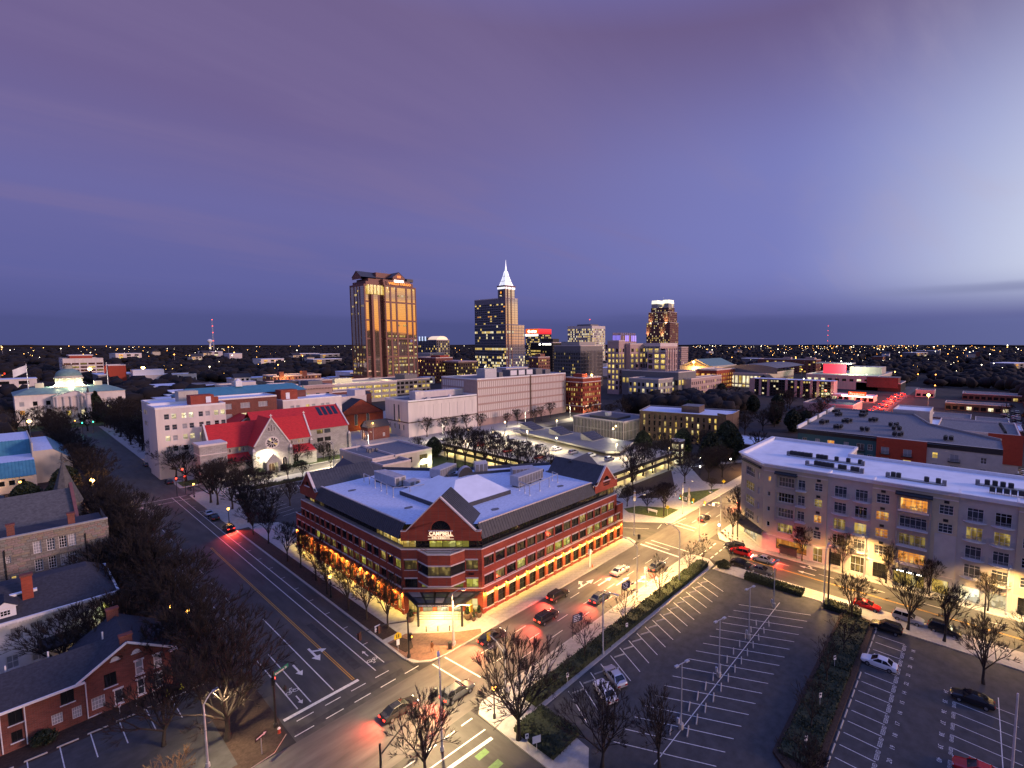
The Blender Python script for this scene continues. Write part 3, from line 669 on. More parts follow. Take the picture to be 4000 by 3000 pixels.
# recessed top floor: a ribbon of glass behind the parapet
rb = []
def ribbon(A, B, z0, z1, back, n, pick):
 A = Vector(A); B = Vector(B); u = (B-A).normalized(); inn = Vector((-u.y, u.x)); ang = atan2(u.y, u.x); L = (B-A).length; w = L/n
 for i in range(n):
  p = A+u*(i*w)+inn*back
  link('ribbon_window', win_mesh(w, z1-z0, 2, 1, pick(i/n), M_BLACK, .05), LAW, (p.x, p.y, z0), ang)
ribbon((51.0, 67), (91.5, 67), 12.06, 14.1, .9, 16, lambda t: L_DIM if .9 < t else G_DARK)
ribbon((42.5, 122), (42.5, 78.2), 12.06, 13.9, .9, 17, lambda t: L_YEL if (.02 < t < .07 or .80 < t) else (L_DIM if (.12 < t < .18 or .72 < t) else G_DARK))
ribbon(Ac, Bc, 12.06, 13.6, .7, 6, lambda t: (L_YEL, G_DARK, L_GRN, L_GRN, L_GRN, G_DARK)[min(5, int(t*6+.01))])
fl = MB(); fl.face([(42.5, 122, 11.84), (42.5, 78, 11.84), (51.3, 67, 11.84), (91.5, 67, 11.84), (91.5, 80, 11.84), (60, 90, 11.84), (52, 122, 11.84)], M_CONC)
fl.face([(91.5, 67.3, 8.9), (93.8, 67.3, 8.9), (93.8, 81, 8.9), (91.5, 81, 8.9)], M_ROOFG); fl.face([(42.8, 122, 7.8), (55, 122, 7.8), (55, 125.2, 7.8), (42.8, 125.2, 7.8)], M_ROOFG)
fl.build('terrace_floor', LAW)
# sloped metal skirt roofs with standing seams
sk = MB(); seams = MB()
def skirt(A, B, ribs=.62):
 A = Vector(A); B = Vector(B); u = (B-A).normalized(); out = Vector((u.y, -u.x)); L = (B-A).length
 lo = lambda a: (*(A+u*a+out*.35), 13.9); hi_ = lambda a: (*(A+u*a-out*1.0), 16.35)
 sk.face([lo(0), lo(L), hi_(L), hi_(0)], M_DARKM); und = lambda a: (*(A+u*a-out*.9), 13.88)
 sk.face([lo(0), und(0), und(L), lo(L)], M_BLACK)
 a = .2
 while a < L:
  seams.bar(Vector(lo(a))+Vector((0, 0, .03)), Vector(hi_(a))+Vector((0, 0, .03)), .07, .09, M_DARKM); a += ribs
skirt((51.3, 67), (83.1, 67)); skirt((42.5, 113.2), (42.5, 78.2))
sk.build('skirt_roof', LAW); seams.build('standing_seam', LAW, kind='stuff')
cp = MB(); cp.box(51.6, 67.95, 16.3, 83.1, 68.25, 16.5, M_TRIM); cp.box(43.45, 78.4, 16.3, 43.75, 113.2, 16.5, M_TRIM)
cp.build('coping', LAW)
# main flat roof
rf = MB(); rf.face([(43.7, 113.5), (43.7, 78.3), (51.9, 68.2), (84, 68.2), (84, 84), (78.5, 91), (66, 99), (57.5, 108), (57, 114)][::1] and [(x, y, 16.1) for x, y in [(43.7, 113.5), (43.7, 78.3), (51.9, 68.2), (84, 68.2), (84, 84), (78.5, 91), (66, 99), (57.5, 108), (57, 114)]], M_ROOFB)
rf.face([(x, y, 16.0) for x, y in [(84, 79), (94, 80), (90, 88), (70, 103), (60, 118), (50, 122), (52, 113), (57, 113), (57.5, 108), (66, 99), (78.5, 91), (84, 84)]], M_ROOFB)
rf.build('roof', LAW)
pr = MB()
for p, q in (((90, 88), (70, 103)), ((70, 103), (60, 118)), ((84, 84.1), (78.5, 91)), ((78.5, 91), (66, 99))):
 pr.bar((*p, 16.3), (*q, 16.3), .3, .8, M_DARKM)
pr.build('parapet', LAW)
# L-shaped raised roof over the atrium, pale membrane
at = MB(); O = [(52.0, 77.2), (66.6, 77.2), (66.6, 85), (58.9, 85), (58.9, 95), (52.0, 95)]
at.face([(52, 77.2, 16.9), (52, 95, 16.9), (58.7, 91, 19.5)][::-1], M_ROOFW); at.face([(52, 77.2, 16.9), (58.7, 91, 19.5), (58.8, 85, 19.5)][::-1], M_ROOFW)
at.face([(52, 77.2, 16.9), (58.8, 85, 19.5), (64.3, 85, 19.5)][::-1], M_ROOFW); at.face([(52, 77.2, 16.9), (64.3, 85, 19.5), (66.8, 77.2, 16.9)][::-1], M_ROOFW)
at.face([(58.7, 91, 19.5), (58.8, 85, 19.5), (62, 88, 16.9), (60, 94, 16.9)], M_ROOFW); at.face([(58.8, 85, 19.5), (64.3, 85, 19.5), (66, 88, 16.9), (62, 88, 16.9)], M_ROOFW)
at.face([(52, 95, 16.9), (60, 94, 16.9), (58.7, 91, 19.5)], M_ROOFW); at.face([(66.8, 77.2, 16.9), (64.3, 85, 19.5), (66, 88, 16.9)], M_ROOFW)
at.bar((51.95, 77, 16.5), (51.95, 95, 16.5), .25, .8, M_DARKM); at.bar((52, 77.1, 16.5), (66.9, 77.1, 16.5), .25, .8, M_DARKM)
at.build('atrium_roof', LAW)
# gables: a brick front, stone coping, lunette window and ridge roof behind each
def gable(A, B, zb, zs, peak, depth, name, rot_roof=M_DARKM, lun=None, shoulder=.9, rear=None):
 A = Vector(A); B = Vector(B); u = (B-A).normalized(); out = Vector((u.y, -u.x)); L = (B-A).length; ang = atan2(u.y, u.x)
 P = lambda a, z, d=0.: (*(A+u*a+out*d), z)
 g = MB(); f = [(0, zb), (L, zb), (L, zs), (L-shoulder, zs), (L/2, peak), (shoulder, zs), (0, zs)]
 if lun:
  r, zc = lun; n = 12; arc = [(L/2+r*cos(pi*i/n), zc+r*sin(pi*i/n)) for i in range(n+1)]
  g.face([P(*f[0], .12), P(L, zb, .12), P(L, zc, .12), P(L/2+r, zc, .12), P(L/2-r, zc, .12), P(0, zc, .12)], M_BRICK)
  ri = [P(L/2+r, zc, .12)]+[P(*q, .12) for q in arc[1:n//2+1]]
  g.face([P(L, zc, .12), P(L, zs, .12), P(L-shoulder, zs, .12), P(L/2, peak, .12)]+[P(*arc[k], .12) for k in range(n//2, -1, -1)], M_BRICK)
  g.face([P(L/2, peak, .12), P(shoulder, zs, .12), P(0, zs, .12), P(0, zc, .12)]+[P(*arc[k], .12) for k in range(n, n//2-1, -1)], M_BRICK)
  for k in range(n): g.face([P(*arc[k], .12), P(*arc[k+1], .12), P(*arc[k+1], -.15), P(*arc[k], -.15)], M_BRICK)
 else: g.face([P(a, z, .12) for a, z in f], M_BRICK)
 g.face([P(a, z, -.3) for a, z in f][::-1], M_BRICK)
 for q, w in zip(f, f[1:]+f[:1]): g.face([P(*q, .12), P(*q, -.3), P(*w, -.3), P(*w, .12)], M_BRICK)
 g.build('gable_wall', LAW)
 if lun:
  w = MB(); w.face([P(*q, -.12) for q in arc], G_DARK)
  for k in range(1, 6): w.bar(P(L/2, zc, -.08), P(L/2+r*cos(pi*k/6), zc+r*sin(pi*k/6), -.08), .05, .05, M_BLACK)
  for k in range(n):
   a0, a1 = arc[k], arc[k+1]; s = (r+.28)/r
   w.face([P(*a0, .15), P(L/2+(a0[0]-L/2)*s, zc+(a0[1]-zc)*s, .15), P(L/2+(a1[0]-L/2)*s, zc+(a1[1]-zc)*s, .15), P(*a1, .15)], M_BRICK)
  w.build('lunette_window', LAW); s_ = MB(); s_.bar(P(L/2-r-.35, zc-.08, .2), P(L/2+r+.35, zc-.08, .2), .2, .16, M_TRIM); s_.build('sill', LAW)
 c = MB()
 for q, w in ((f[2], f[3]), (f[3], f[4]), (f[4], f[5]), (f[5], f[6])): c.bar(P(*q, -.08), P(*w, -.08), .5, .2, M_TRIM)
 c.build('coping', LAW)
 r_ = MB(); e = .25
 r_.face([P(shoulder-.1, zs, -.3), P(L/2, peak-.15, -.3), P(L/2, peak-.15, -depth), P(shoulder-.1, zs, -depth)][::-1], rot_roof)
 r_.face([P(L/2, peak-.15, -.3), P(L-shoulder+.1, zs, -.3), P(L-shoulder+.1, zs, -depth), P(L/2, peak-.15, -depth)][::-1], rot_roof)
 if rear: r_.face([P(shoulder-.1, zs, -depth), P(L/2, peak-.15, -depth), P(L-shoulder+.1, zs, -depth)], rot_roof)
 k = .5
 sm = MB()
 while k < depth:
  for s1, s2 in ((shoulder, L/2), (L-shoulder, L/2)): sm.bar(P(s1, zs+.04, -k), P(s2, peak-.1, -k), .07, .09, M_DARKM)
  k += .62
 r_.build('gable_roof', LAW); sm.build('standing_seam', LAW, kind='stuff')
 return P, L, ang
P, L, ang = gable(Ac, Bc, 13.55, 15.3, 21.4, 6.5, 'corner', lun=(1.75, 15.45), rear=True)
q = P(L/2, 14.55, .16); put_text('CAMPBELL', 1.02, E_SIGNW, q, ang, LAW, 'sign_letters', .06, bold=.012, sx=.86)
q = P(L/2, 13.98, .16); put_text('U N I V E R S I T Y', .46, E_SIGNW, q, ang, LAW, 'sign_letters', .06, bold=.008, sx=.86)
bars = MB(); bars.bar(P(4.8, 14.40, .16), P(9.3, 14.40, .16), .06, .05, E_SIGNW); bars.bar(P(4.8, 13.90, .16), P(9.3, 13.90, .16), .06, .05, E_SIGNW); bars.build('sign_rule', LAW)
P2, L2, a2 = gable((83.1, 67), (91.5, 67), 14.0, 15.75, 19.7, 16, 'south', lun=(1.0, 16.3), shoulder=.7)
q = P2(L2/2, 15.55, .14); put_text('CAMPBELL', .55, M_BLACK, q, a2, LAW, 'sign_letters', .05, bold=.01); q = P2(L2/2, 15.1, .14); put_text('UNIVERSITY', .40, M_BLACK, q, a2, LAW, 'sign_letters', .05, bold=.008)
P3, L3, a3 = gable((42.5, 122.1), (42.5, 113.2), 13.5, 15.35, 19.2, 14, 'north', lun=(1.0, 16.0), shoulder=.5)
rg = MB()      # cross gables behind
rg.face([(86.5, 77.5, 19.5), (95.5, 79.5, 19.5), (95.5, 74.5, 15.8), (88.5, 73, 15.8)], M_DARKM); rg.face([(86.5, 77.5, 19.5), (95.5, 79.5, 19.5), (95.5, 84.5, 15.8), (86.5, 82.5, 15.8)][::-1], M_DARKM); rg.face([(95.5, 74.5, 15.8), (95.5, 84.5, 15.8), (95.5, 79.5, 19.5)], M_BRICK)
rg.face([(53, 117.5, 19.0), (54, 126.2, 19.0), (50, 126.2, 15.6), (49, 119, 15.6)], M_DARKM); rg.face([(53, 117.5, 19.0), (54, 126.2, 19.0), (58.5, 126.2, 15.6), (57.5, 117, 15.6)][::-1], M_DARKM); rg.face([(50, 126.2, 11), (58.5, 126.2, 11), (58.5, 126.2, 15.6), (54, 126.2, 19), (50, 126.2, 15.6)], M_BRICK)
rg.face([(50, 126.2, 11), (50, 126.2, 15.6), (49, 119, 15.6), (49, 119, 11)], M_BRICK)
rg.build('cross_gable_roof', LAW)
# projecting bay of two storeys on the corner, with its balcony
by = MB(); D = 2.0; F = [(2.9, 0), (5.3, D), (9.2, D), (11.1, 0)]
def bayband(z0, z1, m):
 for p, q in zip(F, F[1:]): by.face([P(p[0], z0, p[1]+.02), P(q[0], z0, q[1]+.02), P(q[0], z1, q[1]+.02), P(p[0], z1, p[1]+.02)], m)
def bayseg(z0, z1, proud, m):
 for p, q in zip(F, F[1:]): by.bar(P(p[0], (z0+z1)/2, p[1]+proud), P(q[0], (z0+z1)/2, q[1]+proud), .16, z1-z0, m)
for z0, z1 in ((6.2, 7.9), (9.85, 11.85)):
 by = MB(); bayband(z0, z1, M_BRICK); bayseg(z0-.1, z0+.1, .06, M_TRIM); bayseg(z1-.08, z1+.12, .06, M_TRIM)
 by.face([P(a, z0, d) for a, d in F][::-1], M_CONC); by.face([P(a, z1-.1, d) for a, d in F], M_CONC); by.build('corner_bay', LAW)
for (p, q), g_, nb in zip(zip(F, F[1:]), (G_DARK, L_DIM, G_DARK), (1, 2, 1)):
 pp = Vector(P(p[0], 8.05, p[1])); qq = Vector(P(q[0], 8.05, q[1])); dd = qq-pp
 link('bay_window', win_mesh(dd.length, 1.75, nb, 1, g_, M_BLACK, .06), LAW, pp, atan2(dd.y, dd.x))
br_ = MB()
for p, q in zip(F, F[1:]):
 for z in (12.2, 12.6, 13.0): br_.bar(P(p[0]+.1, z, p[1]-.12), P(q[0]-.05, z, q[1]-.12), .04, .05, M_BLACK)
br_.build('balcony_railing', LAW)
n225 = P(12.25, 7.25, .27-.2); put_text('225', .62, M_BLACK, (n225[0], n225[1], 7.3), ang, LAW, 'street_number', .04, bold=.015)
# glass and steel entrance canopy on two posts
cn = MB(); CP = [(0.1, .1, 4.1), (13.9, .1, 4.35), (11.7, 4.2, 4.2), (3.9, 4.2, 4.1)]
cn.hexa([P(a, z-.22, d) for a, d, z in CP], [P(a, z, d) for a, d, z in CP], M_BLACK)
cn.build('canopy', LAW)
for i in range(5):
 for j in range(2):
  t0, t1 = (i+.08)/5, (i+.92)/5
  xa = lambda t, d: (0.6+(4.3-.6)*d)+t*((13.4+(11.2-13.4)*d)-(0.6+(4.3-.6)*d))
  d0, d1 = (.06+j*.47), (.47+j*.47)
  g_ = MB(); zc = 4.32
  g_.face([P(xa(t0, d0), zc, .1+4.1*d0), P(xa(t1, d0), zc, .1+4.1*d0), P(xa(t1, d1), zc, .1+4.1*d1), P(xa(t0, d1), zc, .1+4.1*d1)], G_BLUE if (i+j) % 3 else M_GREY); g_.build('canopy_pane', LAW)
sg = MB(); sg.bar(P(3.95, 4.1, 4.3), P(11.65, 4.15, 4.3), .1, .62, M_BLACK); sg.build('canopy_fascia', LAW)
q = P(7.8, 3.94, 4.37); put_text('NORMAN ADRIAN WIGGINS SCHOOL OF LAW', .36, M_PAINTW, q, ang, LAW, 'sign_letters', .02, bold=.006, sx=.92)
po = MB()
for a in (4.1, 11.5): po.bar(P(a, .15, 3.9), P(a, 3.95, 3.9), .26, .26, M_BLACK); po.build('canopy_post', LAW); po = MB()
for k in range(3):
 st = MB(); st.hexa([P(3.0, .14+k*.15, .1), P(10.9, .14+k*.15, .1), P(10.9, .14+k*.15, 1.9-k*.5), P(3.0, .14+k*.15, 1.9-k*.5)], [P(3.0, .29+k*.15, .1), P(10.9, .29+k*.15, .1), P(10.9, .29+k*.15, 1.9-k*.5), P(3.0, .29+k*.15, 1.9-k*.5)], M_CONC); st.build('entrance_step', LAW)
for a in (3.3, 5.4, 7.9, 10.4):
 hr = MB(); hr.tube(P(a, .2, 2.1), P(a, 1.1, 2.1), .025, .025, 5, M_BLACK); hr.tube(P(a, 1.1, 2.1), P(a, 1.5, .6), .025, .025, 5, M_BLACK); hr.tube(P(a, .6, .6), P(a, 1.5, .6), .025, .025, 5, M_BLACK); hr.build('handrail', LAW)
sheet('entrance_pad', [(42.2, 72.0), (41.2, 70.6), (45.6, 65.8), (50.4, 66.9), (43, 77)], .15, M_SLAB, **S)
lamp('AREA', P(7.1, 3.7, 2.2), 1500, (1, .74, .26), LAW, 3.0, aim=(0, 0, -1))
lamp('POINT', P(7.0, 2.4, 1.4), 260, (1, .72, .22), LAW, .3)
# brick piers with a lantern that washes each of them
ln = MB(); ln.box(-.13, -.42, 0, .13, -.02, .22, M_BLACK); ln.box(-.09, -.38, -.03, .09, -.06, 0, E_WARM); lnm = ln.mesh('wall_lantern')
pier = MB(); pier.box(-.32, -.16, 0, .32, .05, 3.9, M_BRICK); pier.box(-.34, -.19, 1.0, .34, .03, 1.12, M_TRIM); prm = pier.mesh('pier')
for k, (A, B, n, s0, st_) in enumerate((((51.3, 67.), (94.1, 67.), 17, .45, 2.6), ((42.5, 125.5), (42.5, 78.), 19, .5, 2.62))):
 A = Vector(A); B = Vector(B); u = (B-A).normalized(); out = Vector((u.y, -u.x)); an_ = atan2(u.y, u.x)
 for i in range(n):
  p = A+u*(s0-.12+i*st_)
  link('pier', prm, LAW, (p.x, p.y, 0), an_)
  p2 = p+out*.16; link('wall_lantern', lnm, LAW, (p2.x, p2.y, 4.05), an_)
  p3 = p+out*.52; lamp('SPOT', (p3.x, p3.y, 3.98), 1000 if k == 0 else 1200, YEL, LAW, .06, 150, 1., (-out.x*.7, -out.y*.7, -1))
# roof plant
def ac_big(x, y, lx, ly, lz, ang, label, z=16.1):
 t = thing('rooftop_air_handler', label, 'air handler', (x, y, z), 'air handlers on the law building roof')
 m = MB(); m.obox((x, y, z+.35), lx, ly, lz, ang, M_STEEL); m.build('casing', t)
 m = MB()
 for s in (-.42, 0, .42):
  m.obox((x+cos(ang)*s*lx, y+sin(ang)*s*lx, z), .25, ly*.95, .35, ang, M_BLACK)
 m.build('support', t)
 m = MB(); n = int(lx/.9)
 for i in range(n):
  a = (i+.5)/n*lx-lx/2; m.obox((x+cos(ang)*a+sin(ang)*(ly/2+.02), y+sin(ang)*a-cos(ang)*(ly/2+.02), z+.5), .75, .05, lz*.8, ang, M_GREY)
  m.obox((x+cos(ang)*a-sin(ang)*(ly/2+.02), y+sin(ang)*a+cos(ang)*(ly/2+.02), z+.5), .75, .05, lz*.8, ang, M_GREY)
 m.build('side_panel', t)
 return t
ac_big(54.8, 104.5, 2.6, 9.2, 2.0, 0, 'long grey air handler behind the north half rail of the law roof')
ac_big(56.3, 97.8, 2.6, 2.6, 1.3, 0, 'short grey condenser box at the end of the long air handler')
ac_big(74.6, 80.2, 8.6, 2.5, 2.2, radians(6), 'long steel air handler with an open flap nearest the south gable')
ac_big(66.5, 101.0, 6.5, 3.0, 1.9, radians(20), 'grey duct unit beside the curved hood at the back of the roof')
ac_big(74, 96.3, 3.0, 3.0, 2.2, radians(-30), 'square chiller with fans on top at the back of the roof')
ac_big(79.5, 87.0, 5.5, 3.2, 1.2, radians(-32), 'low grey unit in a dark curb behind the atrium roof')
def pipe_rail(pts, label):
 t = thing('pipe_rail', label, 'pipe rail', (*pts[0], 16.1), 'pipe rails on the law building roof')
 for i, p in enumerate(pts):
  m = MB(); m.tube((*p, 16.1), (*p, 18.2), .09, .09, 6, M_STEEL); m.tube((*p, 16.1), (*p, 16.35), .2, .12, 6, M_PAINTW); m.build('post', t)
 m = MB()
 for p, q in zip(pts, pts[1:]): m.tube((*p, 18.2), (*q, 18.2), .09, .09, 6, M_STEEL)
 m.build('rail', t)
pipe_rail([(51.5, 110), (51.2, 106.8), (50.9, 103.6), (50.6, 100.4), (50.3, 97.4), (50, 94.2), (53.0, 92.5), (56.4, 91.6)][:6]+[(52.6, 92.2), (56, 91.0)], 'bent steel pipe rail on posts round the north air handler')
pipe_rail([(69.5, 77.2), (69.0, 74.9), (68.4, 72.8), (72, 73.4), (75.5, 74), (79, 74.7), (79.6, 77)], 'bent steel pipe rail on posts round the south air handler')
for x, y in ((46.9, 106), (48.6, 86), (58.5, 72), (77.5, 72.5), (85, 83.5)):
 m = MB(); m.face([(x+.9*cos(i*pi/6)*(1+.2*sin(i*2)), y+.7*sin(i*pi/6), 16.115) for i in range(12)], M_ROOFG); m.build('water_stain', LAW)
cv = MB()
for i in range(8):
 a0, a1 = pi*i/8, pi*(i+1)/8
 cv.face([(69.5+2.1*cos(a0), 96.2, 16.1+2.1*sin(a0)), (69.5+2.1*cos(a1), 96.2, 16.1+2.1*sin(a1)), (70.3+2.1*cos(a1), 98, 16.1+2.1*sin(a1)), (70.3+2.1*cos(a0), 98, 16.1+2.1*sin(a0))], M_STEEL)
cv.face([(69.5+2.1*cos(pi*i/8), 96.2, 16.1+2.1*sin(pi*i/8)) for i in range(9)], M_BLACK)
tag(cv.build('intake_hood'), 'half round metal intake hood at the back of the law roof', 'intake hood')
# ------------------------------------------------------------------ pale apartment block on the far side of the crossing street
APT = thing('apartment_building', 'long five storey cream and grey apartment block with white roof and curved balconies', 'building', (109.5, 10, 0))
M_APY = mat('buff stucco', (.52, .45, .32), .85, var=.08, scale=.5)
M_APG = mat('grey stucco', (.50, .46, .42), .85, var=.10, scale=.5)
M_APB = mat('grey bay cladding', (.34, .32, .29), .7, var=.08)
M_APW = mat('pale stone base', (.48, .46, .43), .8, var=.1, scale=.6)
XF = 109.5
fl5 = [15.85, 12.3, 8.75, 5.2]                       # sill heights, upper four floors
YA, YB = 37.8, -34.0
segs = [(37.8, 24.1, 'y'), (24.1, 15.7, 'g'), (15.7, 1.6, 'y'), (1.6, -6.8, 'g'), (-6.8, -20.5, 'y'), (-20.5, -34, 'g')]
aw = MB()
wins = []      # (kind, y_left, y_right, z0, z1)
rd = random.Random(4)
for k, (ya, yb, kind) in enumerate(segs):
 L = ya-yb; ops = []; x_off = 0.0 if kind == 'y' else .25
 def add(a, b_, z0, z1, kd, sty): ops.append((ya-a, ya-b_, z0, z1)); wins.append((k, kd, a, b_, z0, z1, sty, x_off))
 if kind == 'y':
  f0 = ya-24.1 if k == 0 else ya-15.7+0 if k == 2 else 0
  if k == 0:
   for r, z in enumerate(fl5):
    add(34.4, 31.0, z-.15, z+2.0, 'bay', 5); add(30.2, 28.65, z-.3, z+2.05, 'door', 2); add(26.7, 25.1, z+.2, z+1.95, 'win', 2); add(36.9, 36.2, z+.6, z+1.7, 'small', 1)
   add(34.6, 27.9, 1.0, 3.4, 'shop', 5); add(26.6, 24.6, .2, 3.4, 'entry', 2)
  else:
   d = 15.7-ya
   for r, z in enumerate(fl5):
    add(14.9-d, 12.6-d, z+.1, z+1.95, 'win', 3); add(10.8-d, 6.3-d, z-.35, z+2.0, 'triple', 5); add(4.5-d, 2.3-d, z+.1, z+1.9, 'win', 3)
   add(15.0-d, 12.6-d, .4, 3.5, 'shopd', 3); add(11.4-d, 6.2-d, .3, 2.9, 'shopy', 4); add(5.0-d, 2.4-d, .4, 3.1, 'shopy', 1)
 else:
  d = 24.1-ya
  for r, z in enumerate(fl5):
   add(22.8-d, 20.4-d, z-.35, z+2.1, 'balc', 3); add(18.8-d, 16.5-d, z-.4, z+2.05, 'balc', 3)
  if k == 1: add(23.4-d, 21.0-d, .5, 3.2, 'shopd', 2); add(19.2-d, 16.4-d, .2, 3.6, 'entry', 3)
  else: add(23.2-d, 20.2-d, .3, 3.0, 'shopp', 1); add(19.0-d, 16.4-d, .3, 3.0, 'shopp', 1)
 facade(aw, (XF+x_off, ya), (XF+x_off, yb), 3.9, 20.3, [o for o in ops if o[2] > 4], M_APY if kind == 'y' else M_APG, .2)
 facade(aw, (XF+x_off, ya), (XF+x_off, yb), 0, 3.9, [o for o in ops if o[2] < 4], M_APW, .25)
 if k == 2:
  aw.box(XF-.06, yb+.03, 3.95, XF-.01, 5.0, 12.1, M_APW)  # pale lower corner
# corner, sides, back
cor = [(143, 46.5), (117, 46.2), (109.5, 37.8)]
fco = []
Lc = hypot(7.5, 8.4)
opc = []
for z in fl5: opc += [(2.6, 6.8, z-.2, z+1.9), (8.6, 9.4, z+.2, z+1.7)]
facade(aw, (117, 46.2), (109.5, 37.8), 3.9, 20.3, opc, M_APB, .2); facade(aw, (117, 46.2), (109.5, 37.8), 0, 3.9, [(2.2, 8.6, .4, 3.2)], M_APW, .3)
aw.face([(143, 46.5, 0), (117, 46.2, 0), (117, 46.2, 20.3), (143, 46.5, 20.3)], M_GRANITE)
for p, q in (((109.5, -34), (132, -34)), ((132, -34), (132, 24.4)), ((132, 24.4), (142.5, 24.5)), ((142.5, 24.5), (143, 46.5))):
 aw.face([(*p, 0), (*q, 0), (*q, 20.3), (*p, 20.3)], M_APG)
for y in (24.1, 15.7, 1.6, -6.8, -20.5): aw.face([(XF, y, 0), (XF+.25, y, 0), (XF+.25, y, 20.3), (XF, y, 20.3)], M_APY)
aw.build('wall', APT)
rp = MB(); RP = [(109.6, -34), (132, -34), (132, 24.4), (142.5, 24.5), (143, 46.5), (117, 46.2), (109.5, 37.8)]
rp.face([(*p, 19.75) for p in RP], M_ROOFW); rp.build('roof', APT)
pp = MB()
for p, q in zip(RP, RP[1:]+RP[:1]): pp.bar((*p, 20.1), (*q, 20.1), .5, .75, M_PAINTW)
for y in (24.1, 15.7, 1.6, -6.8): pp.bar((109.4, y, 20.25), (112.5, y, 20.25), .4, .5, M_PAINTW)
pp.build('parapet', APT)
cn = MB()
for ya, yb, kind in segs:
 if kind == 'y': cn.box(XF-.5, yb, 20.3, XF+.2, ya, 20.55, M_PAINTW); cn.box(XF-.12, yb, 18.75, XF+.0, ya, 18.95, M_TRIM)
cn.bar((117.2, 46.6, 20.4), (109.0, 37.6, 20.4), .9, .25, M_PAINTW); cn.bar((143, 46.9, 20.4), (117, 46.6, 20.4), .9, .25, M_PAINTW)
cn.box(XF-.10, 15.7-6.8-7.1, 3.8, XF+.2, 37.5, 3.98, M_TRIM); cn.build('cornice', APT)
lits = {(0, 34.4, 2): 0}
def apt_pick(k, kd, r, a):
 if kd == 'shop': return L_ORG
 if kd == 'shopy': return L_YEL
 if kd == 'shopp': return L_PALE
 if kd == 'shopd': return G_DARK
 if kd == 'entry': return L_DIM
 t = (k, kd, r)
 on = {(0, 'win', 1): L_DIM, (0, 'win', 2): L_ORG, (0, 'bay', 3): L_DIM, (1, 'balc', 2): L_YEL, (2, 'win', 1): L_DIM, (2, 'win', 2): L_ORG, (2, 'triple', 0): L_ORG, (2, 'triple', 2): L_DIM, (2, 'triple', 3): L_ORG, (3, 'balc', 1): L_DIM, (0, 'small', 0): L_ORG}
 g = on.get(t)
 if g is not None:
  if t == (1, 'balc', 2): return L_YEL if a < 20 else L_DIM
  if t == (2, 'win', 1): return L_ORG if a > 10 else G_BLUE
  if t == (2, 'win', 2): return L_ORG if a > 10 else L_DIM
  return g
 return rd.choice((G_BLUE, G_BLUE, G_DARK))
hood = MB(); hood.box(0, -.04, 0, .8, .02, .55, M_BLACK)
hm = hood.mesh('vent_grille')
bal = {}
def balcony(w, curved):
 key = (round(w, 2), curved)
 if key in bal: return bal[key]
 s = MB(); n = 10; D = .9
 F = [(w*i/n, -D*(sin(pi*i/n)**.5 if curved else 1)) for i in range(n+1)]
 s.hexa([(x, y, -.14) for x, y in F]+[(w, .1, -.14), (0, .1, -.14)][::1], [(x, y, 0) for x, y in F]+[(w, .1, 0), (0, .1, 0)], M_PAINTW)
 r = MB()
 for z in (.5, 1.0):
  for p, q in zip(F, F[1:]): r.bar((*p, z), (*q, z), .04, .05, M_STEEL)
 for i in range(0, 2*n+1):
  t = i/2; j = min(n-1, int(t)); f = t-j; x = F[j][0]+(F[j+1][0]-F[j][0])*f; y = F[j][1]+(F[j+1][1]-F[j][1])*f
  r.bar((x, y, 0), (x, y, 1.0), .03, .03, M_STEEL)
 bal[key] = (s.mesh('balcony_floor'), r.mesh('balcony_railing')); return bal[key]
for k, kd, a, b_, z0, z1, sty, xo in wins:
 r = 0 if z0 > 15 else 1 if z0 > 11.5 else 2 if z0 > 8 else 3
 g = apt_pick(k, kd, r, a)
 nr = {'win': 2, 'bay': 2, 'door': 1, 'balc': 1, 'triple': 1, 'small': 1, 'shop': 2, 'entry': 2, 'shopd': 2}.get(kd, 1)
 tr_ = .55 if kd in ('win', 'door', 'balc', 'triple') else 0
 link('window' if kd not in ('shop', 'shopy', 'shopp', 'shopd', 'entry') else 'shop_window', win_mesh(a-b_, z1-z0, sty, nr, g, M_PAINTW if not kd.startswith('shop') else M_BLACK, .07, tr_), APT, (XF+xo+.14, a, z0), -pi/2)
 if kd in ('balc', 'door', 'triple'):
  e = .55 if kd == 'balc' else .3; f_, r_ = balcony(a-b_+2*e, kd == 'balc')
  o = link('balcony_floor', f_, APT, (XF+xo, a+e, z0), -pi/2); link('balcony_railing', r_, APT, (XF+xo, a+e, z0), -pi/2)
 if kd in ('win', 'bay') and z0 > 4: link('vent_grille', hm, APT, (XF+xo-.01, (a+b_)/2+.4, z1+.35), -pi/2)
set_windows(APT, (117, 46.2), (109.5, 37.8), opc, lambda i, a, z: rd.choice((G_BLUE, G_BLUE, L_DIM)), 4, 2, M_PAINTW, .07, depth=.2, name='window')
set_windows(APT, (117, 46.2), (109.5, 37.8), [(2.2, 8.6, .4, 3.2)], lambda i, a, z: L_PALE, 4, 1, M_BLACK, .07, depth=.3, name='shop_window')
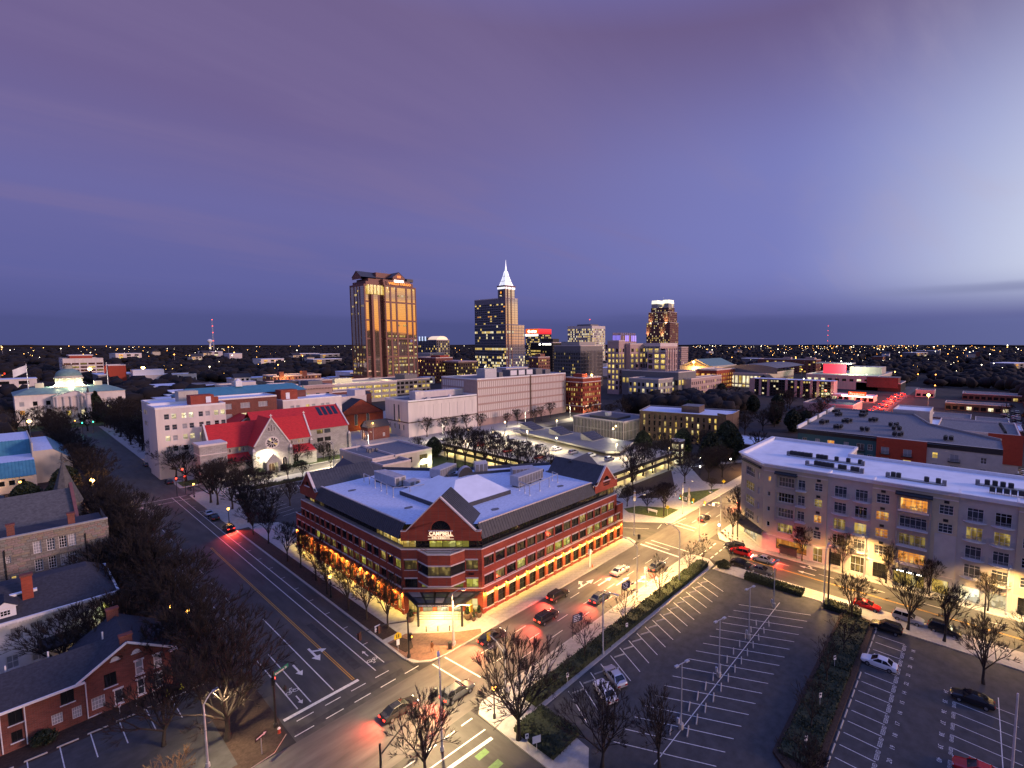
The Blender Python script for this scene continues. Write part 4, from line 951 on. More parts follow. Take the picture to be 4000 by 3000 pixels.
# projecting clad bays with dark eyebrow awnings
ba = MB()
for y0, y1, zb in ((30.7, 34.9, 7.6), (5.8, 11.2, 3.2), (-16.7, -11.3, 3.2)):
 for z0, z1 in ((18.0, 19.0),): ba.box(XF-.35, y0, z0, XF, y1, z1, M_APB)
 for yy in (y0, y1): ba.box(XF-.35, yy-.18, zb, XF, yy+.18, 18.0, M_APB)
 for z in fl5[:4]:
  if z-1.6 > zb-1: ba.box(XF-.3, y0+.18, z-1.55 if z > 6 else z-1.9, XF-.02, y1-.18, z-.4, M_APB)
ba.build('bay_cladding', APT)
for y0, y1 in ((30.3, 35.1), (5.5, 11.6), (-17, -11)):
 n = 6; ey = MB()
 for i in range(n):
  a0, a1 = pi/2*i/n, pi/2*(i+1)/n
  ey.face([(XF-.35-1.0*sin(a0), y0, 18.7+.5*cos(a0)), (XF-.35-1.0*sin(a0), y1, 18.7+.5*cos(a0)), (XF-.35-1.0*sin(a1), y1, 18.7+.5*cos(a1)), (XF-.35-1.0*sin(a1), y0, 18.7+.5*cos(a1))], M_BLACK)
 ey.box(XF-1.35, y0, 18.6, XF-.02, y1, 18.72, M_BLACK); ey.build('eyebrow_awning', APT)
ey = MB(); ey.bar((116.6, 45.4, 19.0), (110.6, 38.6, 19.0), 1.6, .35, M_BLACK)
ey.build('eyebrow_awning', APT)
# curved dark canopy over the corner cafe
cc = MB(); n = 10
for i in range(n):
 t0, t1 = i/n, (i+1)/n
 def cpt(t, s, z):
  bx, by = 117.8-8.6*t, 47.0-9.6*t; bul = 1.9*sin(pi*t)+.7
  return (bx-.745*bul*s, by+.667*bul*s, z)
 cc.face([cpt(t0, 0, 4.6), cpt(t1, 0, 4.6), cpt(t1, 1, 3.9), cpt(t0, 1, 3.9)], M_BLACK)
 cc.face([cpt(t0, 1, 3.9), cpt(t1, 1, 3.9), cpt(t1, 1, 3.5), cpt(t0, 1, 3.5)], M_BLACK)
cc.build('cafe_awning', APT)
for y in (-.6, 15.2, 18.0, 25.6): lamp('POINT', (XF-.6, y, 3.3), 60, WARM, APT, .1)
for i in range(4): lamp('POINT', (112.0-1.5*i*.6+1.5, 43.0-1.2*i, 3.0), 90, (1, .80, .42), APT, .15)
lamp('AREA', (XF-1.6, 8.6, 3.0), 120, (1, .70, .28), APT, 3, aim=(-.3, 0, -1)); lamp('AREA', (XF-1.6, 3.6, 3.0), 90, (1, .68, .22), APT, 2, aim=(-.3, 0, -1))
for y in (-1, -4.5, -9, -14): lamp('AREA', (XF-1.2, y, 3.2), 170, (1, .86, .50), APT, 2, aim=(-.35, 0, -1))
sgn = MB(); sgn.bar((XF-.5, 11.6, 3.25), (XF-.5, 6.0, 3.25), .12, .42, M_BLACK); sgn.build('shop_sign', APT)
nb = MB()
for i in range(14):
 if i % 5 != 3: nb.box(XF-.62, 6.6+i*.33, 3.13, XF-.57, 6.8+i*.33, 3.36, E_COOL)
nb.build('lit_shop_letter', APT)
# condensers in rows on the white roofs
def condenser_proto():
 t = thing('rooftop_condenser', 'x', 'condenser', (0, 0, 0), None, True)
 m = MB(); m.box(-.42, -.42, .35, .42, .42, 1.25, M_BLACK, M_GREY); m.build('casing', t)
 m = MB(); m.lathe((0, 0, 1.25), [(.33, 0), (.33, .05), (.1, .06)], 8, M_BLACK); m.build('fan_guard', t)
 m = MB()
 for x in (-.36, .36):
  for y in (-.36, .36): m.box(x-.03, y-.03, 0, x+.03, y+.03, .35, M_STEEL)
 m.build('stand', t); return t
CND = condenser_proto()
def cond_row(x0, y0, x1, y1, n, z, label, group, skip=()):
 for i in range(n):
  if i in skip: continue
  t = i/(n-1) if n > 1 else 0
  inst(CND, (x0+(x1-x0)*t+random.uniform(-.1, .1), y0+(y1-y0)*t, z), random.choice((0, pi/2)), label if 'cluster' in label else label+', %s from the left' % ORD[i], group)
zr = 19.75
cond_row(124.2, 36.0, 124.2, 28.0, 10, zr, 'black condenser in the long back row of the white roof', 'condensers on the white apartment roof', (6,))
cond_row(124.2, 25.6, 124.4, 20.6, 5, zr, 'black condenser in the short back row near the roof notch', 'condensers on the white apartment roof', (1, 3))
cond_row(117.0, 28.4, 116.4, 19.8, 11, zr, 'black condenser in the front row nearest the left parapet', 'condensers on the white apartment roof', (5, 8))
cond_row(116.5, 13.0, 116.6, 5.2, 9, zr, 'black condenser in the sparse middle row of the white roof', 'condensers on the white apartment roof', (2, 3, 4, 5, 7))
cond_row(121.5, -2.5, 121.2, -8.5, 6, zr, 'black condenser in the right back row of the white roof', 'condensers on the white apartment roof', (4,))
cond_row(116.2, -3.2, 116.0, -9.5, 7, zr, 'black condenser in the right front row of the white roof', 'condensers on the white apartment roof', ())
def platform(x, y0, y1, label):
 t = MB(); t.box(x-.6, y0, zr+.2, x+.6, y1, zr+.3, M_STEEL)
 for y in (y0, y1): t.box(x-.5, y-.35, zr, x+.5, y+.35, zr+1.0, M_GREY)
 tag(t.build('equipment_platform'), label, 'platform', 'equipment platforms on the apartment roof')
platform(124.2, 20.0, 36.8, 'low steel equipment platform behind the front one on the left of the white roof'); platform(116.7, 18.9, 30.3, 'low steel equipment platform nearest the left parapet of the white roof')
platform(116.6, 4.2, 14.0, 'low steel equipment platform at the middle of the white roof'); platform(121.4, -10, -1.0, 'low steel equipment platform at the back right of the white roof')
# ------------------------------------------------------------------ second apartment complex behind it: teal, red and grey blocks
AP2 = thing('apartment_complex', 'teal, red and grey apartment complex with a dark gravel roof behind the white roofed block', 'building', (186, 20, 0))
M_TEALW = mat('teal cladding', (.035, .115, .14), .7, var=.1); M_REDW = mat('brick red cladding', (.36, .055, .028), .75, var=.12); M_DKBAND = mat('dark parapet band', (.035, .03, .032), .7)
a2 = MB(); w2 = []
for ya, yb, m, xo, cols in ((52, 26, M_TEALW, 0, (49.5, 45, 40.5, 35.5, 31, 28)), (26, 11.8, M_REDW, -1.0, (23.4, 17.0)), (11.8, -7.0, M_APG, -.2, (9.6, 4.6, -2.6))):
 ops = []
 for r, z in enumerate((11.4, 7.9, 4.4)):
  for c in cols:
   wd = 1.5 if c not in (40.5, 31, 23.4, 17.0, 4.6) else 2.3
   ops.append((ya-c-wd/2, ya-c+wd/2, z-(.4 if wd > 2 else 0), z+1.9)); w2.append((c+wd/2, wd, z-(.4 if wd > 2 else 0), z+1.9, xo, r))
 facade(a2, (186+xo, ya), (186+xo, yb), 0, 16.3, ops, m, .15)
 a2.box(186+xo-.12, yb, 14.7, 186+xo, ya, 16.45, M_DKBAND if m is not M_REDW else M_REDW)
a2.box(187, -7, 0, 188, 52, 16.2, M_APG);
for p, q in (((186, -7), (205, -7)), ((205, -7), (228, 14)), ((228, 14), (256, 22)), ((256, 22), (256, 54.5)), ((256, 54.5), (186, 52))): a2.face([(*p, 0), (*q, 0), (*q, 16.3), (*p, 16.3)], M_APG)
a2.face([(185, 26, 0), (186, 26, 0), (186, 26, 16.3), (185, 26, 16.3)], M_REDW); a2.face([(185, 11.8, 0), (186, 11.8, 0), (186, 11.8, 16.3), (185, 11.8, 16.3)][::-1], M_REDW)
a2.build('wall', AP2)
r2 = MB(); r2.face([(x, y, 16.0) for x, y in ((186, 52), (185, 26), (185, 11.8), (186, -7), (205, -7), (228, 14), (256, 22), (256, 54.5))], M_ROOFG); r2.build('roof', AP2)
p2_ = MB(); p2_.bar((186, 52.2, 16.8), (256, 54.7, 16.8), .5, 1.3, M_PAINTW)
for p, q in (((205, -7), (228, 14)), ((228, 14), (256, 22)), ((256, 22), (256, 54.5))): p2_.bar((*p, 16.4), (*q, 16.4), .4, .7, M_CONC)
for t in (.2, .45, .7, .95): p2_.box(186+70*t, 52.2+2.5*t-.5, 16, 188+70*t, 52.2+2.5*t+.6, 18.0, M_GREY)
p2_.build('parapet', AP2)
for y, wd, z0, z1, xo, r in w2:
 g = L_ORG if (abs(y-41.6) < .3 and r == 0) else (L_YEL if rd.random() < .07 else rd.choice((G_SHADE, G_BLUE, G_SHADE)))
 link('window', win_mesh(wd, z1-z0, 2, 2 if wd < 2 else 1, g, M_PAINTW, .08), AP2, (186+xo+.1, y, z0), -pi/2)
 if wd > 2:
  f_, r_ = balcony(3.2, False)
  k = '_blk'
  if k not in bal:
   m = r_.copy(); m.materials[0] = M_BLACK; n_ = f_.copy(); n_.materials[0] = M_BLACK; bal[k] = (n_, m)
  link('balcony_floor', bal[k][0], AP2, (186+xo, y+.45, z0), -pi/2); link('balcony_railing', bal[k][1], AP2, (186+xo, y+.45, z0), -pi/2)
AP3 = thing('apartment_wing', 'low grey rear wing with an orange red end wall behind the dark gravel roof', 'building', (240, 0, 0))
block(AP3, 228, 262, -13, 12, 0, 14.4, M_APG, None, None, M_ROOFG, .6)
m = MB(); m.box(227.7, -14, 4, 227.95, -4, 15.0, M_REDW); m.box(228, -13.3, 6, 262, -13.05, 15, M_REDW); m.build('end_wall', AP3)
AP4 = thing('apartment_wing', 'small grey lift block with a white roof behind the teal apartments', 'building', (262, 30, 0))
block(AP4, 256.5, 276, 16, 30, 0, 17.5, M_APG, None, None, M_ROOFW, .5)
cr_ = random.Random(8); CLN = ('far left', 'near left', 'middle left', 'far middle', 'small near', 'centre', 'far right', 'red block', 'grey block', 'back left', 'back middle', 'second near', 'inner')
for gi, (x, y, n) in enumerate(((203, 47, 8), (195, 40, 6), (212, 40, 8), (230, 47, 8), (196, 31, 5), (222, 32, 8), (246, 40, 7), (192, 20, 6), (194, 6, 6), (240, 50, 6), (234, 38, 7), (205, 22, 6), (214, 24, 6))):
 for k in range(n): inst(CND, (x+(k//2)*1.7*cr_.uniform(.7, 1.2), y+(k % 2)*1.6+cr_.uniform(-.4, .4), 16.0), cr_.choice((0, pi/2)), 'dark condenser in the %s cluster on the gravel roof of the teal complex' % CLN[gi], 'condensers on the gravel roof of the teal complex', 1.25)
cond_row(232, -9, 256, -8, 10, 14.4, 'dark condenser in the row on the low rear wing', 'condensers on the low rear wing')
kill(CND)
# ------------------------------------------------------------------ middle distance: buildings round the law school
def gable_roof(par, x0, x1, y0, y1, ze, zr, axis, m, wall=None, eave=.4, name='roof', coping=None):
 """pitched roof with its ridge along axis; closes the gable ends with wall"""
 b = MB()
 if axis == 'x':
  ym = (y0+y1)/2
  b.face([(x0-eave, y0-eave, ze-.1), (x1+eave, y0-eave, ze-.1), (x1+eave, ym, zr), (x0-eave, ym, zr)], m)
  b.face([(x1+eave, y1+eave, ze-.1), (x0-eave, y1+eave, ze-.1), (x0-eave, ym, zr), (x1+eave, ym, zr)], m)
  b.face([(x0-eave, y0-eave, ze-.25), (x0-eave, y1+eave, ze-.25), (x1+eave, y1+eave, ze-.25), (x1+eave, y0-eave, ze-.25)], m)
  ends = [[(x, y0, ze-.2), (x, y1, ze-.2), (x, ym, zr-.15)] for x in (x0, x1)]
 else:
  xm = (x0+x1)/2
  b.face([(x0-eave, y1+eave, ze-.1), (x0-eave, y0-eave, ze-.1), (xm, y0-eave, zr), (xm, y1+eave, zr)], m)
  b.face([(x1+eave, y0-eave, ze-.1), (x1+eave, y1+eave, ze-.1), (xm, y1+eave, zr), (xm, y0-eave, zr)], m)
  b.face([(x0-eave, y0-eave, ze-.25), (x0-eave, y1+eave, ze-.25), (x1+eave, y1+eave, ze-.25), (x1+eave, y0-eave, ze-.25)], m)
  ends = [[(x0, y, ze-.2), (x1, y, ze-.2), (xm, y, zr-.15)] for y in (y0, y1)]
 ro = b.build(name, par)
 if wall:
  g = MB()
  for e in ends: g.face(e, wall)
  g.build('gable_wall', par)
 if coping:
  g = MB()
  for e in ends[:1] if coping == 1 else ends:
   g.bar(e[0], e[2], .35, .3, M_PAINTW); g.bar(e[2], e[1], .35, .3, M_PAINTW)
  g.build('verge_board', par)
 return ro
def spec(L, n, w, rows, h, pick, **k):
 d = dict(ops=grid_ops(L, n, w, rows, h, k.pop('m0', None), k.pop('m1', None)), pick=pick); d.update(k); return d
def gen(x0, x1): return x1-x0
# --- pale windowless archive building in two blocks
DH = thing('archive_building', 'low pale stone block with blank panelled walls and one lit arched doorway', 'building', (130, 227, 0))
fw = dict(ops=[(6+i*5.0, 9.4+i*5.0, 9.0, 16.0) for i in range(7)]+[(6.6+i*5, 8.3+i*5, 6.8, 7.2) for i in range(7)]+[(6.6+i*5, 8.3+i*5, 3.4, 5.6) for i in range(7)], pick=lambda i, a, z: M_WHITE if z > 8 else (M_BROWN if z > 6 else G_SHADE), depth=.16)
fn = dict(ops=[(8.5, 10.0, 7.2, 16.4), (13.0, 14.5, 7.2, 16.4), (4, 4.9, 3.6, 6.2), (8.8, 9.9, 3.6, 6.2), (13.2, 14.3, 3.6, 6.2), (17.5, 18.6, 3.6, 6.2), (3.6, 5.2, .3, 3.2)], pick=lambda i, a, z: G_BLUE if i < 2 else (L_YEL if i == 6 else G_DARK), depth=.25)
block(DH, 130, 172.8, 227, 250, 0, 18.2, M_WHITE, fw, fn, M_ROOFG, .8, cap=M_PAINTW)
m = MB(); m.box(129.85, 226.85, 7.4, 172.8, 227.0, 7.9, M_BROWN); m.box(129.85, 227, 7.4, 130, 250, 7.9, M_BROWN); m.box(129.9, 226.9, 18.0, 172.8, 227, 18.3, M_BROWN); m.build('string_course', DH)
m = MB(); m.box(139, 235, 18.2, 144, 241, 22.6, M_WHITE); m.box(144, 240, 18.2, 172.5, 246, 21.6, M_WHITE); m.box(144, 232, 18.2, 146, 233.5, 19.4, M_STEEL); m.box(158, 232, 18.2, 159.2, 233.2, 19.6, M_PAINTW); m.build('roof_house', DH)
DH2 = thing('archive_tower_block', 'large pale stone block with a grid of narrow ribs and plant on its roof', 'building', (173, 227, 0))
rows = [4.2+i*4.6 for i in range(5)]
fw = dict(ops=[(.6+i*1.44, 1.74+i*1.44, z, z+3.5) for z in rows for i in range(51)], pick=lambda i, a, z: M_WHITE, depth=.14)
fn = dict(ops=[(1+i*2.2, 2.8+i*2.2, z, z+3.6) for z in rows[2:] for i in range(10)], pick=lambda i, a, z: M_WHITE, depth=.1)
M_RIB = mat('pink stone ribs', (.40, .28, .25), .75, var=.1, scale=.4)
block(DH2, 172.9, 248.5, 226.6, 262, 0, 27.2, M_RIB, fw, fn, M_ROOFG, .6, limit=300, cap=M_PAINTW)
m = MB()
for x, w, h in ((186, 9, 5.5), (197, 3, 3.0), (206, 6, 4), (213, 6, 4), (220, 6, 4), (229, 6, 4), (238, 5, 3)): m.box(x, 236, 27.2, x+w, 244, 27.2+h, M_GREY if w < 9 else M_STEEL)
m.build('roof_plant', DH2); m = MB()
for x in (206, 213, 220): m.box(x+.3, 235.8, 27.8, x+5.6, 235.98, 30.8, M_PAINTW)
m.build('louvre_panel', DH2)
m = MB(); m.box(214.4, 226.3, 0, 215.4, 226.6, 27.8, M_BROWN); m.build('expansion_joint', DH2)
# --- small cream two storey office behind the law building
G1 = thing('cream_office', 'small two storey cream stucco office with a dark roof behind the law building', 'building', (80, 160, 0))
pk = lambda i, a, z: L_DIM if i in (2, 5) else G_DARK
ops = [(1.2, 2.7, 4.6, 6.6), (5.0, 6.4, 4.6, 6.6), (9.4, 12.6, 4.9, 6.8), (1.2, 2.7, .9, 3), (5.0, 6.4, .9, 3), (9.4, 12.6, 1.0, 3)]
block(G1, 87.0, 101.5, 161.5, 186, 0, 8.0, M_CREAM, dict(ops=ops, pick=pk, depth=.2, nc=2, nr=1, fr=M_BLACK), None, M_ROOFG, .5)
block(G1, 79.0, 87.2, 162.0, 187, 0, 8.05, M_CREAM, None, dict(ops=[(1.5, 2.3, 4.3, 6.2), (1.5, 2.3, .9, 2.4)], pick=lambda i, a, z: L_ORG if i == 0 else G_DARK, depth=.2), M_ROOFG, .5)
block(G1, 78.5, 88.6, 154, 161.9, 0, 7.2, M_CREAM, dict(ops=[(4, 6.4, 4.0, 5.6), (4, 6.4, .8, 2.6)], pick=lambda i, a, z: L_YEL if i == 0 else G_DARK, depth=.2, nc=2, nr=2, fr=M_BLACK), None, M_ROOFG, .5)
m = MB()
for x, y in ((84, 176), (85.3, 175), (86.4, 174.2), (83.5, 173.5)): m.box(x, y, 8.0, x+.8, y+.8, 9.3, M_GREY)
m.tube((84.6, 178, 8), (84.6, 178, 11), .08, .06, 6, M_PAINTW); m.tube((82.6, 181, 8), (82.6, 181, 10.6), .06, .05, 6, M_PAINTW); m.build('roof_plant', G1)
lamp('SPOT', (98, 160.6, 5.2), 5000, (1, .95, .55), G1, .2, 150, 1., (.2, .5, -1)); lamp('POINT', (101, 160.0, 4.3), 900, (1, .95, .6), G1, .2)
# --- stone church with red roofs
CH = thing('stone_church', 'grey stone church with bright red roofs and a rose window in its gable', 'church', (63, 208, 0))
ch = MB()
def arch_ops(A, B, lst): return lst
ch.box(46.5, 215.0, 0, 79.5, 227, 10.2, M_CHURCH)           # nave
ch.box(46, 209.5, 0, 79.5, 215.0, 5.2, M_CHURCH)            # aisle
ch.box(57.8, 207.0, 0, 69.0, 215, 10.5, M_CHURCH)           # transept
ch.face([(57.8, 207.0, 10.4), (69.0, 207.0, 10.4), (63.4, 207.0, 20.2)], M_CHURCH)
ch.box(42.0, 207.5, 0, 49.6, 215.2, 12.8, M_CHURCH)         # stump of the tower
ch.box(79.5, 218, 0, 96.0, 240, 12.6, M_CHURCH)             # hall
ch.face([(46.5, 215, 10), (46.5, 227, 10), (46.5, 221, 18.2)], M_CHURCH); ch.face([(79.5, 215, 10), (79.5, 227, 10), (79.5, 221, 18.2)], M_CHURCH)
ch.face([(96, 218, 12.4), (96, 240, 12.4), (96, 229, 20.5)], M_CHURCH)
ch.box(49, 236, 0, 62, 252, 11, M_CHURCH); ch.face([(54, 233, 11), (74, 233, 11), (64, 233, 18.5)], M_CHURCH)
ch.build('wall', CH)
rr = MB()
def slope(*p, m=M_REDROOF): rr.face(p, m)
slope((46.2, 214.3, 9.9), (79.3, 214.3, 9.9), (79.3, 221, 18.3), (46.2, 221, 18.3)); slope((79.3, 227.6, 9.9), (46.2, 227.6, 9.9), (46.2, 221, 18.3), (79.3, 221, 18.3))
slope((57.4, 207.1, 10.1), (63.4, 207.1, 20.1), (63.4, 221, 20.1), (57.4, 214, 10.1)); slope((69.4, 207.1, 10.1), (69.4, 214, 10.1), (63.4, 221, 20.1), (63.4, 207.1, 20.1))
slope((46, 209.2, 4.9), (57.8, 209.2, 4.9), (57.8, 215, 7.4), (46, 215, 7.4)); slope((69, 209.2, 4.9), (79.5, 209.2, 4.9), (79.5, 215, 7.4), (69, 215, 7.4))
slope((62, 217.3, 12.2), (96.2, 217.3, 12.2), (96.2, 229, 20.7), (62, 229, 20.7)); slope((96.2, 240.7, 12.2), (62, 240.7, 12.2), (62, 229, 20.7), (96.2, 229, 20.7))
slope((49, 233, 10.8), (64, 233, 18.7), (64, 252, 18.7), (49, 252, 10.8)); slope((79, 233, 10.8), (79, 252, 10.8), (64, 252, 18.7), (64, 233, 18.7))
rr.build('roof', CH)
cp = MB();
for p, q in (((57.6, 206.9, 10.3), (63.4, 206.9, 20.4)), ((63.4, 206.9, 20.4), (69.2, 206.9, 10.3)), ((46.3, 214.5, 10.1), (46.3, 221, 18.6)), ((46.3, 221, 18.6), (46.3, 227.4, 10.1)), ((79.6, 214.5, 10.1), (79.6, 221, 18.6)), ((79.6, 221, 18.6), (79.6, 227.4, 10.1)), ((96.1, 217.5, 12.4), (96.1, 229, 21)), ((96.1, 229, 21), (96.1, 240.5, 12.4)), ((54, 232.9, 11), (64, 232.9, 18.8)), ((64, 232.9, 18.8), (74, 232.9, 11))): cp.bar(p, q, .5, .4, M_WHITE)
cp.box(41.8, 207.3, 12.7, 49.8, 215.4, 13.4, M_WHITE); cp.box(41.9, 207.4, 9.6, 49.7, 215.3, 9.9, M_WHITE)
cp.build('coping', CH)
for x, y, z in ((63.4, 207, 20.3), (79.6, 221, 18.4)):
 c_ = MB(); c_.box(x-.12, y-.12, z, x+.12, y+.12, z+1.5, M_WHITE); c_.box(x-.45, y-.1, z+.8, x+.45, y+.1, z+1.05, M_WHITE); c_.build('roof_cross', CH)
for x, y in ((57.4, 206.8), (69.4, 206.8), (96.2, 217.6), (79.5, 217.6), (79.6, 214.6)):
 c_ = MB(); c_.box(x-.5, y-.5, 0, x+.5, y+.5, 8.5, M_CHURCH); c_.hexa([(x-.5, y-.5, 8.5), (x+.5, y-.5, 8.5), (x+.5, y+.5, 8.5), (x-.5, y+.5, 8.5)], [(x-.15, y-.1, 9.5), (x+.15, y-.1, 9.5), (x+.15, y+.5, 9.5), (x-.15, y+.5, 9.5)], M_WHITE); c_.build('buttress', CH)
def lancet(par, x, y, z, w, h, gl, fr=M_WHITE, ang=0):
 m = MB(); n = 4; r = w/2
 pts = [(-r, 0), (r, 0), (r, h-w*.8)]+[(r*cos(pi/2*k/n)**1.4, h-w*.8+w*.8*sin(pi/2*k/n)) for k in range(1, n)]+[(0, h)]+[(-r*cos(pi/2*k/n)**1.4, h-w*.8+w*.8*sin(pi/2*k/n)) for k in range(n-1, 0, -1)]+[(-r, h-w*.8)]
 s = 1+.28/w
 m.face([(a*s, -.03, (b-h/2)*(1+.2/h)+h/2) for a, b in pts], fr); m.face([(a, -.06, b) for a, b in pts], gl); m.box(-.04, -.08, 0, .04, -.05, h*.9, fr)
 link('lancet_window', m.mesh('lancet_window'), par, (x, y, z), ang)
for x in (50.8, 52.2, 55.2, 56.4, 71.4, 72.6, 75.2, 76.5): lancet(CH, x, 214.95, 8.0, .6, 1.5, random.choice((G_DARK, L_DIM)))
for x, h in ((62.5, 1.5), (63.4, 2.3), (64.3, 1.5)): lancet(CH, x, 206.95, 15.4, .5, h, G_DARK)
for x in (67.2, 72.0): lancet(CH, x, 206.9 if x < 69 else 209.4, 1.6, 1.5, 3.4, G_DARK)
for x in (84.4, 87.4): lancet(CH, x, 217.95, 1.8, 2.1, 3.8, G_DARK)
for x in (84.4, 87.4):
 for z, g in ((6.6, G_DARK), (10.0, L_DIM if x < 85 else G_BLUE)): link('window', win_mesh(2.4, 1.7, 2, 1, g, M_BLACK, .06), CH, (x-1.2, 217.93, z))
for x, y in ((66, 232.9),): lancet(CH, x, y, 12.5, .9, 2.2, G_DARK)
for x in (44.6, 46.8): lancet(CH, x, 207.45, 4.0, 1.0, 2.6, G_DARK)
rw = MB(); cx, cz, R = 63.4, 11.0, 1.95
rw.face([(cx+R*1.18*cos(2*pi*i/24), 206.95, cz+R*1.18*sin(2*pi*i/24)) for i in range(24)], M_WHITE)
for i in range(12):
 a = 2*pi*i/12
 rw.face([(cx+r*cos(a+d), 206.9, cz+r*sin(a+d)) for r, d in ((.55, -.10), (1.5, -.19), (1.85, -.1), (1.9, 0), (1.85, .1), (1.5, .19), (.55, .10))], L_YEL if i in (4, 11) else G_DARK)
rw.face([(cx+.38*cos(2*pi*i/10), 206.9, cz+.38*sin(2*pi*i/10)) for i in range(10)], G_DARK)
rw.build('rose_window', CH)
po = MB(); po.box(60.6, 204.6, 0, 61.2, 207, 4.4, M_CHURCH); po.box(64.2, 204.6, 0, 64.8, 207, 4.4, M_CHURCH); po.box(61.2, 204.6, 3.6, 64.2, 205.2, 4.4, M_CHURCH)
po.face([(60.4, 204.55, 4.3), (65.0, 204.55, 4.3), (62.7, 204.55, 7.3)], M_CHURCH)
po.face([(60.2, 204.4, 4.2), (62.7, 204.4, 7.5), (62.7, 207, 7.5), (60.2, 207, 4.2)], M_GREY); po.face([(65.2, 204.4, 4.2), (65.2, 207, 4.2), (62.7, 207, 7.5), (62.7, 204.4, 7.5)], M_GREY)
po.build('porch', CH); lancet(CH, 62.7, 206.9, .2, 2.2, 3.3, M_BROWN); lamp('POINT', (62.7, 205.5, 3.2), 160, (1, .85, .45), CH, .1)
for k in range(4):
 m = MB(); y0 = 219.5+1.9*0; x0 = 86.8+k*2.1
 t0, t1 = .55, .93
 def sp_(x, t, up=.08): return (x, 217.3+11.7*t, 12.2+8.5*t+up)
 m.face([sp_(x0, t0), sp_(x0+1.5, t0), sp_(x0+1.5, t1), sp_(x0, t1)], G_DARK); m.build('skylight', CH)
# --- parking deck with a lit lower level and a skylit pavilion on top
DK = thing('parking_deck', 'two level parking deck glowing with yellow light under its dark edges', 'parking deck', (117, 92, 0))
M_DECK = mat('deck concrete', (.50, .45, .36), .85, var=.15, scale=.3); M_DKEDGE = mat('dark deck edge', (.06, .055, .05), .8, var=.2)
d = MB(); DP = [(117.3, 92), (165, 92), (166, 185), (117.3, 185)]
d.prism(DP, 0, .2, M_DECK); d.prism([(117.5, 92.2), (164.8, 92.2), (165.8, 185), (117.5, 185)], 2.7, 3.1, M_DKEDGE, M_DECK); d.prism([(117.5, 92.2), (164.8, 92.2), (165.8, 185), (117.5, 185)], 5.0, 5.4, M_DKEDGE, M_DECK); d.build('deck_slab', DK)
e = MB()
for z0, z1 in ((2.4, 3.5), (4.7, 5.7)):
 e.bar((117.3, 92, (z0+z1)/2), (117.3, 178, (z0+z1)/2), .3, z1-z0, M_DKEDGE); e.bar((117.3, 92, (z0+z1)/2), (165, 92, (z0+z1)/2), .3, z1-z0, M_DKEDGE)
e.build('edge_beam', DK)
for i in range(13):
 q = MB(); q.box(117.3, 93+i*7-.3, .2, 117.9, 93+i*7+.3, 5, M_DECK); q.build('column', DK)
for i in range(1, 8):
 q = MB(); q.box(117.6+i*6.6-.3, 92.1, .2, 117.6+i*6.6+.3, 92.7, 5, M_DECK); q.build('column', DK)
q = MB()
for i in range(60): q.box(117.2, 93+i*1.45, 5.7, 117.25, 93.05+i*1.45, 6.5, M_STEEL)
q.box(117.2, 93, 6.45, 117.26, 178, 6.52, M_STEEL); q.box(117.2, 93, 6.1, 117.24, 178, 6.13, M_STEEL); q.box(117.3, 91.9, 6.45, 165, 91.96, 6.52, M_STEEL); q.build('railing', DK)
for i in range(10): lamp('POINT', (121.5, 97+i*9, 2.1), 900, (1, .80, .34), DK, .2);
for i in range(10): lamp('POINT', (121.5, 97+i*9, 4.3), 800, (1, .80, .34), DK, .2)
for i in range(5): lamp('POINT', (129+i*8, 96, 2.1), 900, (1, .80, .34), DK, .2); lamp('POINT', (129+i*8, 96, 4.3), 800, (1, .80, .34), DK, .2)
PV = thing('deck_pavilion', 'flat grey roofed pavilion with three tilted skylight boxes on the parking deck', 'pavilion', (151, 140, 5.4))
d = MB(); PP = [(150.5, 171), (166, 168), (161.5, 110), (144.5, 104.5), (140.8, 108), (146.5, 147)]
d.prism(PP, 7.0, 7.7, M_CONC, M_GREY); d.build('roof', PV)
d = MB(); d.prism([(153, 168), (164, 166), (160, 113), (150, 112)], 5.4, 7.0, M_DECK); d.build('wall', PV)
for nme, pts in (('far', [(154.2, 160.1), (161.5, 172.9)]),): pass
for (x0, y0, x1, y1) in ((154.0, 160.5, 161.4, 171), (152.8, 142.2, 160.8, 150.5), (152.4, 123.8, 160.8, 131.5)):
 s_ = MB(); f = [(x0, y1-1.0), (x0, y0), (x1, y0), (x1, y1-1.0)]
 s_.hexa([(*p, 7.7) for p in f], [(x0, y1-1, 10.4), (x0, y0, 7.9), (x1, y0, 7.9), (x1, y1-1, 10.4)], M_CONC, M_DARKM); bx = s_.build('skylight_box', PV)
 g_ = MB()
 for i in range(4):
  ya = y0+.25+(y1-1.5-y0)*i/4; yb = y0+.1+(y1-1.5-y0)*(i+1)/4; zf = lambda y: 7.95+2.5*(y-y0)/(y1-1-y0)
  g_.face([(x0+.25, ya, zf(ya)+.03), (x1-.25, ya, zf(ya)+.03), (x1-.25, yb, zf(yb)+.03), (x0+.25, yb, zf(yb)+.03)], G_BLUE)
 g_.build('skylight_pane', bx)
# brick stair tower at its corner
ST = thing('stair_tower', 'tan stair tower with three square lit openings at the end of the parking deck', 'tower', (165.5, 92, 0))
block(ST, 165.3, 168.8, 90.2, 95, 0, 9.6, M_BROWN, dict(ops=[(.8, 2.9, z, z+1.9) for z in (.6, 3.6, 6.6)], pick=lambda i, a, z: L_PALE, depth=.3), dict(ops=[(1.0, 4.0, z, z+1.9) for z in (.6, 3.6, 6.6)], pick=lambda i, a, z: L_PALE, depth=.3), M_GREY, .4)
LR = thing('low_white_roofed_building', 'low building with a flat white roof beside the tan stair tower', 'building', (203, 80, 0)); block(LR, 203, 222, 76, 88, 0, 3.9, M_BROWN, None, None, M_ROOFW, .3)
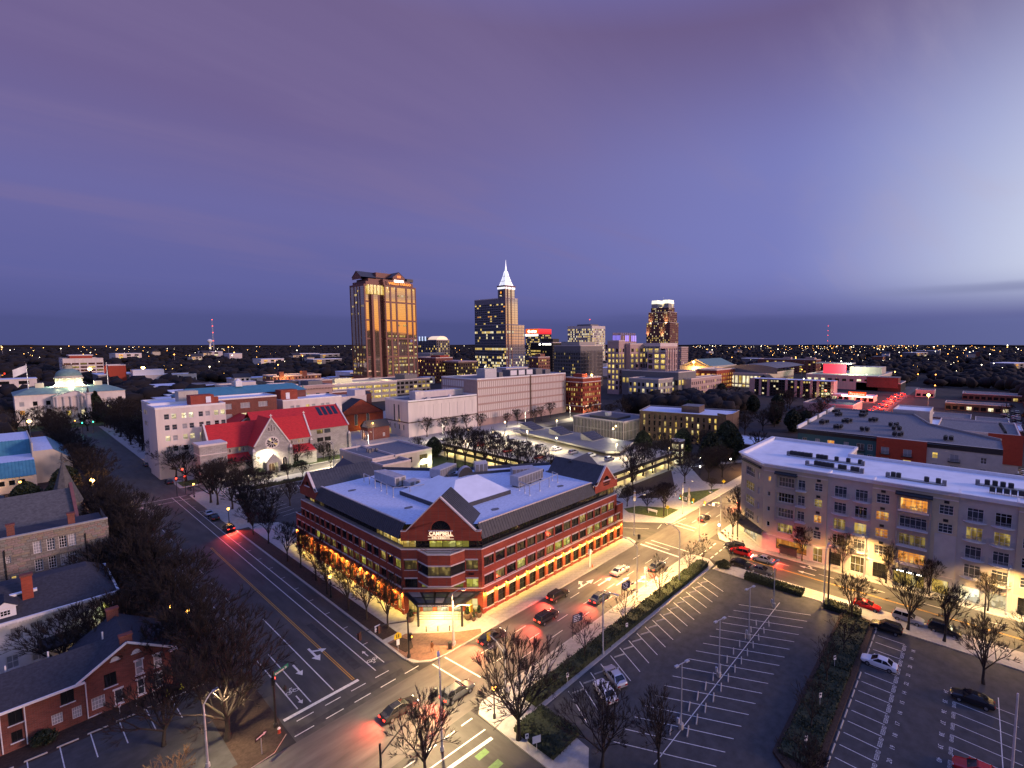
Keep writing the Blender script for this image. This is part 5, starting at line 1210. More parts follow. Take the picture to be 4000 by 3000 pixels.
# --- finned glass office
FB = thing('finned_office', 'two storey dark office ringed with thin pale vertical fins behind the parking deck', 'building', (190, 135, 0))
ops = [(.3+i*.95, 1.0+i*.95, z, z+3.9) for z in (.5, 5.0) for i in range(34)]
block(FB, 190, 215, 135, 168, 0, 9.5, M_GREY, dict(ops=[(.4+i*1.2, 1.2+i*1.2, z, z+3.9) for z in (.5, 5.0) for i in range(20)], pick=picker(.1, (L_DIM,), G_DARK, 3), depth=.2), dict(ops=ops, pick=picker(.12, (L_DIM, M_BROWN), G_DARK, 4), depth=.2), M_ROOFG, .4)
fnm = MB(); fnm.box(-.06, -.3, 0, .06, .02, 9.8, M_TRIM); fm = fnm.mesh('fin')
for i in range(35): link('fin', fm, FB, (190, 135.05+i*.95, 0), -pi/2)
for i in range(20): link('fin', fm, FB, (190.1+i*1.2, 135, 0), 0)
m = MB(); m.box(194, 142, 9.5, 206, 160, 10.6, M_DARKM); m.box(197, 150, 10.6, 200, 152, 12.4, M_STEEL); m.build('roof_plant', FB)
# --- brown office with narrow windows
BO = thing('brown_office', 'brown four storey office with narrow upright windows, some lit, behind the trees', 'building', (205, 91, 0))
bo = MB(); A, B = (201, 133), (209.7, 90); L = hypot(8.7, 43); ops = [(2+i*2.75, 3.0+i*2.75, z, z+2.3) for z in (1.0, 4.3, 7.6, 10.6) for i in range(15)]
facade(bo, A, B, 0, 14.4, ops, M_BROWN, .25); bo.face([(209.7, 90, 0), (233, 94, 0), (233, 94, 14.4), (209.7, 90, 14.4)], M_BROWN); bo.face([(233, 94, 0), (222, 140, 0), (222, 140, 14.4), (233, 94, 14.4)], M_BROWN); bo.face([(222, 140, 0), (201, 133, 0), (201, 133, 14.4), (222, 140, 14.4)], M_BROWN)
bo.prism([(208, 90), (213, 88.6), (214.5, 94), (209.4, 95)], 0, 15.6, M_BROWN, M_ROOFB); bo.build('wall', BO)
m = MB(); m.face([(x, y, 14.0) for x, y in ((201, 133), (209.7, 90), (233, 94), (222, 140))], M_ROOFB); m.build('roof', BO)
m = MB(); m.obox((218, 112, 14.0), 9, 10, 3.2, radians(-79), M_BROWN, M_ROOFG); m.build('penthouse', BO)
m = MB()
for p, q in (((201, 133), (209.7, 90)), ((209.7, 90), (233, 94)), ((233, 94), (222, 140)), ((222, 140), (201, 133))): m.bar((*p, 14.5), (*q, 14.5), .4, .2, M_CONC)
m.build('parapet', BO)
lr = random.Random(21); on = {2, 3, 15+0, 16, 32, 17, 33+6, 41, 52, 53, 54, 55, 57, 6, 7, 36, 10+30, 48, 50, 59, 26, 22}
set_windows(BO, A, B, ops, lambda i, a, z: L_YEL if (60-i) in on or lr.random() < .12 else G_DARK, 1, 2, M_BLACK, .05, depth=.25)
m = MB()
for i in range(15):
 for z in (3.3, 6.6, 9.9):
  p = Vector(A)+(Vector(B)-Vector(A)).normalized()*(2.5+i*2.75); m.obox((p.x+.15, p.y, z), 1.0, .1, .95, atan2(-43, 8.7), M_DARKM)
m.build('spandrel', BO)
# --- white stone office with its red brick wing
WO = thing('white_stone_office', 'white stone five storey office with paired sash windows along the tree lined street', 'building', (34.2, 217.4, 0))
rw5 = [21.2, 17.3, 13.4, 9.5, 5.6, 1.6]; pairs = [2.6, 5.0, 8.6, 11.0, 14.6+.2, 17.0]
wo_x = [(34.2, 55.5)]
L = 55.5-34.2; ops = []
xs = [2.9, 5.0, 8.5-.2, 10.6-.2, 13.2, 15.2, 17.9, 19.6]; xs = [2.2, 4.2, 7.0, 9.0, 11.8, 13.8, 16.4, 18.4]
for z in rw5[:-1]:
 for x in xs: ops.append((x, x+1.35, z, z+1.9))
litw = {(1, 0), (2, 0), (3, 0), (6, 0), (7, 0), (2, 2), (3, 2), (6, 2), (7, 2), (4, 2), (5, 2), (4, 4), (5, 4), (0, 2)}
def pk(i, a, z):
 c = xs.index(min(xs, key=lambda q: abs(q-a))); r = rw5.index(z)
 return L_PALE if (c, r) in litw else random.choice((G_SHADE, G_BLUE, G_DARK))
fn = dict(ops=[(4+i*4, 7+i*4, z, z+1.8) for z in (20.8, 16.5) for i in range(3)], pick=lambda i, a, z: L_DIM if z > 20 else G_DARK, depth=.2)
block(WO, 34.2, 54.2, 225, 240, 0, 25.0, M_WHITE, dict(ops=ops, pick=pk, depth=.2, nc=1, nr=2, fr=M_PAINTW), None, M_ROOFB, .6, cap=M_PAINTW)
block(WO, 35.4, 52, 240.2, 258, 0, 25.3, M_WHITE, None, fn, M_ROOFB, .5, cap=M_PAINTW)
m = MB(); m.box(44, 243, 25.3, 50, 249, 29.5, M_CREAM); m.build('penthouse', WO); m = MB(); m.box(45, 230, 25, 52, 236, 28.6, M_BRICK); m.box(52.05, 231, 25, 53.6, 233, 27.6, M_BRICK); m.box(49.5, 229.8, 25.7, 51, 229.95, 28, M_PAINTW); m.build('penthouse', WO)
RBW = thing('red_brick_office_wing', 'dark red brick office wing between the white office and the church', 'building', (57, 240, 0))
ops = [(2+i*6.5, 5.4+i*6.5, z, z+2.3) for z in (20.6, 16.2, 12) for i in range(3)]
block(RBW, 56, 78, 246, 262, 0, 24.6, M_BRICKD, dict(ops=ops, pick=lambda i, a, z: L_PALE if i in (4, 7) else G_SHADE, depth=.2, nc=3, nr=1, fr=M_PAINTW), None, M_ROOFB, .5, cap=M_PAINTW)
m = MB(); m.face([(48, 266, 25), (98, 266, 25), (94, 274, 28.2), (52, 274, 28.2)], M_TEAL); m.face([(52, 274, 28.2), (94, 274, 28.2), (98, 282, 25), (48, 282, 25)], M_TEAL); m.face([(48, 266, 25), (52, 274, 28.2), (48, 282, 25)], M_TEAL); m.box(48.5, 266.5, 0, 97.5, 281.5, 25, M_BRICKD); m.build('teal_hipped_wing', RBW)
m = MB(); m.box(70, 272, 28, 72.5, 274.5, 30.6, M_PAINTW); m.lathe((71.2, 273.2, 30.6), [(1.2, 0), (.6, .8), (.1, 1.2)], 8, M_PAINTW); m.build('cupola', RBW)
PW = thing('pale_office_wing', 'low pink white office wing with six upper windows behind the red church roof', 'building', (84, 250, 0))
block(PW, 82, 108, 251, 268, 0, 21.5, M_WHITE, dict(ops=[(x, x+1.6, 17.2, 19.2) for x in (3, 5.4, 9.6, 12.2, 16.2, 18.6)], pick=lambda i, a, z: L_YEL if i == 2 else G_SHADE, depth=.2, nc=1, nr=2, fr=M_PAINTW), None, M_ROOFB, .5, cap=M_PAINTW)
m = MB(); m.box(83, 256, 21.5, 90, 263, 26.2, M_BRICK); m.box(85, 255.8, 22, 86.6, 255.95, 25, M_PAINTW); m.build('penthouse', PW)
# --- green domed capitol among the trees
CA = thing('domed_capitol', 'pale stone capitol with a green copper dome and low blue grey roofs', 'capitol', (30, 436, 0))
pkc = lambda i, a, z: L_ORG if i in (3, 9) else (L_PALE if i in (15, 13, 16) else random.choice((G_DARK, G_SHADE)))
block(CA, 6.5, 52.5, 436, 470, 0, 17.2, M_WHITE, dict(ops=grid_ops(46, 9, 1.8, [2.5, 6.5, 11.5], 2.6), pick=pkc, depth=.3), dict(ops=grid_ops(34, 5, 1.8, [2.5, 6.5, 11.5], 2.6), pick=pkc, depth=.3), M_COPPER, .8)
m = MB()
m.hexa([(6, 435.5, 18), (53, 435.5, 18), (53, 470.5, 18), (6, 470.5, 18)], [(13, 448, 21.2), (46, 448, 21.2), (46, 458, 21.2), (13, 458, 21.2)], M_COPPER); m.build('hipped_roof', CA)
m = MB(); m.box(21, 428, 0, 38, 436, 16.6, M_WHITE); m.face([(20.5, 427.6, 16.6), (38.5, 427.6, 16.6), (29.5, 427.6, 19.6)], M_WHITE); m.face([(20.5, 427.5, 16.7), (29.5, 427.5, 19.8), (29.5, 448, 19.8), (20.5, 448, 16.7)], M_COPPER); m.face([(38.5, 427.5, 16.7), (38.5, 448, 16.7), (29.5, 448, 19.8), (29.5, 427.5, 19.8)], M_COPPER); m.build('portico', CA)
for i in range(6):
 m = MB(); m.lathe((22.3+i*2.9, 427.2, 4), [(.65, 0), (.6, 1), (.5, 11.4), (.7, 11.8), (.7, 12.4)], 10, M_WHITE); m.build('column', CA)
 if i in (1, 3, 4): link('window', win_mesh(1.6, 3.0, 1, 2, L_YEL if i != 3 else L_PALE, M_PAINTW, .08), CA, (23.1+i*2.9, 427.9, 5 if i < 4 else 8))
m = MB(); m.box(22.5, 446, 17, 36.5, 460, 21.5, M_CREAM); m.lathe((29.5, 453, 21.5), [(6.4, 0), (6.4, 1.0), (5.9, 1.2), (5.9, 4.4), (6.5, 4.6), (6.5, 5.3), (6.0, 5.5), (6.0, 6.4)], 24, M_CREAM); m.build('drum', CA)
m = MB(); m.lathe((29.5, 453, 27.9), [(5.8*cos(a*pi/2/9), 4.6*sin(a*pi/2/9)) for a in range(8)]+[(1.9, 4.6)], 28, M_COPPER); m.lathe((29.5, 453, 32.4), [(2.0, 0), (2.0, 1.3), (2.3, 1.4), (2.3, 1.9)], 16, M_CREAM); m.build('dome', CA, True)
m = MB()
for i in range(14): m.obox((29.5+2.1*cos(i*pi/7), 453+2.1*sin(i*pi/7), 34.3), .5, .25, .7, i*pi/7, M_BROWN)
m.build('dome_crest', CA)
m = MB()
for x in (17, 42): m.box(x-1.8, 450, 20.8, x+1.8, 454, 24, M_CREAM)
m.build('chimney', CA)
for i in range(8):
 a = 2*pi*i/8; lamp('POINT', (29.5+7.4*cos(a), 453+7.4*sin(a), 22.4), 2200, (1, .97, .58), CA, .2)
lamp('POINT', (29.5, 440, 22), 500, (1, .93, .62), CA, .3)
lamp('SPOT', (15, 424, 1), 5000, (1, .82, .62), CA, .4, 120, 1., (.2, 1, .7)); lamp('SPOT', (44, 424, 1), 5000, (1, .82, .62), CA, .4, 120, 1., (-.2, 1, .7))
for x, lab, mm in ((12.5, 'white flag on a tall pole at the left end of the capitol roof', M_PAINTW), (46.5, 'red flag on a tall pole at the right end of the capitol roof', M_REDW)):
 t = thing('flagpole', lab, 'flagpole', (x, 450, 21)); m = MB(); m.tube((x, 450, 21), (x, 450, 36), .22, .14, 6, M_PAINTW); m.build('pole', t)
 m = MB(); s = -1 if x < 20 else -.25; n = 6
 for i in range(n): m.hexa([(x+s*i*.9, 450+.1*sin(i), 34.5-i*.55-3.4), (x+s*(i+1)*.9, 450+.1*sin(i+1), 34.5-(i+1)*.55-3.4), (x+s*(i+1)*.9, 450.06+.1*sin(i+1), 34.5-(i+1)*.55-3.4), (x+s*i*.9, 450.06+.1*sin(i), 34.5-i*.55-3.4)], [(x+s*i*.9, 450+.1*sin(i), 35.2-i*.45), (x+s*(i+1)*.9, 450+.1*sin(i+1), 35.2-(i+1)*.45), (x+s*(i+1)*.9, 450.06+.1*sin(i+1), 35.2-(i+1)*.45), (x+s*i*.9, 450.06+.1*sin(i), 35.2-i*.45)], mm)
 m.build('flag', t)
MC = thing('stone_column_monument', 'tall pale stone column monument beside the dark evergreen before the capitol', 'monument', (34.6, 421, 0)); m = MB(); m.box(32.6, 419, 0, 36.6, 423, 2.5, M_WHITE); m.lathe((34.6, 421, 2.5), [(1.2, 0), (1.0, 15), (1.4, 15.6), (1.4, 16.2)], 10, M_WHITE); m.build('shaft', MC); m = MB(); m.lathe((34.6, 421, 18.7), [(.5, 0), (.6, 1.4), (.3, 2.4), (.35, 2.8), (.1, 3.2)], 8, M_DARKM); m.build('statue', MC)
# --- left edge: teal roofed building, stone hall with spire, white house, gabled brick house
TB = thing('teal_roofed_building', 'long low building with two tiers of teal metal roof and an end block', 'building', (-5, 240, 0))
m = MB(); m.box(-40, 242, 0, 6.6, 290, 5.4, M_WHITE); m.build('wall', TB)
t_ = MB()
t_.face([(-40, 240.5, 5.3), (6.6, 240.5, 5.3), (6.6, 247, 9.4), (-40, 247, 9.4)], M_TEAL); t_.face([(-40, 247, 9.4), (6.6, 247, 9.4), (6.6, 262, 9.4), (-40, 262, 9.4)], M_ROOFB); t_.face([(-40, 262, 9.4), (6.6, 262, 9.4), (6.6, 266, 14.0), (-40, 266, 14.0)], M_TEAL); t_.face([(-40, 266, 14), (6.6, 266, 14), (6.6, 290, 14), (-40, 290, 14)], M_ROOFB); t_.build('roof', TB)
sm = MB()
for i in range(60):
 x = -38+i*.75; sm.bar((x, 240.5, 5.38), (x, 247, 9.48), .09, .1, M_TEAL); sm.bar((x, 262, 9.48), (x, 266, 14.08), .09, .1, M_TEAL)
sm.build('standing_seam', TB, kind='stuff')
m = MB(); m.prism([(6.7, 252), (15.5, 252), (15.5, 290), (6.7, 290)], 0, 7.4, M_CREAM); m.hexa([(6.7, 252, 7.4), (15.5, 252, 7.4), (15.5, 290, 7.4), (6.7, 290, 7.4)], [(6.7, 252, 11.4), (11.2, 252, 11.4), (11.2, 290, 11.4), (6.7, 290, 11.4)], M_CREAM, M_ROOFB); m.face([(15.6, 252, 7.45), (15.6, 290, 7.45), (11.25, 290, 11.45), (11.25, 252, 11.45)], M_TEAL); m.box(6.4, 251.7, 0, 6.7, 290, 14.4, M_CREAM); m.build('end_block', TB)
for i in range(9): link('window', win_mesh(1.4, 1.7, 1, 1, G_DARK, M_PAINTW, .08), TB, (-14+i*2.1, 241.93, 2.6))
lamp('POINT', (-2, 238, 3), 350, SOD, TB, .2)
SH = thing('stone_hall', 'brown grey rough stone hall with tall white sash windows and a parapet', 'building', (-4, 131, 0))
opsS = [(15.5, 17.0, 9.5, 12.6)]
wx = [2.3, 4.35, 6.45, 8.4];
hs = MB(); A, B = (-14, 130), (11.8, 130)
ops = [(x+14-.0, x+14+.95, z, z+h) for x in (2.35, 3.95, 5.4, 6.55) for z, h in ((10.75, 2.2), (7.45, 2.15))]
ops += [(13.2, 13.75, 10.1, 11.4), (11.0, 11.9, 5.9, 7.2), (13.6, 14.2, 6.3, 7.6)]
facade(hs, A, B, 0, 14.4, ops, M_STONE, .25); hs.face([(11.8, 130, 0), (11.8, 140, 0), (11.8, 140, 14.4), (11.8, 130, 14.4)], M_STONE); hs.face([(-14, 132, 13.6), (11.5, 132, 13.6), (11.5, 140, 13.6), (-14, 140, 13.6)], M_SHING); hs.build('wall', SH)
set_windows(SH, A, B, ops, lambda i, a, z: L_YEL if z < 7 else random.choice((G_SHADE, G_BLUE, G_DARK)), 3, 4, M_PAINTW, .07, depth=.25)
sb = random.Random(3); sms = []
for k in range(6):
 q = MB(); w = sb.uniform(.55, 1.15); e = sb.uniform(.02, .06); q.hexa([(0, 0, 0), (w, 0, 0), (w, 0, .34), (0, 0, .34)], [(.02, -e, .02), (w-.02, -e*.8, .03), (w-.03, -e, .31), (.03, -e*1.1, .32)], mat('rough stone %d' % k, [c*sb.uniform(.75, 1.2) for c in (.25, .225, .19)], .9, var=.25, scale=3)); sms.append((w, q.mesh('stone')))
n_st = 0
for r in range(20):
 x = -1.2+(r % 2)*.4; z = 14.0-r*.42
 while x < 11.0 and n_st < 298:
  w, me = sb.choice(sms)
  if not any(o[0]-14-.15 < x+w and o[1]-14+.15 > x and o[2]-.2 < z+.34 and o[3]+.2 > z for o in ops):
   link('stone', me, SH, (x, 129.99, z)); n_st += 1
  x += w+.04
m = MB(); m.bar((-14, 130, 14.6), (11.8, 130, 14.6), .6, .3, M_CONC); m.build('parapet', SH)
m = MB()
for x in (-.4, 6.8): m.box(x, 131.5, 13.6, x+.9, 132.4, 16.2, M_BRICKD); m.box(x-.1, 131.4, 16.2, x+1.0, 132.5, 16.5, M_BRICKD)
m.build('chimney', SH); m = MB()
for x in (-.9, 8.7): m.tube((x, 129.8, 2), (x, 129.8, 12.6), .09, .09, 6, M_BLACK)
m.build('downpipe', SH)
CP = thing('slate_roofed_chapel', 'chapel with a big grey green slate roof and pointed slate spire by the bright lamp', 'chapel', (0, 150, 0))
m = MB(); m.box(-25, 146, 0, 9, 164, 11.0, M_STONE); m.build('wall', CP)
gable_roof(CP, -25, 8.6, 145, 165, 10.8, 16.6, 'x', mat('grey slate', (.10, .10, .10), .85, var=.3, scale=2), M_STONE)
m = MB(); m.bar((8.9, 144.6, 11.2), (8.9, 155, 17.4), .5, .6, M_GRANITE); m.bar((8.9, 155, 17.4), (8.9, 165.4, 11.2), .5, .6, M_GRANITE); m.build('verge_coping', CP)
m = MB(); m.lathe((8.4, 162.5, 0), [(2.3, 0), (2.3, 11.2), (2.6, 11.3), (2.6, 11.8)], 8, M_STONE); m.build('turret', CP); m = MB(); m.lathe((8.4, 162.5, 11.8), [(2.8, 0), (1.5, 4.2), (.25, 9.0), (.3, 9.2), (.12, 9.4), (.25, 10.2), (.06, 11.6)], 8, MATS['grey slate']); m.build('spire', CP)
WH = thing('white_house', 'white two storey house with a dark slate roof, dormer and tall red chimney', 'house', (2, 108, 0))
opsW = [(-1.0+12, .3+12, 4.9, 6.9), (.9+12, 2.2+12, 4.9, 6.9), (-1.6+12, -.4+12, .9, 2.9), (.8+12, 2.0+12, .9, 2.9), (5.9+12, 6.9+12, 4.9, 7.0)]
m = MB(); facade(m, (-12, 108), (9.6, 108), 0, 8.3, opsW, M_PAINTW, .15); m.face([(9.6, 108, 0), (9.6, 122, 0), (9.6, 122, 8.3), (9.6, 108, 8.3)], M_PAINTW); m.face([(-12, 122, 0), (9.6, 122, 0), (9.6, 122, 8.3), (-12, 122, 8.3)], M_PAINTW); m.build('wall', WH)
set_windows(WH, (-12, 108), (9.6, 108), opsW, lambda i, a, z: G_SHADE, 2, 2, M_PAINTW, .1, depth=.15)
m = MB(); m.hexa([(-12.5, 107.3, 8.2), (10.2, 107.3, 8.2), (10.2, 122.7, 8.2), (-12.5, 122.7, 8.2)], [(-6, 114, 11.5), (7.5, 114, 11.5), (7.5, 116.4, 11.5), (-6, 116.4, 11.5)], M_SHING); m.build('roof', WH)
m = MB(); m.box(-12.6, 107.0, 7.9, 10.4, 107.4, 8.3, M_PAINTW); m.box(10.0, 107, 7.9, 10.4, 122.8, 8.3, M_PAINTW)
for i in range(70): m.box(-12+i*.31, 107.1, 7.65, -11.85+i*.31, 107.4, 7.9, M_PAINTW)
m.build('cornice', WH)
m = MB(); m.box(.5, 110.4, 8.5, 1.6, 111.3, 13.2, M_BRICK); m.box(.4, 110.3, 13.2, 1.7, 111.4, 13.5, M_BRICKD); m.build('chimney', WH)
m = MB(); m.box(-2.2, 108.2, 8.4, -.2, 111, 10.0, M_PAINTW); m.face([(-2.4, 108.1, 10), (0, 108.1, 10), (-1.2, 108.1, 10.9)], M_PAINTW); m.face([(-2.5, 108, 10), (-1.2, 108, 11), (-1.2, 112, 11), (-2.5, 112, 10)], M_SHING); m.face([(.1, 108, 10), (.1, 112, 10), (-1.2, 112, 11), (-1.2, 108, 11)], M_SHING); dm = m.build('dormer', WH)
link('dormer_window', win_mesh(1.0, .8, 3, 2, G_DARK, M_PAINTW, .07), WH, (-1.7, 108.14, 8.9))
m = MB(); m.box(-1.5, 111.5, 9.6, 2.0, 113, 10.6, M_ROOFW); m.box(.0, 111.45, 9.9, 1.3, 111.5, 10.4, M_BLACK); m.build('skylight_curb', WH)
m = MB(); m.box(1.4, 103.6, 3.6, 6.8, 108, 3.9, M_SHING); m.box(6.4, 104, 0, 6.6, 104.2, 3.6, M_PAINTW); m.box(1.6, 104, 0, 1.8, 104.2, 3.6, M_PAINTW); m.build('porch', WH); lamp('POINT', (5.6, 105.6, 2.6), 45, (1, .62, .15), WH, .1)
lamp('SPOT', (8.6, 106.6, 6.2), 260, (1, 1, .55), WH, .1, 140, 1., (-.2, .5, -1)); m = MB(); m.box(8.4, 107.92, 3.0, 9.1, 108.06, 6.6, L_GRN); m.build('stair_window', WH)
BH = thing('gabled_brick_house', 'two storey gabled red brick house with white sash windows by the left car park', 'house', (8.5, 87, 0))
wv = [(11.1, 11.9, 3.45, 5.25), (9.25, 10.05, 3.4, 5.35), (11.1, 11.9, .5, 2.55), (9.3, 10.05, .5, 2.7), (7.1, 7.9, .5, 2.5)]
wd = [(6.3, 7.45, 3.3, 5.1), (2.5, 3.65, 3.3, 5.1), (-1.6, -.5, 3.3, 5.0), (-1.5, -.65, 1.1, 2.4)]
wp = [(5.05, 6.25, 1.0, 2.6), (3.35, 4.15, .95, 2.4), (1.65, 2.55, 1.2, 2.5)]
of = lambda l: [(a+14, b+14, c, d) for a, b, c, d in l]
m = MB(); facade(m, (-14, 87), (12.9, 87), 0, 5.65, of(wv+wd+wp), M_BRICKD, .15)
m.face([(4.4, 87, 5.65), (12.9, 87, 5.65), (8.6, 87, 8.45)], M_BRICKD); m.face([(12.9, 87, 0), (12.9, 97, 0), (12.9, 97, 5.65), (12.9, 87, 5.65)], M_BRICKD); m.face([(-14, 96, 0), (12.9, 97, 0), (12.9, 97, 5.65), (-14, 96, 5.65)], M_BRICKD); m.face([(4.4, 97, 5.6), (12.9, 97, 5.6), (8.6, 97, 8.45)], M_BRICKD); m.build('wall', BH)
set_windows(BH, (-14, 87), (12.9, 87), of(wv), lambda i, a, z: G_SHADE if i < 2 else G_BLUE, 1, 2, M_PAINTW, .1, depth=.12)
set_windows(BH, (-14, 87), (12.9, 87), of(wd), lambda i, a, z: G_DARK, 2, 1, M_BLACK, .06, depth=.15)
set_windows(BH, (-14, 87), (12.9, 87), of(wp), lambda i, a, z: G_SHADE, 4, 3, M_PAINTW, .05, depth=.12)
st = MB()
for a, b, c, d in wv: st.box(a-.12, 86.9, d, b+.12, 87.02, d+.22, M_PAINTW)
for a, b, c, d in wv+wd: st.box(a-.1, 86.86, c-.1, b+.1, 87.02, c, M_PAINTW)
st.build('lintel_and_sill', BH)
for x in (7.45, 9.45):
 l_ = MB(); l_.face([(x+.42*cos(pi*i/8), 86.95, 6.6+.5*sin(pi*i/8)) for i in range(9)], M_PAINTW); l_.box(x-.5, 86.88, 6.5, x+.5, 86.98, 6.6, M_PAINTW); l_.build('lunette', BH)
m = MB(); ze = 5.55
m.face([(3.9, 86.4, ze), (8.6, 86.4, 8.75), (8.6, 97.6, 8.75), (3.9, 97.6, ze)], M_SHING); m.face([(13.4, 86.4, ze), (13.4, 97.6, ze), (8.6, 97.6, 8.75), (8.6, 86.4, 8.75)], M_SHING)
m.face([(-14, 86.4, ze), (4.6, 86.4, ze), (7.4, 91.6, 7.9), (-14, 91.6, 7.9)], M_SHING); m.face([(-14, 96.8, ze), (-14, 91.6, 7.9), (7.4, 91.6, 7.9), (4.6, 96.8, ze)], M_SHING); m.build('roof', BH)
m = MB(); m.bar((3.9, 86.35, ze), (8.6, 86.35, 8.72), .14, .26, M_PAINTW); m.bar((8.6, 86.35, 8.72), (13.4, 86.35, ze), .14, .26, M_PAINTW); m.box(-14, 86.25, 5.3, 4.6, 86.42, 5.6, M_PAINTW); m.box(12.6, 86.2, 5.25, 13.5, 86.5, 5.5, M_PAINTW); m.build('verge_board', BH)
for x in (4.65, -.35, -2.2):
 m = MB(); m.tube((x, 86.85, .3), (x, 86.6, 5.3), .06, .06, 6, M_PAINTW);
 if x > 4: m.tube((x, 86.85, .35), (x+1.2, 86.7, .45), .06, .06, 6, M_PAINTW)
 m.build('downpipe', BH)
for x, y, z in ((8.0, 86.9, 7.2), (7.8, 96.2, 7.6)):
 m = MB(); m.box(x, y, z, x+1.2, y+.8, z+2.1, M_BRICKD); m.box(x-.08, y-.08, z+2.1, x+1.28, y+.88, z+2.3, M_BRICKD); m.build('chimney', BH)
for x, y, z in ((6.9, 92, 7.7), (2.0, 92.6, 7.2), (-1.5, 93, 7.0)):
 m = MB(); m.tube((x, y, z), (x, y, z+1.1), .09, .09, 6, M_PAINTW); m.build('vent_pipe', BH)
# ------------------------------------------------------------------ downtown skyline
def simple(name, label, cat, x0, x1, y0, y1, z, wall, nw=None, nn=None, w=1.6, fh=3.8, h=2.0, z0=2.0, lits=(L_YEL,), p=.3, seed=0, roof=M_ROOFG, ph=.8, depth=.3, top=None, group=None, fr=None, ratio=None, cap=None, dark=G_DARK, limit=300):
 t = thing(name, label, cat, (x0, y0, 0), group)
 rows = []; q = z0
 while q+h < z-.4: rows.append(q); q += fh
 def sp(L, n):
  if not n: return None
  ww = w if not ratio else L/n*ratio
  return dict(ops=grid_ops(L, n, ww, rows, h), pick=picker(p, lits, dark, seed), depth=depth, fr=fr, fwid=.1)
 block(t, x0, x1, y0, y1, 0, z, wall, sp(x1-x0, nw), sp(y1-y0, nn), roof, ph, cap=cap, limit=limit)
 if top:
  for (a, b, c, d, e, m) in top:
   k = MB(); k.box(a, c, z+.01, b, d, z+e, m); k.build('roof_plant', t)
 return t
# --- bronze glass tower with rose granite piers
WFT = thing('bronze_glass_tower', 'tall bronze glass tower with rose granite bands and gabled crown mirroring the sunset', 'skyscraper', (232, 474, 0))
fh = 3.75
def bays(L, edges, zs):
 return [(a, b, c, d) for a, b in edges for c, d in zs]
zA = [(16, 34), (35.5, 52.5), (54, 71), (72.5, 89.5), (91, 105.5)]
t = MB()
eW = [(1.2, 5.2), (7.0, 11.6), (13.4, 22.6), (24.4, 29.0), (30.6, 33.4)]
opsA = bays(34, eW, zA)
facade(t, (250, 473.5), (284.4, 473.5), 0, 107.2, opsA, M_GRANITE, .5)
opsB = bays(18, [(1.4, 4.6), (13.2, 16.4)], zA); facade(t, (232.2, 479.5), (250, 479.5), 0, 107.2, opsB, M_GRANITE, .5)
opsN = bays(30.5, [(.8, 8.4), (9.0, 14.6), (15.2, 20.4), (21.0, 29.6)], [(16, 105.5)]); facade(t, (232.2, 510), (232.2, 479.5), 0, 107.2, opsN, M_GRANITE, .4)
opsR = bays(6, [(1.0, 5.0)], zA); facade(t, (250, 479.5), (250, 473.5), 0, 107.2, opsR, M_GRANITE, .4)
t.box(238.0, 476.8, 14, 246.5, 479.4, 97, M_GRANITE)
t.face([(284.4, 473.5, 0), (284.4, 510, 0), (284.4, 510, 107.2), (284.4, 473.5, 107.2)], M_GRANITE); t.face([(284.4, 510, 0), (232.2, 510, 0), (232.2, 510, 107.2), (284.4, 510, 107.2)], M_GRANITE)
t.build('wall', WFT)
t = MB(); t.face([(232.2, 479.5, 107), (250, 479.5, 107), (250, 473.5, 107), (284.4, 473.5, 107), (284.4, 510, 107), (232.2, 510, 107)], M_DARKM); t.build('roof', WFT)
for A, B, ops, dp in (((250, 473.5), (284.4, 473.5), opsA, .5), ((232.2, 479.5), (250, 479.5), opsB, .5), ((232.2, 510), (232.2, 479.5), opsN, .4), ((250, 479.5), (250, 473.5), opsR, .4)):
 A = Vector(A); B = Vector(B); u = (B-A).normalized(); inn = Vector((-u.y, u.x)); an = atan2(u.y, u.x)
 for a, b, c, d in ops:
  p = A+u*a+inn*(dp-.06); nc = max(2, round((b-a)/1.15)); nr = round((d-c)/1.8)
  link('glass_bay', win_mesh(b-a, d-c, nc, nr, G_GOLD, M_MULL, .12), WFT, (p.x, p.y, c), an)
strip = win_mesh(4.4, 82, 4, 44, G_GOLD, M_MULL, .12); link('glass_bay', strip, WFT, (240.0, 476.72, 15))
rq = random.Random(9); n_l = 0
def lit_pane(x, y, z, w, h, ang):
 link('lit_window', win_mesh(w, h, 1, 1, rq.choice((L_YEL, L_YEL, L_PALE, L_DIM))), WFT, (x, y, z), ang)
for r in range(24):
 z = 17+r*fh; frac = .55 if r < 11 else (.05 if r < 20 else .25)
 for e0, e1 in eW:
  nc = max(2, round((e1-e0)/1.15))
  run = rq.random() < frac
  for c in range(nc):
   if run and rq.random() < .62: lit_pane(250+e0+(e1-e0)*(c+.12)/nc, 473.5+.36, z+.3, (e1-e0)/nc*.76, 1.9, 0)
 for a, b in ((1.5, 8.2), (9.6, 14.4), (15.6, 20.0), (21.4, 28.6)):
  run = rq.random() < (.45 if r < 10 else .13)
  for c in range(int((b-a)/1.2)):
   if run and rq.random() < .5: lit_pane(232.2+.28, 510-(a+.2+c*1.2), z+.3, .85, 1.9, -pi/2)
c_ = MB()
for z0, z1, i in ((107.2, 110.2, 2.2), (110.2, 113.0, 5)): c_.box(232.2+i, 479.5+i*.2, z0, 284.4-i, 510-i, z1, M_GRANITE); c_.box(250, 474.4+i*.3, z0, 284.4-i, 485, z1, M_GRANITE)
c_.box(248, 486, 113, 268, 506, 120.5, M_GRANITE); c_.build('crown', WFT)
g = MB(); gx0, gx1, gy = 257, 276, 475.0
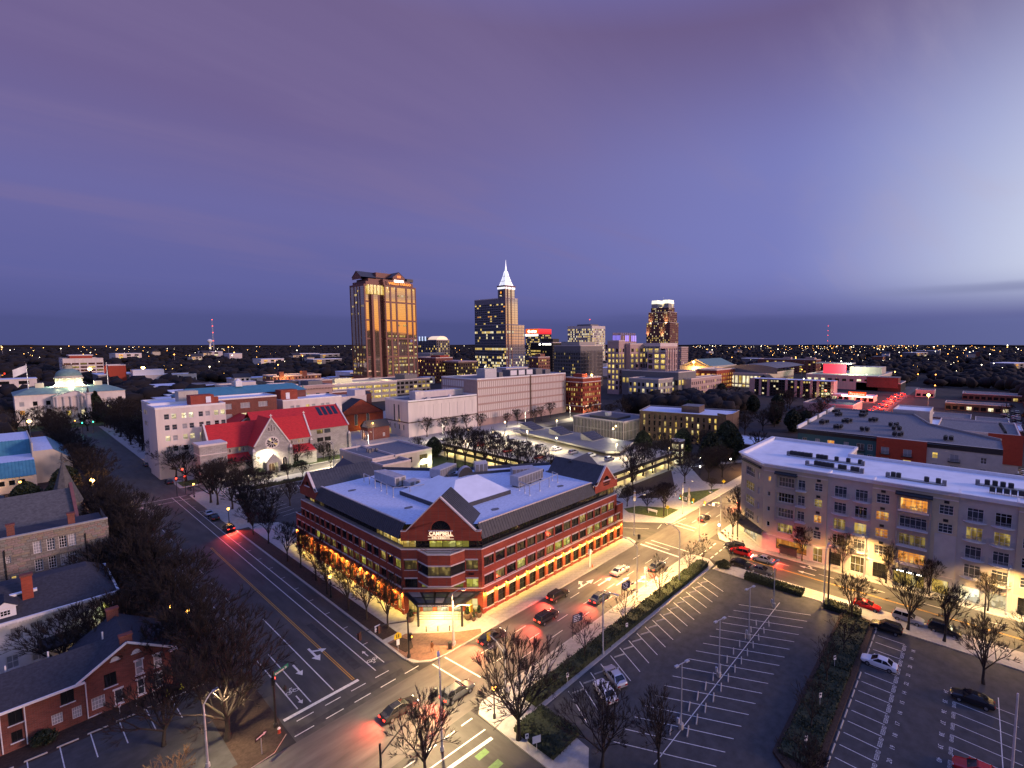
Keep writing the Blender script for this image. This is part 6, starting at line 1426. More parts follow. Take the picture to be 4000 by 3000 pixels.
g.face([(gx0+3, gy, 113), (gx1-3, gy, 113), (gx1-3, gy, 116), ((gx0+gx1)/2, gy, 121.2), (gx0+3, gy, 116)], M_GRANITE)
g.face([(gx0+2, gy-.3, 115.2), ((gx0+gx1)/2, gy-.3, 121.6), ((gx0+gx1)/2, 500, 121.6), (gx0+2, 500, 115.2)], M_DARKM); g.face([(gx1-2, gy-.3, 115.2), (gx1-2, 500, 115.2), ((gx0+gx1)/2, 500, 121.6), ((gx0+gx1)/2, gy-.3, 121.6)], M_DARKM)
g.face([(232.4, 485, 112.5), (232.4, 504, 112.5), (232.4, 504, 115), (232.4, 494.5, 120.6), (232.4, 485, 115)], M_GRANITE); g.face([(232, 484.4, 114.6), (232, 494.5, 121), (256, 494.5, 121), (256, 484.4, 114.6)][::-1], M_DARKM); g.face([(232, 504.6, 114.6), (256, 504.6, 114.6), (256, 494.5, 121), (232, 494.5, 121)][::-1], M_DARKM)
g.box(276, 476, 112.9, 283, 500, 116, M_DARKM); g.build('gable', WFT)
m = MB(); m.box(261.5, gy-.35, 111.4, 271.5, gy-.05, 113.2, E_COOL); m.build('lit_recess', WFT)
m = MB(); m.box(264.5, gy-.3, 115.6, 268.5, gy-.06, 118.0, glow('orange glow panel', (1, .25, .03), .55)); m.build('gable_panel', WFT)
m = MB(); m.box(252.6, gy-.7, 107.6, 281.4, gy-.5, 111.3, M_GRANITE); m.build('sign_band', WFT)
put_text('WELLS FARGO', 3.5, E_SIGNO, (267, gy-.8, 108.3), 0, WFT, 'sign_letters', .1, bold=.05, sx=1.06)
m = MB(); m.box(235, 477, 97.5, 250, 479.3, 106.5, L_YEL); m.build('lit_loggia', WFT)
for i in range(4):
 m = MB(); m.box(236.5+i*3.5, 476.5, 97.2, 237.0+i*3.5, 477.0, 106.8, M_GRANITE); m.build('loggia_post', WFT)
for x in (262, 264, 258): m = MB(); m.tube((x, 495, 120), (x, 495, 125), .1, .05, 5, M_STEEL); m.build('mast', WFT)
pod = [dict(ops=grid_ops(54, 12, 3.4, [1.2, 5.4, 9.4], 2.6), pick=picker(.45, (L_YEL, L_DIM), G_DARK, 2), depth=.4), dict(ops=grid_ops(52, 12, 3.2, [1.2, 5.4, 9.4], 2.6), pick=picker(.3, (L_YEL, L_DIM), G_DARK, 4), depth=.4)]
PD = thing('tower_podium', 'four storey granite and glass podium at the foot of the bronze tower', 'building', (216, 429, 0)); block(PD, 216, 270, 429, 473, 0, 13.6, M_GREY, pod[0], pod[1], M_ROOFG, .6)
m = MB(); m.box(245, 432, 13.6, 258, 450, 18.5, M_GREY); m.build('roof_house', PD)
# --- tall glass tower with a floodlit white spire
PN = thing('spired_glass_tower', 'tallest blue grey glass tower with a floodlit white lattice spire', 'skyscraper', (450, 523, 0))
M_FRAME = mat('tower framing', (.20, .19, .21), .5, var=.1)
def tgrid(L, cw, rows, h):
 n = int(L/cw); return [(i*L/n+.12, (i+1)*L/n-.12, z, z+h) for z in rows for i in range(n)]
rl = [3+i*4.0 for i in range(18)]; rh = [76+i*3.3 for i in range(11)]
on_rows = {rl[2]: .7, rl[3]: .5, rl[4]: .6, rl[6]: .55, rl[9]: .85, rl[13]: .12, rl[15]: .6, rl[5]: .25, rl[7]: .1}
pkl = picker(.05, (L_PALE, L_YEL), G_BLUE, 31, lambda z: on_rows.get(z, .05)); pkh = picker(.09, (L_YEL, L_ORG), G_BLUE, 32)
block(PN, 450, 474, 523.4, 593, 0, 75, M_FRAME, dict(ops=tgrid(24, 3, rl, 3.2), pick=picker(.12, (L_PALE,), G_SILV, 34, lambda z: on_rows.get(z, .03)*.5), depth=.25), dict(ops=tgrid(69.6, 3.2, rl, 3.0), pick=pkl, depth=.25), M_ROOFG, .1, limit=150)
block(PN, 474, 485.5, 523.2, 560, 0, 74.5, M_FRAME, dict(ops=tgrid(11.5, 2.8, rl, 3.2), pick=picker(.1, (L_PALE,), G_SILV, 35, lambda z: on_rows.get(z, .03)*.5), depth=.25), None, M_ROOFG, .5, limit=180)
block(PN, 450.4, 473.8, 523.8, 592.6, 75, 111.5, M_FRAME, dict(ops=tgrid(23.4, 5.8, rh, 3.0), pick=lambda i, a, z: G_SILV, depth=.2), dict(ops=tgrid(68.8, 4.6, rh[:9], 1.9), pick=pkh, depth=.9), M_ROOFG, 1.0, limit=300)
block(PN, 450.2, 468, 523.6, 539, 111, 128, M_FRAME, dict(ops=tgrid(17.8, 5.9, [112+i*3.3 for i in range(4)], 3.0), pick=lambda i, a, z: G_SILV, depth=.2), None, M_ROOFG, .4, limit=330)
m = MB()
for x in (450.3, 454.5, 461.3): m.box(x-.45, 522.9, 0, x+.45, 523.3, 128, M_GRANITE)
m.build('red_mullion', PN)
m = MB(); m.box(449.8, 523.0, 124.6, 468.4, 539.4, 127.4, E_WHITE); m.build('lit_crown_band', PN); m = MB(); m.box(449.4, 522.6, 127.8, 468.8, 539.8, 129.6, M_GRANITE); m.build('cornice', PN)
m = MB(); cx, cy = 459, 531.3
lv = [(7.8, 129.6), (5.4, 136), (3.3, 143), (1.9, 149.5)]
for (r0, z0), (r1, z1) in zip(lv, lv[1:]):
 for i in range(4):
  a0, a1 = pi/4+i*pi/2, pi/4+(i+1)*pi/2; s = 1.414*.9
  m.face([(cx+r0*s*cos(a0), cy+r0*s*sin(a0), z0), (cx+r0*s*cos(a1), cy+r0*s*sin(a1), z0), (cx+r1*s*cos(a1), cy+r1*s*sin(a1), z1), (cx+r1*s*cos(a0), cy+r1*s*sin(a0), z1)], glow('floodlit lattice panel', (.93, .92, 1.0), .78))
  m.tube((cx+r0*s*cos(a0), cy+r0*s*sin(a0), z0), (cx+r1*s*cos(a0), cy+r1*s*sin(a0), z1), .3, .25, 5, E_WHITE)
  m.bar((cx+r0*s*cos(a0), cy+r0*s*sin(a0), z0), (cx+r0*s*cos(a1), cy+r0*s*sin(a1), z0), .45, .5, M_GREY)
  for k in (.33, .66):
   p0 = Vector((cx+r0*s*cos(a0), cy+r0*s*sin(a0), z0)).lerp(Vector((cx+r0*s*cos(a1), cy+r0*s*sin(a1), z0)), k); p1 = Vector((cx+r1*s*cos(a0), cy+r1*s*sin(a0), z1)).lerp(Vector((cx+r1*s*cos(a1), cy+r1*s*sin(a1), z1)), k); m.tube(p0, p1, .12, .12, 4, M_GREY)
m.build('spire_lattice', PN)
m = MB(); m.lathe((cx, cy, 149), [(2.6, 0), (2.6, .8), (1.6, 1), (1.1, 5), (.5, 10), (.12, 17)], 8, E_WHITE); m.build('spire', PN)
m = MB(); m.box(450.0, 528, 113.5, 450.15, 536, 122.5, M_BLACK); m.build('sign_panel', PN); m = MB(); m.lathe((0, 0, 0), [(1.6, 0), (1.6, .1)], 12, E_SIGNO); o = link('sign_emblem', m.mesh('sign_emblem'), PN, (449.9, 532, 119.8)); o.rotation_euler = (0, -pi/2, 0)
put_text('PNC', 2.4, E_SIGNW, (449.85, 532, 114.6), -pi/2, PN, 'sign_letters', .05, bold=.05)
# --- the others
RH = simple('office_tower', 'glass office tower under a glowing orange rooftop sign', 'office tower', 630, 665, 642.7, 676, 66, M_FRAME, 9, 9, fh=4, h=2.6, ratio=.86, lits=(L_YEL,), p=.45, seed=41)
m = MB(); m.box(631, 642.2, 66, 665, 643.0, 75.8, glow('red sign face', (.85, .02, .03), .75)); m.box(630, 643.2, 66, 631, 675.6, 75.8, glow('orange sign face', (1.0, .16, .012), .9)); m.box(629.7, 643, 62.8, 630, 676, 65.6, E_COOL); m.build('roof_sign', RH)
m = MB(); m.lathe((0, 0, 0), [(2.6, 0), (2.5, .2)], 14, E_COOL); o = link('sign_emblem', m.mesh('sign_emblem'), RH, (629.8, 666.5, 71)); o.rotation_euler = (0, -pi/2, 0); put_text('red hat', 5.2, E_COOL, (629.8, 654.5, 69.5), -pi/2, RH, 'sign_letters', .1, bold=.08)
BK = simple('dark_bank_tower', 'black slab office tower with a small lit white bank sign', 'office tower', 548, 569, 526.5, 577, 49.5, M_BLACK, 8, 18, fh=4, h=2.4, ratio=.7, p=.03, seed=42)
m = MB(); m.box(552, 530, 49.5, 566, 556, 56, M_BLACK); m.build('penthouse', BK)
put_text('CAPITAL BANK', 2.9, E_COOL, (547.8, 540, 46.2), -pi/2, BK, 'sign_letters', .1, bold=.05); m = MB(); m.lathe((0, 0, 0), [(1.7, 0), (1.6, .1)], 12, E_COOL); o = link('sign_emblem', m.mesh('sign_emblem'), BK, (547.8, 555, 47.2)); o.rotation_euler = (0, -pi/2, 0)
for i in range(8):
 for j in range(2): link('lit_window', win_mesh(2.2, 2.6, 1, 1, L_YEL), BK, (547.9, 575-i*2.7, 30+j*5), -pi/2)
WG = simple('white_gridded_tower', 'white concrete gridded office tower with brightly lit top floors', 'office tower', 658.6, 697, 537.4, 595, 79, M_WHITE, 12, 17, fh=4.1, h=3.0, ratio=.70, lits=(L_YEL, L_PALE), p=.62, seed=43, depth=.7)
m = MB(); m.box(668, 548, 79, 690, 580, 83, M_GREY); m.tube((680, 560, 83), (680, 560, 92), .2, .1, 5, M_STEEL); m.box(679.5, 559.5, 91.5, 680.5, 560.5, 92.6, E_RED); m.build('roof_plant', WG)
FT = thing('ribbed_dark_tower', 'dark grey office slab with close vertical ribs and a blank parapet', 'office tower', (395, 338, 0))
opF = grid_ops(39, 16, 1.3, [3+i*4.05 for i in range(9)], 2.6); opG = grid_ops(38.5, 15, 1.1, [3+i*4.05 for i in range(9)], 2.6)
block(FT, 395, 433.5, 338.3, 377.3, 0, 45.6, M_GREY, dict(ops=opG, pick=picker(.05, (L_YEL,), G_DARK, 44), depth=.5), dict(ops=opF, pick=picker(.07, (L_YEL,), G_DARK, 45), depth=.5), M_ROOFG, .6)
rib = MB(); rib.box(-.22, -.55, 0, .22, 0, 40.5, M_GREY); rbm = rib.mesh('rib')
for i in range(17): link('rib', rbm, FT, (395, 338.3+i*39/16, 0), -pi/2); link('rib', rbm, FT, (395+i*38.5/16, 338.3, 0), 0)
m = MB(); m.box(401, 345, 45.6, 428, 372, 50.4, M_CONC); m.build('penthouse', FT)
BR = simple('old_brick_block', 'small pinkish brick block with a stepped parapet below the black slab', 'building', 420, 440.5, 428.5, 445, 31, M_GRANITE, 7, 4, fh=4, h=2.2, p=.35, seed=46, top=[(426, 434, 431, 440, 4.5, M_GRANITE)])
# courthouse group
CT = thing('courthouse', 'large pink and grey stone courthouse with lit ribbon floors and violet lit turrets', 'courthouse', (402, 243, 0))
M_PINK = mat('pink stone', (.46, .33, .30), .75, var=.1, scale=.3)
rz = [4.5+i*5.1 for i in range(8)]
block(CT, 402.4, 436, 242.9, 281.7, 0, 45.5, M_GREY, dict(ops=grid_ops(33.6, 7, 2.6, rz, 3.4), pick=picker(.25, (L_YEL,), G_DARK, 50), depth=.6, wall=M_PINK), dict(ops=grid_ops(38.8, 7, 4.6, rz, 3.2), pick=picker(.7, (L_YEL, L_YEL, L_PALE), G_DARK, 51), depth=.6), M_ROOFG, 3.2)
for i in range(8):
 m = MB(); m.box(401.5, 243.2+i*5.5-.4, 12, 402.6, 243.2+i*5.5+.4, 45, M_CONC); m.build('pilaster', CT)
block(CT, 368, 378, 267.4, 281, 0, 50.5, M_PINK, dict(ops=grid_ops(10, 2, 2.4, rz, 3.2), pick=picker(.5, (L_YEL,), G_DARK, 52), depth=.6), dict(ops=grid_ops(13.6, 3, 2.6, rz, 3.2), pick=picker(.8, (L_YEL,), G_DARK, 53), depth=.6), M_ROOFG, .8)
block(CT, 379, 402.4, 262, 282, 0, 47.5, M_PINK, dict(ops=grid_ops(23.4, 3, 4.2, rz, 3.2), pick=picker(.7, (L_YEL,), G_DARK, 54), depth=.6), None, M_ROOFG, .8)
block(CT, 379.4, 400.2, 223, 243, 0, 41, M_PINK, dict(ops=grid_ops(20.8, 6, 1.5, rz, 3.6), pick=picker(.2, (L_YEL,), G_DARK, 55), depth=.7), dict(ops=grid_ops(20, 3, 4.4, rz, 3.4), pick=picker(.55, (L_YEL,), G_DARK, 56), depth=.6), M_ROOFG, .8)
for i in range(4):
 m = MB(); m.box(381+i*4.6, 222.2, 6, 382.2+i*4.6, 223.1, 43.5, M_PINK); m.build('buttress_pier', CT)
 if i in (1, 3): lamp('SPOT', (383+i*4.6, 221.2, 7), 900, (1, .5, .12), CT, .2, 60, 1., (0, .12, 1))
m = MB(); m.box(390, 280, 45, 416, 292, 56, M_PINK)
for i in range(7): m.box(390.8+i*3.5, 279.3, 50, 391.8+i*3.5, 280.2, 59, M_PINK); m.box(389.2, 280.5+i*1.6, 50, 390.1, 281.1+i*1.6, 59, M_PINK)
m.build('turret', CT)
m = MB(); m.box(396, 279.6, 50.5, 402, 279.9, 56.4, E_PURP); m.box(407, 279.6, 50.5, 415, 279.9, 56.4, E_PURP); m.box(389.3, 281, 50.5, 389.8, 291, 56.4, E_PURP); m.build('violet_lit_wall', CT)  # violet light on the turret walls, put into the panels' own glow
CT2 = simple('courthouse_podium', 'low grey podium with an upper glazed hall in front of the pink courthouse', 'building', 367.5, 400.3, 203.3, 263.3, 23, M_GREY, 6, 14, fh=8, h=4.5, z0=12, ratio=.66, p=.5, seed=57)
CT3 = simple('courthouse_wing', 'three storey pale stone wing with lit corner windows lowest in the courthouse group', 'building', 341.8, 376, 207.7, 237.8, 18, M_CONC, 9, 7, fh=5.2, h=3.2, z0=1.5, ratio=.55, p=.42, lits=(L_YEL, L_PALE), seed=58)
CT4 = simple('long_stone_wing', 'long pinkish stone wing with small windows right of the courthouse', 'building', 377, 440, 196, 206, 17, M_PINK, 16, None, fh=5, h=2.6, z0=2, ratio=.4, p=.2, seed=59)
# double topped tower
TT = thing('twin_topped_tower', 'dark red stepped tower with two floodlit blocks on top', 'skyscraper', (822, 476, 0))
for x0, x1, y0, y1, za, zb in ((822, 856, 475, 529, 0, 89), (823, 855, 478, 525, 89, 110), (826, 850, 481, 521, 110, 119)):
 rows = [z for z in [za+2+i*4 for i in range(30)] if z+2.4 < zb]
 block(TT, x0, x1, y0, y1, za, zb, M_GRANITE, dict(ops=grid_ops(x1-x0, 9, 1.9, rows, 2.3), pick=picker(.16, (L_YEL, L_PALE), G_DARK, 60+za), depth=.4), dict(ops=grid_ops(y1-y0, 13, 2.0, rows, 2.3), pick=picker(.3, (L_YEL, L_PALE), G_DARK, 61+za), depth=.4), M_ROOFG, .5, limit=280)
for y0, y1 in ((481.5, 495), (506.5, 520.5)):
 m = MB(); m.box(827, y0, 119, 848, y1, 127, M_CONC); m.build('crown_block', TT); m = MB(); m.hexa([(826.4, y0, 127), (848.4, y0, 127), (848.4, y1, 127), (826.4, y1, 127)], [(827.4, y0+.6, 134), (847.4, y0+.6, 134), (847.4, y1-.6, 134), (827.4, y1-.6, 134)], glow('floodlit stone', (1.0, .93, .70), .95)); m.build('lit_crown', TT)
m = MB(); m.tube((838, 500, 119), (838, 500, 141), .3, .1, 5, M_STEEL); m.build('mast', TT)
for x, y, z, e in ((821.2, 498, 112, 90000), (821.2, 484, 84, 70000), (821.2, 492, 60, 70000), (821.2, 526, 62, 60000), (821.2, 520, 84, 50000), (840, 477, 112, 60000)): lamp('SPOT', (x-3, y, z), e, (1, .82, .40), TT, .5, 60, 1., (.42, 0, 1))
simple('pink_slab_tower', 'pale pink slab with rows of tiny windows right of the courthouse', 'office tower', 790, 816, 431.6, 440, 41.5, M_PINK, 12, 3, fh=3.6, h=1.8, ratio=.45, p=.05, seed=65)
BHt = simple('brick_corner_block', 'eight storey red brick corner block with pale bands and warm lit windows', 'building', 251.7, 271.5, 213.4, 229.4, 24, M_BRICK, 9, 7, fh=3.4, h=1.9, z0=1.4, ratio=.5, lits=(L_YEL,), p=.42, seed=66, fr=None, top=[(256, 262, 218, 226, 3, M_BRICK)])
m = MB()
for z in (4.6, 21.2, 24.2): m.box(251.3, 213.0, z, 271.8, 213.4, z+.5, M_TRIM); m.box(251.3, 213.4, z, 251.7, 229.6, z+.5, M_TRIM)
m.build('string_course', BHt)
ST2 = simple('striped_apartment_tower', 'striped apartment tower with a lit half dome and blue lit fins on its roof', 'apartment tower', 463, 488, 712.8, 769, 54, M_GREY, 7, 12, fh=4, h=3.0, ratio=.62, p=.16, seed=67)
m = MB(); n = 10
for i in range(n):
 a0, a1 = pi*i/n, pi*(i+1)/n; m.face([(475-11*cos(a0), 714, 54+7*sin(a0)), (475-11*cos(a1), 714, 54+7*sin(a1)), (475-11*cos(a1), 740, 54+7*sin(a1)), (475-11*cos(a0), 740, 54+7*sin(a0))], glow('lit vault', (.85, .62, .42), .9))
m.face([(475-11*cos(pi*i/n), 714, 54+7*sin(pi*i/n)) for i in range(n+1)], glow('lit vault', (.85, .62, .42), .9)); m.build('half_dome', ST2)
m = MB(); m.box(464, 742, 54, 486, 768, 59, M_DARKM); m.build('roof_house', ST2)
for i in range(3):
 m = MB(); m.box(462.4, 744+i*9, 53, 463, 747+i*9, 60.5, glow('blue white light fin', (.62, .75, 1.0), .9)); m.build('light_fin', ST2)
simple('pale_blank_slab', 'pale grey blank slab between the bronze tower and the striped tower', 'building', 400, 424, 634, 667, 33.5, M_CONC)
BA = simple('brown_brick_office', 'broad brown brick office with a heavy cornice beside the bronze tower', 'building', 347, 373, 489.6, 571, 26, M_BROWN, 8, 18, fh=3.9, h=2.1, ratio=.5, p=.25, seed=68)
m = MB(); m.box(346, 488.6, 25.6, 374, 572, 27.2, M_PINK); m.build('cornice', BA)
simple('dark_brick_office', 'taller dark brick office set back behind the broad brown one', 'building', 336, 360, 520, 560, 30.5, M_BRICKD, 6, 10, fh=3.9, h=2.1, ratio=.45, p=.3, seed=69, top=[(345, 358, 525, 545, 3, M_REDW)])
# left of the bronze tower
OB = simple('orange_lit_brick_row', 'long red brick building with arched gables lit orange by street lamps', 'building', 163, 205, 520, 548, 17, M_GRANITE, 14, 6, fh=4.6, h=2.0, z0=5, ratio=.42, lits=(L_ORG, L_YEL), p=.6, seed=70)
for x in (168, 188):
 m = MB(); m.prism([(x, 519.4), (x+4, 519.4), (x+4, 526), (x, 526)], 17, 21.5, M_BRICKD); m.build('gable', OB)
lamp('POINT', (172, 516, 12), 9000, SOD, OB, .5); lamp('POINT', (182, 530, 22), 7000, SOD, OB, .5)
BX = simple('classical_stone_bank', 'pink stone classical building with a dark balustraded cornice and tall windows', 'building', 107, 129, 312, 368, 22.5, M_PINK, 4, 14, fh=9, h=6.5, z0=3, w=2.0, p=.3, lits=(L_DIM, L_YEL), seed=71, top=[(110, 117, 330, 350, 2.6, M_DARKM), (118, 126, 318, 330, 3, M_GREY)])
m = MB(); m.box(105.8, 310.8, 21.6, 130, 312, 23.2, M_PINK); m.box(105.8, 312, 21.6, 107, 369, 24.2, M_DARKM); m.build('cornice', BX)
for i in range(26):
 m = MB(); m.box(107+i*.85, 310.9, 20.9, 107.4+i*.85, 311.9, 21.6, M_PINK); m.build('dentil', BX)
YD = thing('yellow_lit_deck', 'yellow lit parking deck with an arched brick stair tower', 'parking deck', (146, 390, 0))
block(YD, 160, 215, 392, 440, 0, 15.5, M_CONC, dict(ops=grid_ops(55, 8, 5.6, [3, 7.5, 11.6], 2.2), pick=lambda i, a, z: L_YEL, depth=.4), None, M_DECK, 1.2)
block(YD, 140, 160, 386, 400, 0, 20.5, M_GRANITE, dict(ops=[(7, 13, 4, 10)], pick=lambda i, a, z: L_YEL, depth=.4, nc=4, nr=4, fr=M_GRANITE), None, M_GREY, .6)
m = MB(); m.face([(150+3.4*cos(pi*i/10), 385.8, 13+3.6*sin(pi*i/10)) for i in range(11)], L_YEL); m.box(146.6, 385.75, 10.4, 153.4, 385.9, 13, L_YEL); m.build('arched_window', YD)
m = MB(); m.box(176, 420, 15.5, 190, 430, 19, M_CONC); m.build('stair_head', YD)
for x in (168, 182, 196, 208): lamp('POINT', (x, 408, 21), 5200, (1, .82, .42), YD, .3)
simple('small_white_office', 'small white office with one row of lit windows behind the red church roof', 'building', 110, 134, 279, 292, 17.5, M_WHITE, 6, None, fh=5, h=2.4, z0=11.2, ratio=.62, lits=(L_YEL, L_GRN), p=.75, seed=72, top=[(128, 134, 280, 290, 4, M_WHITE)], roof=M_ROOFB)
BT = simple('lamp_lit_brick_block', 'old brick block with lamp lit arcade left of the bronze tower foot', 'building', 145, 182, 372, 390, 12, M_BRICKD, 10, 4, fh=4, h=2.4, ratio=.5, lits=(L_YEL, L_ORG), p=.75, seed=73)
TU = thing('brick_turret', 'dark brick turret with a low pyramid roof before the tower podium', 'tower', (143, 303, 0)); m = MB(); m.lathe((144, 303, 0), [(4.6, 0), (4.6, 17)], 8, M_BRICKD); m.build('wall', TU); m = MB(); m.lathe((144, 303, 17), [(5.0, 0), (.3, 2.2)], 8, M_SHING); m.build('roof', TU)
STp = thing('brick_steeple', 'slender dark brick belfry with a grey green steeple behind the red church roof', 'church', (103, 285, 0)); m = MB(); m.box(100, 282, 0, 106, 288, 16, M_BRICKD); m.build('belfry', STp); m = MB(); m.hexa([(99.6, 281.6, 16), (106.4, 281.6, 16), (106.4, 288.4, 16), (99.6, 288.4, 16)], [(101.2, 283.2, 18.5), (104.8, 283.2, 18.5), (104.8, 286.8, 18.5), (101.2, 286.8, 18.5)], M_COPPER); m.hexa([(101.2, 283.2, 18.5), (104.8, 283.2, 18.5), (104.8, 286.8, 18.5), (101.2, 286.8, 18.5)], [(102.9, 284.9, 26), (103.1, 284.9, 26), (103.1, 285.1, 26), (102.9, 285.1, 26)], M_COPPER); m.build('steeple', STp)
link('lit_window', win_mesh(1.2, 2, 1, 1, L_ORG), STp, (102.4, 281.9, 11))
RC = thing('brick_church', 'red brick church with a dark slate roof and two tall arched windows', 'church', (116, 270, 0)); m = MB(); m.box(113, 268, 0, 138, 296, 9.5, M_BRICK); m.box(108, 272, 0, 113, 300, 8, M_BRICK); m.build('wall', RC); gable_roof(RC, 113, 138, 267.6, 297, 9.6, 17.5, 'y', M_SHING, M_BRICK); gable_roof(RC, 104, 120, 272, 300, 8, 17.2, 'y', M_SHING, M_BRICK)
for x in (122.5, 129.0): lancet(RC, x, 267.9, 3.2, 1.4, 6.2, G_BLUE)
lamp('POINT', (124, 264.5, 2.2), 420, YEL, RC, .2); lamp('POINT', (114, 266, 3.4), 180, YEL, RC, .2); lamp('POINT', (131, 264, 2.0), 260, YEL, RC, .2)
HS = thing('small_brick_house', 'small two storey brick house with a lit porch near the archive corner', 'house', (115, 238, 0)); m = MB(); m.box(113.5, 236, 0, 124.5, 243, 6.4, M_BRICKD); m.build('wall', HS); gable_roof(HS, 113.5, 124.5, 236, 243, 6.4, 9.6, 'x', M_SHING, M_CREAM)
m = MB()
for i in range(4): m.box(113.2, 236.6+i*1.9, 0, 113.45, 236.9+i*1.9, 4.6, M_PAINTW)
m.build('porch_column', HS); lamp('POINT', (112.6, 239.5, 2.6), 150, (1, .6, .2), HS, .1); link('window', win_mesh(1, 1.8, 1, 2, G_SHADE, M_PAINTW, .1), HS, (121.0, 235.93, 1.2))
# far left offices
KW = thing('white_banded_office', 'white five storey office with dark ribbon windows standing alone on the left', 'office', (66, 1080, 0))
block(KW, 66, 109, 1085, 1150, -2, 24.5, M_WHITE, dict(ops=grid_ops(43, 5, 7.2, [.5, 5.6, 10.7, 15.8], 3.0)+[], pick=picker(.3, (L_DIM, L_YEL), mat('dark red glass', (.06, .015, .02), .2, var=.1), 80), depth=.5, mr=M_WHITE), dict(ops=grid_ops(65, 5, 8, [.5, 5.6, 10.7, 15.8], 3.0), pick=picker(.1, (L_YEL,), G_SHADE, 81), depth=.5), M_ROOFG, 1.2)
m = MB(); m.box(74, 1092, 24.5, 98, 1130, 29.5, M_REDW); m.box(73, 1091, 29.5, 99, 1131, 31, M_WHITE); m.build('penthouse', KW)
K2 = simple('long_white_block', 'long white flat roofed block behind the trees left of centre', 'building', 94, 150, 730, 760, 12, M_WHITE, 16, None, fh=5, h=2.4, z0=1, ratio=.45, p=.25, lits=(L_YEL,), seed=82, roof=M_ROOFB, top=[(96, 122, 735, 750, 7, M_PAINTW)])
simple('red_brick_box', 'windowless red brick box on the left skyline of trees', 'building', 78, 92, 745, 770, 24, M_REDW, roof=M_ROOFW)
simple('grey_classical_block', 'grey stone block with close pilasters behind the white office', 'building', 96, 116, 380, 420, 19, M_CONC, 8, 14, fh=20, h=11, z0=4, ratio=.4, p=.05, lits=(L_YEL,), seed=83, top=[(100, 112, 385, 398, 3.5, M_WHITE)])
simple('white_annex', 'white three storey annex with sash windows above the teal hipped roof', 'building', 96, 106, 300, 318, 24.5, M_WHITE, 4, 3, fh=4, h=1.9, ratio=.4, p=.2, seed=84, roof=M_ROOFB)
# --- right of downtown
PG = thing('orange_parking_garage', 'orange lit brick parking garage with bright open stair shafts', 'parking garage', (470, 226, 0))
block(PG, 470, 520, 215, 240, 0, 20, M_BRICK, dict(ops=grid_ops(50, 9, 3.6, [1.5, 5.6, 9.7, 13.8], 2.6), pick=lambda i, a, z: L_ORG, depth=.6), dict(ops=grid_ops(25, 4, 4.2, [1.5, 5.6, 9.7, 13.8], 2.6), pick=lambda i, a, z: L_ORG, depth=.6), M_DECK, 1.2)
for i in range(8): m = MB(); m.box(466.2, 241+(i % 2)*2.2, 1.0+(i//2)*4.4, 466.6, 242.4+(i % 2)*2.2, 3.6+(i//2)*4.4, E_COOL); m.build('stair_light', PG)
lamp('POINT', (480, 250, 27), 60000, SOD, PG, .5)
SG = thing('pedimented_hall', 'green roofed hall with an orange lit pediment beyond the garage', 'hall', (620, 290, 0)); m = MB(); m.box(600, 280, 0, 680, 330, 18, M_CREAM); m.build('wall', SG); gable_roof(SG, 600, 680, 284, 326, 18, 27, 'x', M_COPPER, M_CREAM); lamp('POINT', (594, 305, 12), 60000, SOD, SG, .5); m = MB(); m.face([(599.3, 290, 17.5), (599.3, 320, 17.5), (599.3, 305, 24)], L_ORG); m.build('lit_pediment', SG)
HL = thing('convention_hall', 'wide convention hall with a curved grey roof and a tall lit glass front', 'hall', (512, 200, 0))
block(HL, 512, 610, 178, 226, 0, 15.5, M_CREAM, dict(ops=grid_ops(98, 20, 4.0, [1, 4.6], 2.8)+[], pick=lambda i, a, z: L_YEL, depth=.6), dict(ops=grid_ops(48, 11, 3.4, [.6], 2.6)+grid_ops(48, 11, 3.2, [4.4], 8.6), pick=lambda i, a, z: L_PALE if (i*7) % 5 else L_YEL, depth=.6), M_ROOFG, 1.0)
m = MB(); n = 8
for i in range(n):
 y0, y1 = 168+62*i/n, 168+62*(i+1)/n; f = lambda y: 25.5-5*((y-196)/34)**2
 m.face([(518, y0, f(y0)), (518, y1, f(y1)), (620, y1, f(y1)), (620, y0, f(y0))], M_ROOFG); m.face([(518, y0, 16), (518, y1, 16), (518, y1, f(y1)), (518, y0, f(y0))], M_GREY)
m.build('curved_roof', HL)
RW = thing('hall_annex', 'pale green lit terrace building with a glowing red wall beyond the dark hotel', 'building', (560, 120, 0)); block(RW, 560, 660, 80, 150, 0, 14, M_CREAM, None, dict(ops=grid_ops(70, 10, 4, [8.5], 2.6), pick=picker(.5, (L_PALE,), G_DARK, 85), depth=.5), mat('pale green deck', (.35, .42, .33), .8), 1.0)
m = MB(); m.box(600, 118, 14, 601, 142, 26, glow('red lit wall', (.9, .05, .09), .8)); m.build('lit_wall', RW); m = MB(); m.box(610, 84, 14, 640, 116, 22, M_CREAM); m.box(598, 112, 25, 620, 150, 26.4, M_CONC); m.build('upper_block', RW); lamp('POINT', (590, 110, 22), 40000, (.9, 1, .75), RW, .5)
HT = thing('dark_panelled_hotel', 'long six storey dark and pink panelled hotel with scattered lit windows', 'hotel', (447, 130, 0))
rows = [1.2+i*2.35 for i in range(6)]
hb = MB(); A, B = (444.6, 169.4), (450.4, 97.5); L = hypot(5.8, 71.9); ops = [(1.2+i*2.55, 2.9+i*2.55, z, z+1.5) for z in rows for i in range(27)]
facade(hb, A, B, 0, 15.5, ops, M_BLACK, .3)
for q0, q1 in ((B, (466, 98)), ((466, 98), (460, 170)), ((460, 170), A)): hb.face([(*q0, 0), (*q1, 0), (*q1, 15.5), (*q0, 15.5)], M_PINK)
hb.face([(*A, 15.5), (*B, 15.5), (466, 98, 15.5), (460, 170, 15.5)], M_ROOFB); hb.build('wall', HT)
